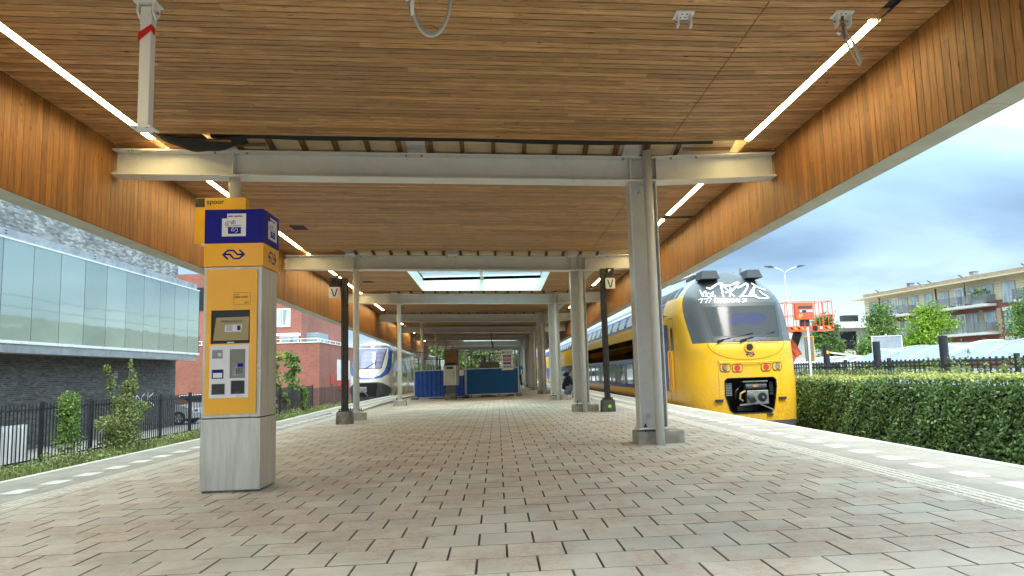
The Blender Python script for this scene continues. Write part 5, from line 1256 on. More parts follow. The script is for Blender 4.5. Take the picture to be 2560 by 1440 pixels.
for p in pn: meshpanel(p[0], p[1], p[2], p[3], .1, p[4], p[5])
ca = empty('wooden_crate', (-1.93, 31.75, 0), 'tall weathered wooden crate standing behind the ticket cabinet', 'crate')
B('board_box', PLYB, ca, -.30, .27, 0, .5, .02, 2.05, bevel=.01); B('lid', PLYB, ca, -.32, .30, -.02, .52, 2.05, 2.085)
for x in (-.30, -.02, .25): B('cleat', JOIST, ca, x, x+.025, -.018, -.001, .05, 2.04)
B('crate_cleat', JOIST, ca, -.30, .275, -.018, -.001, 1.78, 1.82).name = 'cleat'
tv = empty('ticket_cabinet', (-1.85, 29.5, 0), 'grey old ticket cabinet on a broken concrete foot, before the hoarding', 'cabinet')
MB().box(-.22, .22, 0, .42, -.01, .27).build('footing', CONC_D, tv, bevel=.02); B('pedestal', SLTG, tv, -.19, .18, .03, .38, .285, .56); B('ledge', METAL_D, tv, -.24, .23, -.02, .42, .268, .284)
B('housing', GREYBOX, tv, -.26, .33, 0, .45, .57, 1.36, bevel=.015); B('front_plate', M('pale_grey_steel', (0.42, 0.41, 0.37), 0.5), tv, -.23, .19, -.02, -.001, .58, 1.34); B('opening', BLACK, tv, -.16, .11, -.024, -.0205, 1.21, 1.30)
B('side_rail', STEEL_W, tv, -.262, -.238, -.024, .0, .57, 1.35); B('side_rail', STEEL_W, tv, .20, .222, -.024, .0, .57, 1.35)
for i in range(3):
    for j in range(4): MB().tube([(-.15+.14*i, -.025, .70+.13*j), (-.15+.14*i, -.0205, .70+.13*j)], .008, 6).build('rivet', METAL_D, tv)
MB().prism([(-.27, 1.365), (.34, 1.365), (.1, 1.47), (-.1, 1.46)], lambda a, b_, t: (a, t, b_), .0, .44).build('canvas', BLACK_M, tv)
gb = empty('steel_box', (-.32, 32.6, 0), 'long grey steel box on trestles behind the teal hoarding', 'steel box')
B('box', GREYBOX, gb, -.43, .42, 0, .7, 1.08, 1.45, bevel=.01); B('lid', GREYBOX, gb, -.45, .44, -.02, .72, 1.455, 1.50)
for x in (-.38, .36): B('leg', JOIST, gb, x, x+.05, .3, .36, 0, 1.079)
sb = empty('safety_board', (.42, 31.14, 0), 'white construction safety board with red and blue panels', 'sign')
MB().prism([(-.235, 1.97), (.235, 1.975), (.27, 1.11), (-.225, 1.10)], lambda a, b_, t: (a, t, b_), -.012, 0).build('board', WHITE, sb)
for z0, z1, m_ in ((1.64, 1.74, NSBLUE), (1.48, 1.60, RED), (1.35, 1.44, NSBLUE)): B('panel', m_, sb, -.155, .17, -.016, -.0125, z0, z1)
mb = MB()
for z in (1.70, 1.675, 1.555, 1.52, 1.395): mb.box(-.11, .125, -.019, -.0165, z, z+.012)
mb.build('print', WHITE, sb)
for x in (-.10, .02, .14): MB().tube([(x, -.017, 1.245), (x, -.0125, 1.245)], .045, 16).build('pictogram', NSBLUE, sb)
for x in (-.10, .02, .14): MB().tube([(x, -.020, 1.245), (x, -.0175, 1.245)], .018, 10).build('pictogram_mark', WHITE, sb)
MB().tube([(-.15, -.02, 1.85), (-.15, -.0125, 1.85)], .045, 16).build('emblem', JOIST, sb); text('lettering', 'K.DEKKER', .075, (-.085, -.014, 1.825), METAL_D, sb)
dr = B('sand_heap', CONC_D, None, 0, .01, 0, .01, 0, .01); bpy.data.objects.remove(dr)
mb = MB(); n = 24
rr = random.Random(4); vs = [(-1.0+.9*0, 32, .16)]
vs = [(-2.9+3.6*i/23, 31.5+.5*j/3, max(-.005, .10*math.sin(math.pi*j/3)*(.5+.5*math.sin(i*.9)))) for i in range(24) for j in range(4)]
mb.add(vs, [(i*4+j, (i+1)*4+j, (i+1)*4+j+1, i*4+j+1) for i in range(23) for j in range(3)]); o = mb.build('rubble', M('dug_soil', (0.14, 0.07, 0.035), .95, var=.4, scale=6), None, smooth=True); tag(o, 'low brown strip of dug soil under the blue hoardings', 'soil', kind='stuff')
jk = empty('ceiling_cable', (0, 0, 0), 'short red-sleeved cable hanging under the far beams', 'cable', 'cables hanging from the canopy')
MB().tube([(-.30, 46, 3.52), (-.30, 46, 2.75)], .025, 6).build('conduit', JOIST, jk); MB().tube([(-.30, 46, 3.0), (-.22, 46, 2.75), (-.26, 46, 2.55)], .05, 6).build('sleeve', BLACK, jk)

# ---------------------------------------------------------------- people
def skin(name, pts, edges, mat, parent, sub=2, smooth=True):
    # pts: (x, y, z, rx[, ry]); the first vertex is the root
    me = bpy.data.meshes.new(name); me.from_pydata([p[:3] for p in pts], edges, []); o = bpy.data.objects.new(name, me); C.objects.link(o); o.parent = parent; me.materials.append(mat)
    md = o.modifiers.new('skin', 'SKIN'); md.use_smooth_shade = True
    lay_ = me.skin_vertices[0].data if me.skin_vertices else me.attributes.new('skin', 'FLOAT', 'POINT')
    for i, p in enumerate(pts): lay_[i].radius = (p[3], p[4] if len(p) > 4 else p[3]); lay_[i].use_root = (i == 0)
    o.modifiers.new('sub', 'SUBSURF').levels = sub; o.modifiers['sub'].render_levels = sub
    return o
def head(parent, c, r, hairmat, facing):
    # egg-shaped head with brow, nose, chin, ears; facing = unit vector in x,y
    bm = bmesh.new(); bmesh.ops.create_icosphere(bm, subdivisions=4, radius=1)
    for v in bm.verts:
        p = v.co.copy(); x, y, z = p   # local +x is the face
        p.x *= .96; p.y *= .76; p.z *= 1.18
        if z < 0: k_ = 1+.22*z; p.y *= k_; p.x = p.x*(1+.12*z)+.06*(-z)*(x > 0)
        if x > .8: p.x += .20*math.exp(-((y/.16)**2))*math.exp(-(((z+.08)/.20)**2))
        if x > .6: p.x -= .07*math.exp(-(((abs(y)-.30)/.14)**2))*math.exp(-(((z-.10)/.10)**2)); p.x += .05*math.exp(-((y/.22)**2))*math.exp(-(((z+.42)/.06)**2)); p.x -= .03*math.exp(-((y/.25)**2))*math.exp(-(((z+.49)/.03)**2))
        v.co = p*r
    me = bpy.data.meshes.new('head'); bm.to_mesh(me); bm.free(); o = link('head', me, SKIN, parent, True)
    a = math.atan2(facing[1], facing[0]); o.location = c; o.rotation_euler = (0, .05, a)
    bm = bmesh.new(); bmesh.ops.create_icosphere(bm, subdivisions=3, radius=1)
    for v in bm.verts:
        x, y, z = v.co; keep = z > .28+.5*x*(x > 0)-.75*(x < -.1)*min(1, -x); s_ = 1.06 if keep else .90
        v.co = Vector((x*.98*s_-.015, y*.80*s_, z*1.18*s_))*r
    me = bpy.data.meshes.new('hair'); bm.to_mesh(me); bm.free(); h = link('hair', me, hairmat, o, True)
    for s_ in (-1, 1):
        MB().tube([(-.02*r, s_*.72*r, -.12*r), (-.03*r, s_*.80*r, .02*r), (-.06*r, s_*.80*r, .12*r)], [.09*r, .13*r, .10*r], 8).build('ear', SKIN, o, smooth=True)
        MB().tube([(.80*r, s_*.29*r, .10*r), (.86*r, s_*.29*r, .10*r)], .065*r, 8).build('eye', BLACK, o)
        MB().tube([(.83*r, s_*.17*r, .23*r), (.83*r, s_*.42*r, .23*r)], .035*r, 6).build('eyebrow', hairmat, o)
    return o
pe = empty('person', (2.52, 26.3, 0), 'squatting man in a navy hooded jacket and jeans by the columns', 'person')
# local: +x is the way he faces (towards the yellow train); feet at z=0
hip = (-.06, 0, .34)
body_pts = [(-.08, 0, .36, .13, .12), (-.07, 0, .52, .12, .14), (0.0, 0, .70, .12, .16), (.05, 0, .80, .09, .11), (.09, 0, .86, .055), (.12, 0, .92, .05)]
skin('body', body_pts+[(-.02, .10, .33, .09), (.33, .13, .47, .07), (.20, .13, .11, .045), (.24, .13, .05, .04), (-.02, -.10, .33, .09), (.36, -.12, .50, .07), (.16, -.12, .12, .045), (.20, -.12, .05, .04),
    (.04, .17, .74, .05), (.17, .22, .52, .042), (.38, .12, .62, .034), (.04, -.17, .74, .05), (.20, -.20, .52, .042), (.40, -.07, .64, .034)],
    [(0,1),(1,2),(2,3),(3,4),(4,5),(0,6),(6,7),(7,8),(8,9),(0,10),(10,11),(11,12),(12,13),(2,14),(14,15),(15,16),(2,17),(17,18),(18,19)], SKIN, pe)
jk_ = skin('jacket', [(-.10, 0, .30, .155, .16), (-.10, 0, .44, .155, .17), (-.05, 0, .60, .150, .18), (.01, 0, .74, .125, .16), (.06, 0, .83, .085, .10), (.02, .17, .72, .075), (.15, .23, .50, .066), (.36, .13, .60, .052), (.02, -.17, .72, .075), (.18, -.22, .50, .066), (.37, -.08, .62, .052)],
    [(0,1),(1,2),(2,3),(3,4),(3,5),(5,6),(6,7),(3,8),(8,9),(9,10)], NAVY, pe)
skin('hood', [(-.06, 0, .84, .07, .10), (-.10, 0, .88, .06, .085), (.0, 0, .83, .07, .10), (.08, 0, .83, .055, .085)], [(0,1),(0,2),(2,3)], NAVY, pe)
skin('jeans', [(-.10, 0, .30, .14, .16), (-.03, .10, .30, .11), (.15, .13, .40, .10), (.33, .14, .47, .085), (.25, .14, .27, .075), (.17, .13, .12, .062), (-.03, -.10, .30, .11), (.17, -.12, .42, .10), (.36, -.13, .50, .085), (.26, -.13, .29, .075), (.14, -.12, .12, .062)],
    [(0,1),(1,2),(2,3),(3,4),(4,5),(0,6),(6,7),(7,8),(8,9),(9,10)], JEANS, pe)
for sy in (.13, -.125):
    sh_ = skin('shoe', [(.13, sy, .085, .055), (.20, sy, .06, .052, .045), (.30, sy, .045, .038, .048), (.38, sy, .04, .03, .04)], [(0,1),(1,2),(2,3)], BLACK, pe)
    sl = MB().prism([(.07, .0), (.41, .0), (.41, .02), (.07, .022)], lambda a, b_, t: (a, sy+t, b_), -.048, .048).build('sole', WHITE, sh_)
    MB().add([(.17, sy-.062, .05), (.30, sy-.056, .055), (.34, sy-.05, .085), (.24, sy-.060, .06)], [(0,1,2,3)]).build('swoosh_mark', WHITE, sh_)
head(pe, (.145, 0, .975), .093, HAIR, (1, 0))
def hand(parent, c, d, up):
    d = Vector(d).normalized(); up = Vector(up).normalized(); sd_ = d.cross(up).normalized(); c = Vector(c)
    pts = [(*c, .020), (*(c+d*.05), .026, .018)]; ed = [(0, 1)]
    o = skin('hand', pts, ed, SKIN, parent, 1)
    for i, (l, off) in enumerate(((.060, -.027), (.070, -.009), (.066, .009), (.052, .026))):
        a = c+d*.06+sd_*off; b_ = a+d*l*.55; e = b_+d*l*.35-up*l*.35
        MB().tube([a-d*.015, a, b_, e], [.009, .009, .008, .006], 6).build('finger', SKIN, o, smooth=True)
    a = c+d*.02-sd_*.03; MB().tube([a, a+d*.03-sd_*.015, a+d*.055-sd_*.012], [.010, .010, .007], 6).build('thumb', SKIN, o, smooth=True)
hand(pe, (.37, .12, .62), (.6, -.5, .55), (0, -.5, .8)); hand(pe, (.39, -.07, .64), (.6, .35, .6), (0, .5, .8))
p2 = empty('person', (1.44, 49.5, 0), 'distant walker in a bright blue shirt beyond the work area', 'person')
skin('body', [(0, 0, .92, .12, .10), (0, 0, 1.12, .12, .09), (0, 0, 1.38, .13, .09), (0, 0, 1.48, .06), (0, 0, 1.56, .05), (-.08, 0, .88, .08), (-.11, -.05, .48, .06), (-.10, .06, .07, .045), (-.10, -.08, .04, .04), (.08, 0, .88, .08), (.13, .12, .48, .06), (.16, .26, .09, .045), (.16, .14, .05, .04), (-.19, 0, 1.38, .05), (-.24, -.02, 1.1, .04), (-.22, -.12, .86, .03), (.19, 0, 1.38, .05), (.26, .02, 1.1, .04), (.24, .02, .84, .03)],
    [(0,1),(1,2),(2,3),(3,4),(0,5),(5,6),(6,7),(7,8),(0,9),(9,10),(10,11),(11,12),(2,13),(13,14),(14,15),(2,16),(16,17),(17,18)], SKIN, p2)
skin('shirt', [(0, 0, .92, .155, .12), (0, 0, 1.14, .145, .11), (0, 0, 1.36, .155, .11), (0, 0, 1.45, .09), (-.19, 0, 1.38, .075), (-.24, -.01, 1.18, .06), (.19, 0, 1.38, .075), (.25, .01, 1.18, .06)], [(0,1),(1,2),(2,3),(2,4),(4,5),(2,6),(6,7)], SKYBLUE_CLOTH, p2)
skin('trousers', [(0, 0, .92, .14, .12), (-.08, 0, .84, .10), (-.11, -.05, .48, .075), (-.10, .05, .10, .06), (.08, 0, .84, .10), (.13, .12, .48, .075), (.16, .25, .12, .06)], [(0,1),(1,2),(2,3),(0,4),(4,5),(5,6)], BLACK, p2)
head(p2, (0, 0, 1.66), .10, HAIR, (0, 1))

# ---------------------------------------------------------------- glass-fronted building on the left
gbld = empty('glass_building', (-20, 20, 0), 'dark brick building with a long jettied glass facade, left of the tracks', 'building')
gbld.location = (0, 0, 0)
YE = 37.1; XG, XB = -14.5, -15.5
B('wall_core', MORTAR, gbld, -30, XB-.02, -5, 37.0, -1.2, 5.75); B('upper_core', MORTAR_W, gbld, -30, XB-.02, -5, 37.0, 5.75, 9.5)
def bricks(z0, z1, y0, y1, mat, name, courses=.065, bl=.22, g_=.009, top=None):
    mb = MB(); k_ = 0; z = z0
    while z < z1:
        y = y0-(k_ % 2)*bl/2-(k_ % 3)*.02; 
        while y < y1:
            a, b_ = max(y0, y+g_/2), min(y1, y+bl-g_/2)
            if b_-a > .02:
                x = XB+rnd.uniform(-.0025, .0025); zz0, zz1 = z+g_/2, z+courses-g_/2
                mb.add([(x, a, zz0), (x, b_, zz0), (x, b_, zz1), (x, a, zz1), (XB-.02, a, zz0), (XB-.02, b_, zz0), (XB-.02, b_, zz1), (XB-.02, a, zz1)], [(0,1,2,3),(0,1,5,4),(2,3,7,6),(3,0,4,7),(1,2,6,5)])
            y += bl
        z += courses; k_ += 1
    tag(mb.build(name, mat, gbld), kind='stuff')
bricks(-1.1, 2.1, 19.5, 37.0, BRICK_D, 'dark_bricks'); bricks(5.80, 8.2, 22, 37.0, BRICK_L, 'bloomed_bricks')
B('lower_floor_beam', GALV, gbld, XG-.05, XG, -5, 36.9, 2.07, 2.335); B('lower_floor_slab', CONC, gbld, XB, XG-.06, -5, 36.85, 2.1, 2.33); B('sill', STEEL_W, gbld, XB, XG+.05, -5, YE+.03, 2.338, 2.43, bevel=.01)
B('roof_beam', GALV, gbld, XG-.10, XG-.03, -5, 36.85, 5.52, 5.78); B('eaves_slab', CONC, gbld, XB, XG-.11, -5, 36.8, 5.48, 5.77); B('head_rail', STEEL_W, gbld, XB, XG+.02, -5, YE, 5.46, 5.515)
for y in (22.7, 27.6, 31.4, 34.6, 36.3):
    for dz in (0, .09): B('bolt_pair', BLACK, gbld, XG-.029, XG-.022, y, y+.10, 5.60+dz, 5.63+dz)
k_ = 0
for y in [24.1+1.463*i for i in range(-20, 9)]:
    a, b_ = y+.012, min(y+1.463-.012, YE-.01)
    o = MB().box(-.012, 0, -(b_-a)/2, (b_-a)/2, 2.435, 5.455).build('glass_pane', FACADE_GL, gbld); o.location = (XG, (a+b_)/2, 0)
    o.rotation_euler = (0, 0, R(rnd.gauss(0, .12))); MB().box(XG-.05, XG-.013, y-.02, y+.02, 2.435, 5.455).build('mullion', METAL_D, gbld)
MB().box(XG-.9, XG-.02, YE-.012, YE, 2.435, 5.455).build('end_pane', FACADE_GL, gbld); MB().box(XG-.06, XG+.004, YE-.03, YE+.02, 2.43, 5.46).build('corner_post', METAL_D, gbld)
B('interior_back', M('dim_interior', (0.25, 0.27, 0.25), .9), gbld, XG-.9, XG-.88, -5, YE-.05, 2.44, 5.45)
B('air_brick', METAL_D, gbld, XB+.001, XB+.01, 31.2, 31.5, 1.28, 1.58)
for i in range(5): B('vent_slat', MORTAR_W, gbld, XB+.01, XB+.016, 31.2, 31.5, 1.30+i*.06, 1.32+i*.06)
tg = MB(); tf_ = lambda a, b_: (XB+.008, a, b_)
for pts in ([(32.0, 1.0), (32.15, .2), (32.05, .05)], [(32.1, .3), (32.4, .55), (32.5, .2), (32.45, .0)], [(32.9, .5), (32.7, .5), (32.6, .2), (32.9, .1)], [(33.2, .55), (33.0, .3), (33.2, .1), (33.45, .35), (33.2, .55)], [(33.9, .6), (33.6, .4), (33.7, .1), (34.0, .15)], [(34.2, .65), (34.2, .1)], [(34.7, .6), (34.25, .35), (34.8, .05)], [(32.4, -.2), (32.5, -.6)], [(33.0, -.2), (33.0, -.6)], [(33.6, -.2), (33.7, -.6)]): ribbon(tg, smooth_pts(pts), .05, tf_, 1)
tg.build('graffiti', GRAFF, gbld)

# ---------------------------------------------------------------- fence, plants and things along the left boundary
def picket_fence(name, X_, y0, posts, pitch, z0, zt, lab, npick, railz, pw=.022, ztop_fn=None):
    root = empty(name, (0, 0, 0), lab, 'fence')
    for y in posts: B('post', FENCE_B, root, X_-.04, X_+.04, y-.04, y+.04, z0, zt+.05)
    for z in railz: B('rail', FENCE_B, root, X_-.012, X_+.012, posts[0], posts[-1], z, z+.04)
    me = MB().box(-pw/2, pw/2, -pw/2, pw/2, 0, 1).build('picket', FENCE_B, root); first = me; n_ = 0; stb = MB()
    y = y0; used = False
    while y < posts[-1]:
        if all(abs(y-q) > .06 for q in posts):
            if n_ < 299:
                if not used: first.location = (X_, y, z0); first.scale = (1, 1, zt-z0); used = True
                else: instance('picket', first.data, None, root, (X_, y, z0), (0, 0, 0), (1, 1, zt-z0))
                n_ += 1
            else: stb.box(X_-pw/2, X_+pw/2, y-pw/2, y+pw/2, z0, zt)
        y += pitch
    if stb.v: tag(stb.build('pickets', FENCE_B, root), kind='stuff')
    return root
picket_fence('railing_fence', -11.5, 17.6, [15.5, 17.6, 19.72, 21.98, 24.18, 26.35, 28.75, 31.1, 33.4, 35.7, 38.0, 40.3, 42.6, 44.9, 47.2], .145, -.98, .60, 'black railing fence with thin pickets between left track and dark brick building', 300, (.44, -.80))
# denser dark screen panels further on
scn = empty('screen_fence', (0, 0, 0), 'black see-through screen fence before the red brick annex', 'fence')
for k_ in range(12):
    y = 30+k_*2.3; MB().add([(-11.42, y, -.95), (-11.42, y+2.2, -.95), (-11.42, y+2.2, .45), (-11.42, y, .45)], [(0,1,2,3)]).build('screen_panel', glassy('dark_screen_mesh', (0.02, 0.022, 0.025), (1, 1, 1), .62, .6) if k_ == 0 else bpy.data.materials['dark_screen_mesh'], scn)
rng = np.random.default_rng(5)
def clump(name, boxes, n, size, mat, label, cat, kind=None, stem=None, seed=1, group=None):
    # boxes: (cx, cy, cz, rx, ry, rz, weight)
    r_ = np.random.default_rng(seed); P_ = []; wts = np.array([b_[6] for b_ in boxes], float); cnt = (wts/wts.sum()*n).astype(int)
    for b_, c_ in zip(boxes, cnt):
        q = r_.normal(size=(c_, 3)); q /= np.linalg.norm(q, axis=1)[:, None]; q *= (r_.random(c_)**.4)[:, None]
        P_.append(q*np.array(b_[3:6])+np.array(b_[:3]))
    P_ = np.concatenate(P_)
    if stem:
        root = empty(name, (0, 0, 0), label, cat, group); quads('foliage', leaf_quads(P_, size, r_), mat, root); s_ = MB()
        for pts, r1 in stem: s_.tube(pts, [r1*(1-.7*i/(len(pts)-1)) for i in range(len(pts))], 7)
        s_.build('stem', TRUNK, root); return root
    o = quads(name, leaf_quads(P_, size, r_), mat); tag(o, label, cat, group, kind); return o
clump('ivy_column', [(-11.3, 20.55, z, .26, .36, .30, 1) for z in (.62, .45, .25, .05, -.15)]+[(-11.3, 20.6, -.4, .2, .8, .3, .9), (-11.4, 20.9, -.8, .08, .1, .3, .15)], 2900, .034, LEAF_D, 'square clump of bright ivy over the railing fence', 'ivy', stem=[([(-11.35, 20.7, -1), (-11.35, 20.6, -.3), (-11.35, 20.55, .6)], .03)], seed=3)
clump('wild_shrub', [(-11.2, 23.1, -.55, .5, .9, .45, 2.4), (-11.2, 23.3, .0, .5, .7, .4, 2), (-11.2, 22.3, -.1, .3, .5, .25, .7), (-11.3, 23.4, .45, .35, .5, .3, 1.2), (-11.3, 23.7, .9, .25, .35, .25, .7), (-11.3, 22.6, 1.0, .12, .16, .35, .3), (-11.3, 22.35, 1.45, .10, .14, .16, .25), (-11.3, 23.95, 1.2, .1, .12, .3, .25), (-11.3, 23.75, 1.6, .06, .06, .2, .12), (-11.3, 24.4, .3, .3, .4, .2, .5)], 5600, .042, LEAF_W, 'tall wild shrub growing through the railing fence before the dark brick wall', 'shrub',
      stem=[([(-11.3, 23.2, -1), (-11.3, 23.3, 0), (-11.3, 23.6, .9), (-11.3, 23.75, 1.7)], .03), ([(-11.3, 23.1, -.8), (-11.3, 22.8, .3), (-11.3, 22.4, 1.5)], .022), ([(-11.3, 23.3, .2), (-11.3, 23.9, .8), (-11.3, 24.0, 1.35)], .015)], seed=4)
wd = []
for y in np.arange(8, 60, .8): wd.append((-10.9+.3*math.sin(y), y, -.86+.08*math.sin(y*1.7), .55, .6, .20+.08*math.sin(y*2.3), 1))
clump('weeds', wd, 24000, .036, LEAF_W, 'strip of weeds and ivy along the foot of the left fence', 'weeds', kind='stuff', seed=5)
gr_ = np.random.default_rng(8); n = 9000
cy = gr_.uniform(10, 45, n); cx = -10.4-gr_.random(n)*1.2; h_ = .12+.22*gr_.random(n); a = gr_.uniform(0, 6.28, n); lx = np.cos(a)*.03*gr_.random(n)*3; ly = np.sin(a)*.03*gr_.random(n)*3; wv = .010
base = np.stack([cx, cy, np.full(n, -1.03)], 1)
tri = np.stack([base+np.stack([-np.sin(a)*wv, np.cos(a)*wv, a*0], 1), base+np.stack([np.sin(a)*wv, -np.cos(a)*wv, a*0], 1), base+np.stack([lx, ly, h_], 1)], 1)
tag(quads('tall_grass', tri, LEAF_W, None, 3), 'tall grass tufts by the left track', 'grass', kind='stuff')
for (y, zt_, n_, sd_, lab, mt) in ((37.5, 1.7, 900, 11, 'thin ragged sapling at the right of the ticket machine', LEAF_W), (40.3, 2.35, 1500, 12, 'young maple with yellow top before the red brick annex', LEAF_D), (44.0, 2.5, 1500, 13, 'conical young tree beside the left black signal mast', LEAF_D)):
    X_ = -11.9; bx_ = []; r_ = random.Random(sd_)
    for i in range(16):
        t = i/15; z = -.2+(zt_+.2)*t; wd_ = (.95 if sd_ != 11 else .5)*(1-t)**.75+.12
        for s_ in (-1, 1): bx_.append((X_+r_.uniform(-.3, .3), y+s_*wd_*r_.uniform(.1, .8), z+r_.uniform(-.15, .15), .30, wd_*.45, .20, 1))
    t_ = clump('sapling', bx_, n_, .085, mt, lab, 'young tree', stem=[([(X_, y, -1), (X_, y+.05, .5), (X_, y, zt_)], .04)], seed=sd_, group='saplings beyond the left fence')
    if sd_ == 12:
        q_ = np.random.default_rng(2); cc_ = np.array([X_, y, 2.35])+q_.normal(size=(160, 3))*np.array([.25, .45, .13]); quads('yellow_top', leaf_quads(cc_, .08, q_), LEAF_Y, t_)
clump('climber', [(-11.35, 44.6, z, .2, .35, .3, 1) for z in (.3, 0, -.3, -.6)], 700, .07, LEAF_D, 'creeper hanging on the screen fence below the conical young tree', 'creeper', stem=[([(-11.4, 44.6, -1), (-11.4, 44.6, .3)], .02)], seed=15)
clump('fence_vine', [(-11.3, 40.5, .2, .12, .4, .15, 1), (-11.3, 40.9, -.2, .12, .2, .2, .7), (-11.3, 38.6, .1, .1, .12, .12, .3), (-11.3, 38.7, -.5, .12, .2, .35, .8)], 420, .07, LEAF_W, 'sparse pale vine dangling on the screen fence', 'creeper', stem=[([(-11.35, 40.9, -1), (-11.35, 40.5, .3)], .012), ([(-11.35, 38.8, -1), (-11.35, 38.6, .2)], .012)], seed=16)
# cabinet with grille and white down pipe at the left edge
gc = empty('service_cabinet', (0, 0, 0), 'white slatted service cabinet with wire grille at the far left', 'cabinet')
B('slatted_side', M('pale_zinc', (0.48, 0.52, 0.56), .45, .3), gc, -12.9, -12.75, 19.95, 21.25, -1.05, .02)
for i in range(5): B('slat', STEEL_W, gc, -12.748, -12.72, 20.0+.25*i, 20.17+.25*i, -1.0, .0)
B('frame', STEEL_W, gc, -12.75, -12.70, 18.2, 18.27, -1.05, .0); B('frame', STEEL_W, gc, -12.75, -12.70, 19.88, 19.95, -1.05, .02); B('frame', STEEL_W, gc, -12.75, -12.70, 18.2, 19.95, -.04, .02); B('frame', STEEL_W, gc, -12.75, -12.70, 18.2, 19.95, -.58, -.52)
mb = MB()
for i in range(14): mb.box(-12.73, -12.722, 18.27+.12*i, 18.28+.12*i, -1.0, -.05)
for i in range(8): mb.box(-12.735, -12.727, 18.27, 19.88, -1.0+.12*i, -.99+.12*i)
mb.build('grille', STEEL_W, gc); B('dark_back', BLACK, gc, -13.4, -13.35, 18.2, 19.95, -1.05, .0)
dp = MB().tube([(-12.6, 18.85, -1.05), (-12.6, 18.85, 1.30), (-12.6, 18.80, 1.42), (-12.65, 18.70, 1.46)], .085, 12).build('down_pipe', STEEL_W, smooth=True); tag(dp, 'cream vertical pipe with a bent top at the left picture edge', 'pipe')
B('wall_unit', GREYBOX, gbld, XB, XB+.3, 29.5, 30.1, -1.1, -.3)
# parked cars seen through the fence
def car_(loc, lab, mat, rz):
    root = empty('parked_car', loc, lab, 'car', 'cars parked beside the dark brick building', rz)
    pr = [(-2.05, .32), (-2.08, .62), (-1.95, .86), (-1.35, .95), (-.75, 1.38), (.55, 1.42), (1.25, .98), (1.95, .80), (2.10, .55), (2.05, .30)]
    def sec(a, b_, t): 
        k = 1.0 if b_ < .98 else .82; return (a, t*k, b_)
    MB().prism(pr, sec, -.86, .86).build('body', mat, root, bevel=.05, seg=3)
    MB().prism([(-1.15, .99), (-.68, 1.33), (.50, 1.36), (1.05, .99)], lambda a, b_, t: (a, t*(.90-.10*(b_-.98)), b_), -.868, .868).build('side_glass', DKGLASS, root)
    MB().add([(.60, -.66, 1.39), (.60, .66, 1.39), (1.24, .74, 1.0), (1.24, -.74, 1.0)], [(0,1,2,3)]).build('windscreen', DKGLASS, root).location = (.012, 0, .012)
    for x in (-1.28, 1.32):
        for s_ in (-1, 1):
            w_ = MB().tube([(x, s_*.70, .325), (x, s_*.885, .325)], .325, 24).build('wheel', RUBBER, root); MB().tube([(x, s_*.88, .325), (x, s_*.895, .325)], .22, 20).build('rim', METAL_G, w_)
            for q in range(5): MB().bar((x, s_*.90, .325), (x+.20*math.cos(q*1.257), s_*.90, .325+.20*math.sin(q*1.257)), .04, .02).build('spoke', STEEL_W, w_)
    MB().box(1.92, 2.06, -.75, -.45, .62, .74).build('headlight', CLEARLAMP, root); MB().box(1.92, 2.06, .45, .75, .62, .74).build('headlight', CLEARLAMP, root)
    return root
car_((-16.95, 38.6, -1.03), 'silver car parked past the dark brick wall, seen through the railing fence', CARW, 0)
car_((-16.9, 43.5, -1.03), 'second pale car parked behind the silver car', CARW, 0)

# ---------------------------------------------------------------- red brick annex and flats behind it
an = empty('brick_annex', (0, 0, 0), 'low red brick annex with white roof railing beyond the left fence', 'building')
B('wall', BR_RED, an, -26, -13.15, 56, 85, -1.1, 3.72); B('coping', STEEL_W, an, -26.05, -13.10, 55.95, 85.05, 3.722, 3.79)
mb = MB()
for i in range(10): mb.tube([(-26+1.43*i, 56.15, 3.79), (-26+1.43*i, 56.15, 4.02)], .02, 6)
mb.tube([(-26, 56.15, 4.03), (-13.3, 56.15, 4.03)], .025, 6)
for i in range(14): mb.tube([(-13.3, 56.15+2*i, 3.79), (-13.3, 56.15+2*i, 4.02)], .02, 6)
mb.tube([(-13.3, 56.15, 4.03), (-13.3, 84, 4.03)], .025, 6); mb.build('roof_railing', STEEL_W, an)
ad = empty('red_white_billboard', (0, 0, 0), 'white and red billboard on the annex wall beside the blue and white train', 'billboard')
B('panel', WHITE, ad, -13.14, -13.08, 62, 67, .85, 2.55); B('red_panel', RED, ad, -13.14, -13.07, 62, 67, .1, .849)
text('lettering', 'ES', .8, (-13.06, 63.2, 1.4), RED, ad, rot=(R(90), 0, R(90))); text('lettering', '!', .5, (-13.06, 64.2, .3), WHITE, ad, rot=(R(90), 0, R(90)))
rs = B('orange_notice', RED, None, -13.14, -13.09, 59.6, 60.5, .55, 1.35); tag(rs, 'small orange-red notice on the annex wall behind the conical tree', 'notice')
fl_ = empty('red_flats', (0, 0, 0), 'red brick flats with white windows rising behind the annex', 'building')
B('wall', BR_RED, fl_, -34, -15.25, 59, 75, 3.6, 9.5)
def wwin(parent, x0, x1, y, z0, z1, n=2):
    f = B('window', WHITE, parent, x0, x1, y-.06, y, z0, z1); w_ = (x1-x0-.12)/n
    for i in range(n): B('pane', CURTAIN, f, x0+.08+i*w_, x0+.04+(i+1)*w_-.0, y-.075, y-.061, z0+.1, z1-.1)
wwin(fl_, -17.3, -16.1, 58.99, 5.15, 6.6); wwin(fl_, -25.2, -23.4, 58.99, 4.9, 6.4); wwin(fl_, -27.6, -25.6, 58.99, 4.9, 6.4)
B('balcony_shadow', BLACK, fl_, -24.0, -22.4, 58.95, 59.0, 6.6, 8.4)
B('awning', STEEL_W, fl_, -17.0, -15.3, 58.3, 58.98, 4.42, 4.62); wwin(fl_, -16.9, -15.45, 58.985, 3.85, 4.41); B('planter', LEAF_D if False else STEEL_W, fl_, -25.4, -23.0, 58.5, 58.9, 4.3, 4.7)
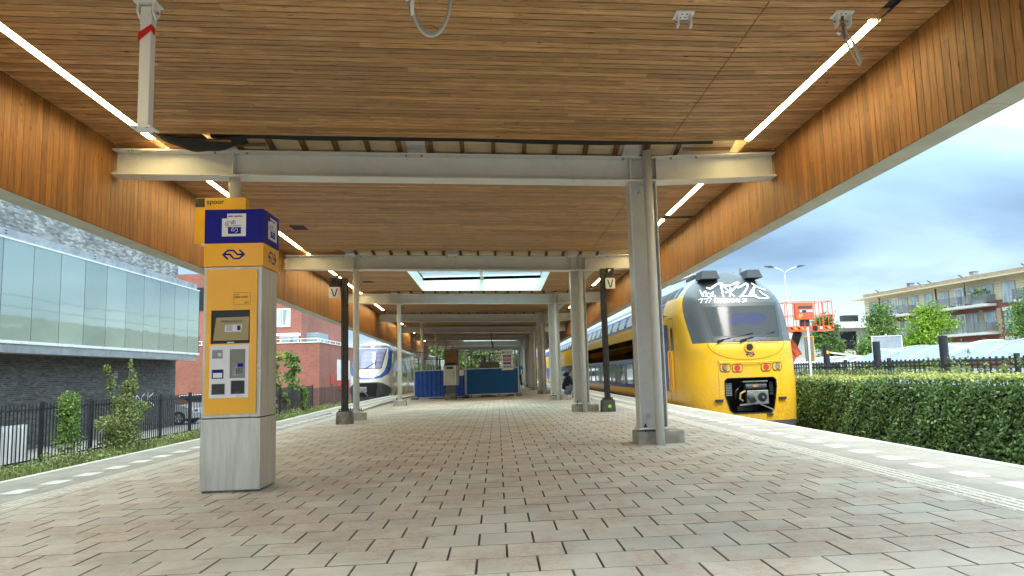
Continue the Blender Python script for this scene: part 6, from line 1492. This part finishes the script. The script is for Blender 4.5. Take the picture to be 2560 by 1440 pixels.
pr_ = empty('plant_room', (0, 0, 0), 'grey-blue corrugated box on the annex roof', 'roof box'); B('cladding', M('grey_blue_cladding', (0.22, 0.29, 0.33), .5), pr_, -16.0, -14.3, 60.5, 64, 3.8, 4.75)
for i in range(6): B('rib', M('grey_blue_rib', (0.27, 0.34, 0.38), .5) if i == 0 else bpy.data.materials['grey_blue_rib'], pr_, -16.0, -14.3, 60.47, 60.5, 3.85+.15*i, 3.91+.15*i)

# ---------------------------------------------------------------- hedge on the right
hd = empty('hedge', (0, 0, 0), 'long clipped green hedge with yellowish top along the right track', 'hedge')
rg = np.random.default_rng(21); YH0, YH1 = 6.5, 34.0
def htop(y): return .60-.011*(y-14)+.02*np.sin(y*1.3)+.012*np.sin(y*3.7)
n = 42000; y = YH0+(YH1-YH0)*rg.random(n)**1.35; z = -1.0+rg.random(n)*(htop(y)+1.0); x = 8.80+.045*np.sin(y*2.1+z*3)+.03*np.sin(y*6+z*5)+rg.normal(size=n)*.045
quads('face_leaves', leaf_quads(np.stack([x, y, z], 1), .038, rg, (-.9, -.25, .35)), LEAF_H, hd)
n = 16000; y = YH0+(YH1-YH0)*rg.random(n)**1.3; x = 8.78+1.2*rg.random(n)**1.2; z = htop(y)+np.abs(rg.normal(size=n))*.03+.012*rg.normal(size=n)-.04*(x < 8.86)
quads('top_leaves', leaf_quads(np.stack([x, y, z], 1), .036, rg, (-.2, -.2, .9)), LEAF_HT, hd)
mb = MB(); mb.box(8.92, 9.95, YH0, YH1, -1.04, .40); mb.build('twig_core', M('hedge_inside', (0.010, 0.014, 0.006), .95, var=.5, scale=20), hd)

# ---------------------------------------------------------------- right fence, weeds, bike shelter
picket_fence('iron_fence', 10.5, 14.0, [11.7, 14.2, 16.63, 19.1, 21.6, 24.1, 26.6, 29.1, 31.6, 34.1, 36.6], .205, -1.0, .99, 'black iron picket fence behind the clipped hedge', 300, (.80, -.4), pw=.035)
wd = []
r_ = random.Random(3)
for i in range(150): wd.append((10.2+r_.uniform(-.2, .25), r_.uniform(11.5, 33), .62+r_.uniform(-.1, .22)*r_.random(), .12, .2, .12, 1))
for i in range(26): wd.append((10.2, r_.uniform(11.5, 17), .8+r_.uniform(0, .3), .05, .10, .12, .25))
clump('bramble', wd, 5200, .032, LEAF_W, 'straggling bramble through the iron fence above the hedge', 'bramble', kind='stuff', seed=9)
sh = empty('bike_shelter', (0, 0, 0), 'curved translucent bicycle shelter roof behind the iron fence', 'shelter')
def arch(x0, x1, zb, rise, y0, y1, parent, step=2.2):
    n_ = 12; P_ = [(x0+(x1-x0)*i/n_, zb+rise*math.sin(math.pi*(i/n_)**.85)) for i in range(n_+1)]
    y = y0; k_ = 0
    while y < y1-.01:
        yb = min(y+step, y1)
        MB().add([(a, y+.01, b_) for a, b_ in P_]+[(a, yb-.01, b_) for a, b_ in P_]+[(a, y+.01, b_-.02) for a, b_ in P_]+[(a, yb-.01, b_-.02) for a, b_ in P_],
            [(i, i+1, i+n_+2, i+n_+1) for i in range(n_)]+[(2*n_+2+i, 2*n_+2+i+1, 3*n_+3+i+1, 3*n_+3+i) for i in range(n_)]).build('roof_sheet', POLYC, parent, smooth=True)
        MB().tube([(a, y, b_+.015) for a, b_ in P_], .025 if k_ % 3 else .055, 6).build('rib', METAL_G if k_ % 3 else STEEL_W, parent)
        y = yb; k_ += 1
    for a, b_ in (P_[0], P_[-1]): MB().tube([(a, y0, b_-.03), (a, y1, b_-.03)], .05, 8).build('eaves_rail', METAL_D, parent)
arch(15.8, 20.2, .93, .62, 12.0, 31.6, sh); 
for y in (14.5, 19, 23.5, 28): MB().tube([(18.2, y, -1.03), (18.2, y, 1.4)], .06, 8).build('strut', STEEL_W, sh)
B('white_panels', WHITE, sh, 15.86, 15.9, 12, 31, -.3, .62)
sh2 = empty('bike_shelter', (0, 0, 0), 'second, flatter shelter with white beams, left of the curved shelter', 'shelter')
arch(16.5, 21.5, .95, .30, 33.5, 44, sh2)
for y in (34, 37.5, 41): MB().bar((15.0, y, .98), (21.5, y+2.5, 1.25), .10, .08).build('white_beam', STEEL_W, sh2)
for x, y, hh, lab in ((15.35, 24.3, 1.74, 'tall thick black post nearest, in front of the lime green tree'), (15.35, 28.8, 1.74, 'middle thick black post before the curved shelter roof'), (15.35, 33.4, 1.73, 'farthest thick black post, with a small orange sticker')):
    bp = empty('black_post', (x, y, 0), lab, 'post', 'thick black posts of the bicycle shelter')
    MB().tube([(0, 0, -1.03), (0, 0, hh)], .145, 20).build('shaft', FENCE_B, bp); MB().tube([(0, 0, hh), (0, 0, hh+.02)], .15, 20).build('cap', METAL_D, bp)
    MB().bar((.12, 0, hh-.28), (2.0, .6, hh-.52), .07, .07).build('strut', STEEL_W, bp)
    if y > 33: B('sticker', YEL, bp, -.05, .05, -.152, -.147, hh-.35, hh-.20)

# ---------------------------------------------------------------- platform-side sign seen from behind
si = empty('timetable_board', (14.4*22/33, 22, 0), 'grey back of a yellow-edged timetable board on a pole', 'sign')
k = 22/33
MB().tube([(-.02, 0, -1), (-.02, 0, .97+(2.63-.97)*k)], .035, 10).build('pole', STEEL_W, si)
B('board_back', GREYBOX, si, -.12, .13, .04, .09, .97+(1.06-.97)*k, .97+(2.2-.97)*k)
for i in range(5): B('rib', METAL_G, si, -.11+.05*i, -.09+.05*i, .03, .039, 1.04, 1.77)
B('yellow_edge', YEL, si, .131, .155, .02, .10, 1.02, 1.80); B('yellow_edge', YEL, si, -.13, .13, .03, .10, 1.782, 1.80)

# ---------------------------------------------------------------- orange lift
cp_ = empty('boom_lift', (14.5, 33, 0), 'orange boom lift with raised railed basket behind the yellow train', 'boom lift')
def T(x0, y0, z0, x1, y1, z1, r=.022): return MB().tube([(x0, y0, z0), (x1, y1, z1)], r, 6)
bk_ = MB(); X0_, X1_, Ya, Yb = -1.05, 1.10, 0, .95
for z in (3.83, 3.19):
    for q in ((X0_, Ya, X1_, Ya), (X0_, Yb, X1_, Yb), (X0_, Ya, X0_, Yb), (X1_, Ya, X1_, Yb)): bk_.tube([(q[0], q[1], z), (q[2], q[3], z)], .02, 6)
for x in (X0_, -.78, -.25, .28, .62, .90, X1_):
    for y in (Ya, Yb): bk_.tube([(x, y, 2.65), (x, y, 3.83)], .018, 6)
bk_.build('basket_rails', ORANGE, cp_)
B('basket_floor', ORANGE, cp_, X0_-.02, X1_+.03, -.02, 1.0, 2.45, 2.68)
for i in range(4): MB().prism([(-.98+.17*i, 2.64), (-.88+.17*i, 2.64), (-.80+.17*i, 2.54), (-.90+.17*i, 2.54)], lambda a, b_, t: (a, t, b_), -.026, -.021).build('hazard_stripe', YEL if i % 2 else BLACK, cp_)
for i in range(3): MB().prism([(.66+.15*i, 2.64), (.76+.15*i, 2.64), (.84+.15*i, 2.54), (.74+.15*i, 2.54)], lambda a, b_, t: (a, t, b_), -.026, -.021).build('hazard_stripe', YEL if i % 2 else BLACK, cp_)
MB().tube([(.22, -.026, 2.57), (.22, -.021, 2.57)], .13, 20).build('oval_badge', BLACK, cp_).scale = (1, 1, 1)
B('white_sticker', WHITE, cp_, .45, .56, -.026, -.021, 2.54, 2.64)
ct = B('control_box', ORANGE, cp_, -.70, .14, -.10, .12, 2.98, 3.78, bevel=.02); B('control_recess', SLTG, ct, -.58, .10, -.112, -.101, 3.50, 3.62); B('control_panel', M('pale_blue_sticker', (0.45, 0.50, 0.60), .4), ct, -.50, .12, -.112, -.101, 3.32, 3.44)
B('sticker', YEL, ct, -.56, -.45, -.112, -.101, 3.05, 3.13); text('lettering', 'JLG', .13, (-.55, -.105, 3.16), WHITE, ct)
B('joystick', BLACK, ct, -.38, -.2, -.14, -.113, 3.34, 3.42); B('basket_pivot', METAL_D, cp_, -.38, -.02, 0, .3, 2.69, 2.98)
bm_ = MB().bar((-.35, .6, 2.45), (-.45, 1.2, 1.6), .28, .28).build('jib', METAL_D, cp_)
MB().bar((-.75, .9, 2.05), (-.30, 1.0, 1.35), .42, .35).build('boom', ORANGE, cp_, bevel=.03); MB().bar((-.45, 1.0, 1.45), (-1.0, 1.2, .3), .34, .30).build('boom', ORANGE, cp_, bevel=.03); MB().bar((-.55, .8, 1.95), (-.15, .9, 1.4), .06, .06).build('hydraulic_hose', BLACK, cp_)
B('chassis', ORANGE, cp_, -1.6, .9, .6, 2.2, -.6, .2, bevel=.05)
for x in (-1.2, .5): MB().tube([(x, .5, -.6), (x, .75, -.6)], .42, 18).build('wheel', RUBBER, cp_)

# ---------------------------------------------------------------- street lamp
la = empty('street_lamp', (24.7, 60, 0), 'tall street lamp with two curved arms against the cloudy sky', 'street lamp')
MB().tube([(0, 0, -1), (-.15, 0, 4), (-.25, 0, 8.5)], [.11, .08, .06], 10).build('mast', STEEL, la)
for s_ in (-1, 1):
    MB().tube([(-.25, 0, 8.45), (-.22+s_*.12, 0, 8.75), (-.2+s_*.5, 0, 8.98), (-.2+s_*1.05, 0, 9.15)], .045, 8).build('arm', STEEL, la, smooth=True)
    MB().prism([(s_*.95-.2, 9.12), (s_*1.25-.2, 9.10), (s_*1.75-.2, 9.22), (s_*1.75-.2, 9.25), (s_*1.2-.2, 9.26)], lambda a, b_, t: (a, t, b_), -.16, .16).build('lamp_head', SLTG, la)

# ---------------------------------------------------------------- trees
def tree(x, y, zt_, cw, ch, mat, lab, n=5200, ls=.20, seed=1, zg=-1.0, tr_=.16, cone=0.35, group='trees beyond the station'):
    n = int(n*1.7); ls = ls*.76; root = empty('tree', (x, y, zg), lab, 'tree', group); r_ = np.random.default_rng(seed); q = random.Random(seed)
    H_ = zt_-zg; P_ = []; m_ = MB(); zc_ = H_-ch
    m_.tube([(0, 0, 0), (.08, 0, zc_*.7), (0, .05, H_*.85)], [tr_, tr_*.75, tr_*.2], 8)
    K = 34
    for i in range(K):
        t = (i+.5)/K; z = zc_+ch*t; rad = cw/2*(math.sin(math.pi*min(1, (t*.86+.12)))**.6)*(1-cone*t)
        a = q.uniform(0, 6.283); d = rad*math.sqrt(q.uniform(.15, 1)); c = np.array([math.cos(a)*d, math.sin(a)*d, z+q.uniform(-.3, .3)])
        s_ = cw*.115*q.uniform(.7, 1.3); P_.append(c+r_.normal(size=(n//K, 3))*np.array([s_, s_, s_*.62]))
        if i % 2 == 0: m_.tube([(0, 0, z*.75), (c[0]*.55, c[1]*.55, z*.92), tuple(c)], [tr_*.28, tr_*.16, .012], 5)
    m_.build('trunk', TRUNK, root); quads('crown', leaf_quads(np.concatenate(P_), ls, r_), mat, root); return root
tree(30.4, 66, 5.2, 3.0, 4.8, LEAF_D, 'round green tree behind the orange boom lift', seed=31, ls=.17)
tree(38.9, 72, 6.1, 3.6, 6.0, LEAF_D, 'forked darker green tree left of the apartment block', seed=32, ls=.17)
tree(37.5, 61, 5.2, 4.2, 5.9, LEAF_Y, 'bright lime green tree in front of the apartment block', seed=33, ls=.16, cone=.2)
tree(46.6, 60, 6.6, 4.6, 7.0, LEAF_D, 'dark green tree at the right picture edge', seed=34, ls=.16)
tree(33.0, 62, 2.6, 4.4, 2.6, LEAF_D, 'low bushy tree behind the far black post', n=2600, seed=35, ls=.16)
for i, (x, y, zt_, w_, lab) in enumerate(((-9.5, 115, 8.5, 9, 'large far tree left behind the wooden crate'), (-3.2, 120, 8.0, 9, 'large far tree right of the wooden crate'), (-14, 130, 8, 9, 'far tree at the left end of the canopy view'), (4.8, 150, 4.5, 6, 'small far tree under the right canopy end'))):
    tree(x, y, zt_, w_, zt_*.9, LEAF_D if i != 1 else LEAF_W, lab, n=3400, ls=.34, seed=40+i, tr_=.3)
wh = empty('white_house', (0, 0, 0), 'white house glimpsed behind the far trees under the canopy', 'building'); B('wall', PALEG, wh, -13, -4, 128, 138, -1, 3.6); B('roof', ROOFG, wh, -13.4, -3.6, 127.5, 138.5, 3.6, 4.2)
for x in (-11, -8, -5.6): B('window', DKGLASS, wh, x, x+1.2, 127.9, 127.99, 1, 2.4)
fv = empty('white_van', (0, 0, 0), 'white boxy vehicle far beyond the platform end', 'vehicle'); B('body', WHITE, fv, -4.6, -1.2, 104, 106, -.9, 1.2, bevel=.1); B('window', DKGLASS, fv, -4.4, -1.4, 103.97, 104.0, .2, .9)
for i, (x, y) in enumerate(((-.4, 95), (2.9, 118))):
    m_ = empty('catenary_mast', (x, y, 0), ['dark overhead line mast with cross arms beyond the platform end', 'second, thinner overhead line mast farther off'][i], 'mast', 'overhead line masts')
    MB().box(-.14, .14, -.14, .14, -1, 7.2).build('post', METAL_D, m_)
    for z, l in ((5.1, 2.6), (4.6, 1.6)): MB().bar((-l, 0, z), (l, 0, z+.1), .10, .12).build('cross_arm', METAL_D, m_)

# ---------------------------------------------------------------- apartment block on the right
ap = bpy.data.objects.new('apartment_block', None); C.objects.link(ap); tag(ap, 'three-storey cream and red brick apartment block with balconies', 'building')
# facade line: origin at its far left corner, u runs towards the viewer's right
O_ = Vector((59.5-.13*91.4, 91.4, 0)); dU = Vector((.13, -1, 0)).normalized(); ang_ = math.atan2(dU.y, dU.x)
ap.location = O_; ap.rotation_euler = (0, 0, ang_)
LEN = 34; D_ = 12
# local: +x along facade (towards camera), -y is outwards?  facade faces -x world, i.e. local -y
SZ = 2.9
zf = [-2.3, .55, 3.45, 6.35]
def bx(n_, m_, x0, x1, y0, y1, z0, z1, par=ap): return B(n_, m_, par, x0, x1, y0, y1, z0, z1)
bx('wall_core', BR_DKRED, 0, LEN, .0, D_, -1.1, 6.7); bx('upper_wall', CREAM, 0, LEN, -.02, D_, 6.71, 8.9)
bx('roof_parapet', M('weathered_parapet', (0.34, 0.26, 0.18), .9, var=.2, dirt=(.2, .15, .1)), -.1, LEN, -.1, D_, 9.06, 9.55); bx('eaves', CREAM, -1.7, LEN, -1.0, D_+.5, 8.9, 9.05)
for i in range(9): bx('cladding_joint', M('cladding_shadow', (0.33, 0.26, 0.16), .8) if i == 0 else bpy.data.materials['cladding_shadow'], 0, LEN, -.035, -.021, 6.35+.28*i, 6.37+.28*i)
MG = M('grey_window_frame', (0.30, 0.31, 0.33), .5)
def awin(x0, x1, z0, z1, parent=ap, n_=2, fm=None, y=-.02):
    f = bx('window', fm or MG, x0, x1, y-.06, y, z0, z1, parent); w_ = (x1-x0-.08)/n_
    for i in range(n_): bx('pane', CURTAIN, x0+.07+i*w_, x0+.02+(i+1)*w_, y-.075, y-.061, z0+.08, z1-.08, f)
def adoor(x0, x1, z0, z1, parent=ap, y=-.03):
    f = bx('balcony_door', WHITE, x0, x1, y-.08, y, z0, z1, parent); bx('pane', CURTAIN, x0+.14, x1-.14, y-.095, y-.081, z0+.7, z1-.14, f)
units = [(1.2, [('w', 0.9, 2.3), ('d', 5.4, 6.4), ('w', 7.2, 8.3), ('w', 9.3, 10.6)], (4.2, 10.2)), (15.5, [('d', 0.9, 2.0), ('w', 2.9, 4.2), ('w', 5.0, 6.6)], (-1.6, 5.6))]
for fl_i, zb_ in enumerate((.65, 3.55, 6.4)):
    top_ = fl_i == 2; zt2 = zb_+2.0
    pan = [('w', .95, 2.35, .1), ('w', 3.3, 4.75, .75), ('d', 5.5, 6.6, 0), ('w', 7.3, 8.3, .0), ('w', 8.9, 10.1, .5), ('w', 11.1, 12.5, .4), ('w', 13.6, 15.0, .7), ('d', 15.9, 17.1, 0), ('w', 17.7, 18.8, .3), ('w', 19.6, 21.2, .4), ('w', 22.2, 23.9, -.1), ('w', 25.2, 26.6, .4), ('d', 27.6, 28.8, 0), ('w', 29.6, 31.2, .4)]
    if not top_:
        for a, b_ in ((2.7, 10.8), (13.2, 21.6), (25, 33)): bx('recess_panel', M('beige_infill', (0.36, 0.31, 0.24), .8) if fl_i == 0 and a < 3 else bpy.data.materials['beige_infill'], a, b_, -.03, -.001, zb_, zt2+.1)
        for a in (2.5, 8.6, 12.9, 19.0, 21.3): bx('brick_pier', BR_YEL, a, a+.5, -.05, -.0, zb_-.1, zt2+.3)
        bx('lintel_band', PALEG, 22.0, 24.5, -.03, -.001, zt2, zt2+.35)
    for t_, a, b_, dz in pan:
        if t_ == 'w': awin(a, b_, zb_+dz+.0, zt2)
        else: adoor(a, b_, zb_, zt2+.05)
    for (a, b_) in (((3.0, 9.6), (13.4, 21.4), (25.0, 32.5))):
        if fl_i == 0: continue
        bal = bx('balcony', PALEG, a, b_, -1.5, -.06, zb_-.28, zb_-.02)
        gl = MB()
        gl.box(a, b_, -1.5, -1.48, zb_+.08, zb_+.92); gl.box(a, a+.02, -1.48, -.1, zb_+.08, zb_+.92); gl.box(b_-.02, b_, -1.48, -.1, zb_+.08, zb_+.92); gl.build('balustrade_glass', glassy('smoked_balustrade', (0.30, 0.31, 0.31), (.85, .85, .85), .38, .3) if 'smoked_balustrade' not in bpy.data.materials else bpy.data.materials['smoked_balustrade'], bal)
        rr_ = MB(); rr_.box(a-.02, b_+.02, -1.53, -1.47, zb_+.95, zb_+1.0)
        k_ = a
        while k_ <= b_+.01: rr_.box(k_-.03, k_+.03, -1.53, -1.46, zb_, zb_+1.0); k_ += (b_-a)/5
        rr_.build('railing', METAL_G, bal)
    for a in (3.05, 13.0): bx('down_pipe', METAL_D, a, a+.1, -.16, -.06, zb_-.5, zb_+2.4)
r_ = np.random.default_rng(77)
bpnt = empty('balcony_plant', (0, 0, 0), 'dark potted plant on the upper balcony of the apartment block', 'plant'); bpnt.location = O_; bpnt.rotation_euler = (0, 0, ang_)
quads('foliage', leaf_quads(np.array([20.0, -.8, 7.25])+r_.normal(size=(420, 3))*np.array([.55, .3, .35]), .13, r_), LEAF_D, bpnt); B('pot', STEEL_W, bpnt, 19.4, 20.6, -1.1, -.6, 6.4, 6.8)
um = empty('balcony_parasol', O_, 'folded dark parasol on the upper balcony beside the potted plant', 'parasol', rz=ang_); MB().tube([(18.3, -.9, 6.4), (18.3, -.9, 8.9)], .03, 6).build('pole', METAL_D, um); MB().tube([(18.3, -.9, 7.2), (18.3, -.9, 8.8)], [.12, .03], 8).build('folded_cloth', METAL_D, um)
chd = empty('balcony_chair', O_, 'grey garden chair on the upper balcony by the white door', 'chair', rz=ang_); B('seat', METAL_D, chd, 16.9, 17.5, -1.1, -.6, 6.75, 6.8); B('backrest', METAL_D, chd, 17.45, 17.5, -1.1, -.6, 6.8, 7.35)
for x in (16.92, 17.44):
    for y in (-1.08, -.66): B('leg', METAL_D, chd, x, x+.04, y, y+.04, 6.38, 6.75)
for x in (2.0, 9.7, 11.4, 16.2, 24.5):
    so = empty('solar_panel', O_, {2.0: 'leftmost tilted roof panel, at the left end of the apartment roof', 9.7: 'tilted roof panel just right of the left roof vent', 11.4: 'tilted roof panel, third from the left on the apartment roof', 16.2: 'tilted roof panel beside the right roof vent', 24.5: 'rightmost tilted roof panel on the apartment roof'}[x], 'roof panel', 'tilted panels on the apartment roof', ang_)
    MB().prism([(0, 9.75), (.05, 9.85), (2.2, 9.62), (2.2, 9.56)], lambda a, b_, t: (x+a, t, b_), .5, 2.4).build('panel', WHITE, so); MB().bar((x-.15, .45, 9.95), (x+.35, .45, 9.65), .1, .08).build('edge', BLACK, so); B('support', METAL_D, so, x+1.8, x+1.9, .6, .7, 9.5, 9.6)
for x, lab in ((7.3, 'left grey roof vent on the apartment block'), (17.3, 'right grey roof vent on the apartment block')):
    vt = empty('roof_vent', O_, lab, 'roof vent', 'roof vents', ang_); MB().prism([(-.35, 9.5), (.35, 9.5), (.27, 10.1), (-.27, 10.1)], lambda a, b_, t: (x+a, t, b_), 1, 1.6).build('hood', ROOFG, vt); B('cap', METAL_D, vt, x-.3, x+.3, .95, 1.65, 10.101, 10.15)
# low modern house between the trees
lo = empty('flat_roof_house', (0, 0, 0), 'low pale house with flat grey roof between the trees', 'building')
B('wall', PALEG, lo, 41.0, 52.0, 90, 99, -1, 5.2); B('roof', STEEL, lo, 39.5, 53, 88.8, 100, 5.2, 6.0); B('chimney', METAL_D, lo, 44.9, 46.9, 92, 93, 6.0, 7.0)
B('window', DKGLASS, lo, 42.6, 45.4, 89.9, 89.99, 2.6, 4.8); B('window', DKGLASS, lo, 49.0, 50.5, 89.9, 89.99, 2.6, 4.8); B('curtain', M('mauve_curtain', (0.30, 0.24, 0.30), .8), lo, 42.2, 43.3, 89.85, 89.89, 2.6, 4.8); B('balcony_front', PALEG, lo, 42.0, 52, 88.6, 88.8, .2, 1.7)
sgb = empty('road_sign', (0, 0, 0), 'grey back of a square road sign before the apartment block', 'sign'); MB().tube([(28.5, 52, -1), (28.5, 52, 2.9)], .06, 8).build('pole', STEEL_W, sgb); B('panel', M('sign_back', (0.25, 0.29, 0.34), .6), sgb, 27.4, 29.6, 51.9, 51.95, 1.5, 2.75)
rr_ = MB()
for a, b_, c, d in ((27.35, 29.65, 2.75, 2.8), (27.35, 29.65, 1.45, 1.5), (27.35, 27.42, 1.5, 2.75), (29.58, 29.65, 1.5, 2.75)): rr_.box(a, b_, 51.87, 51.96, c, d)
rr_.build('rim', STEEL_W, sgb)
# distant town edge so that the horizon is not bare
fh = []
r_ = random.Random(12)
for i in range(46):
    x = -260+i*13+r_.uniform(-4, 4); 
    if -40 < x < 20: continue
    fh.append((x, 260+r_.uniform(-20, 30), 2.5+r_.uniform(-1, 3), 9, 4, 4.5, 1))
clump('distant_woods', fh, 22000, 1.1, LEAF_D, 'far line of trees on the horizon', 'trees', kind='stuff', seed=50)
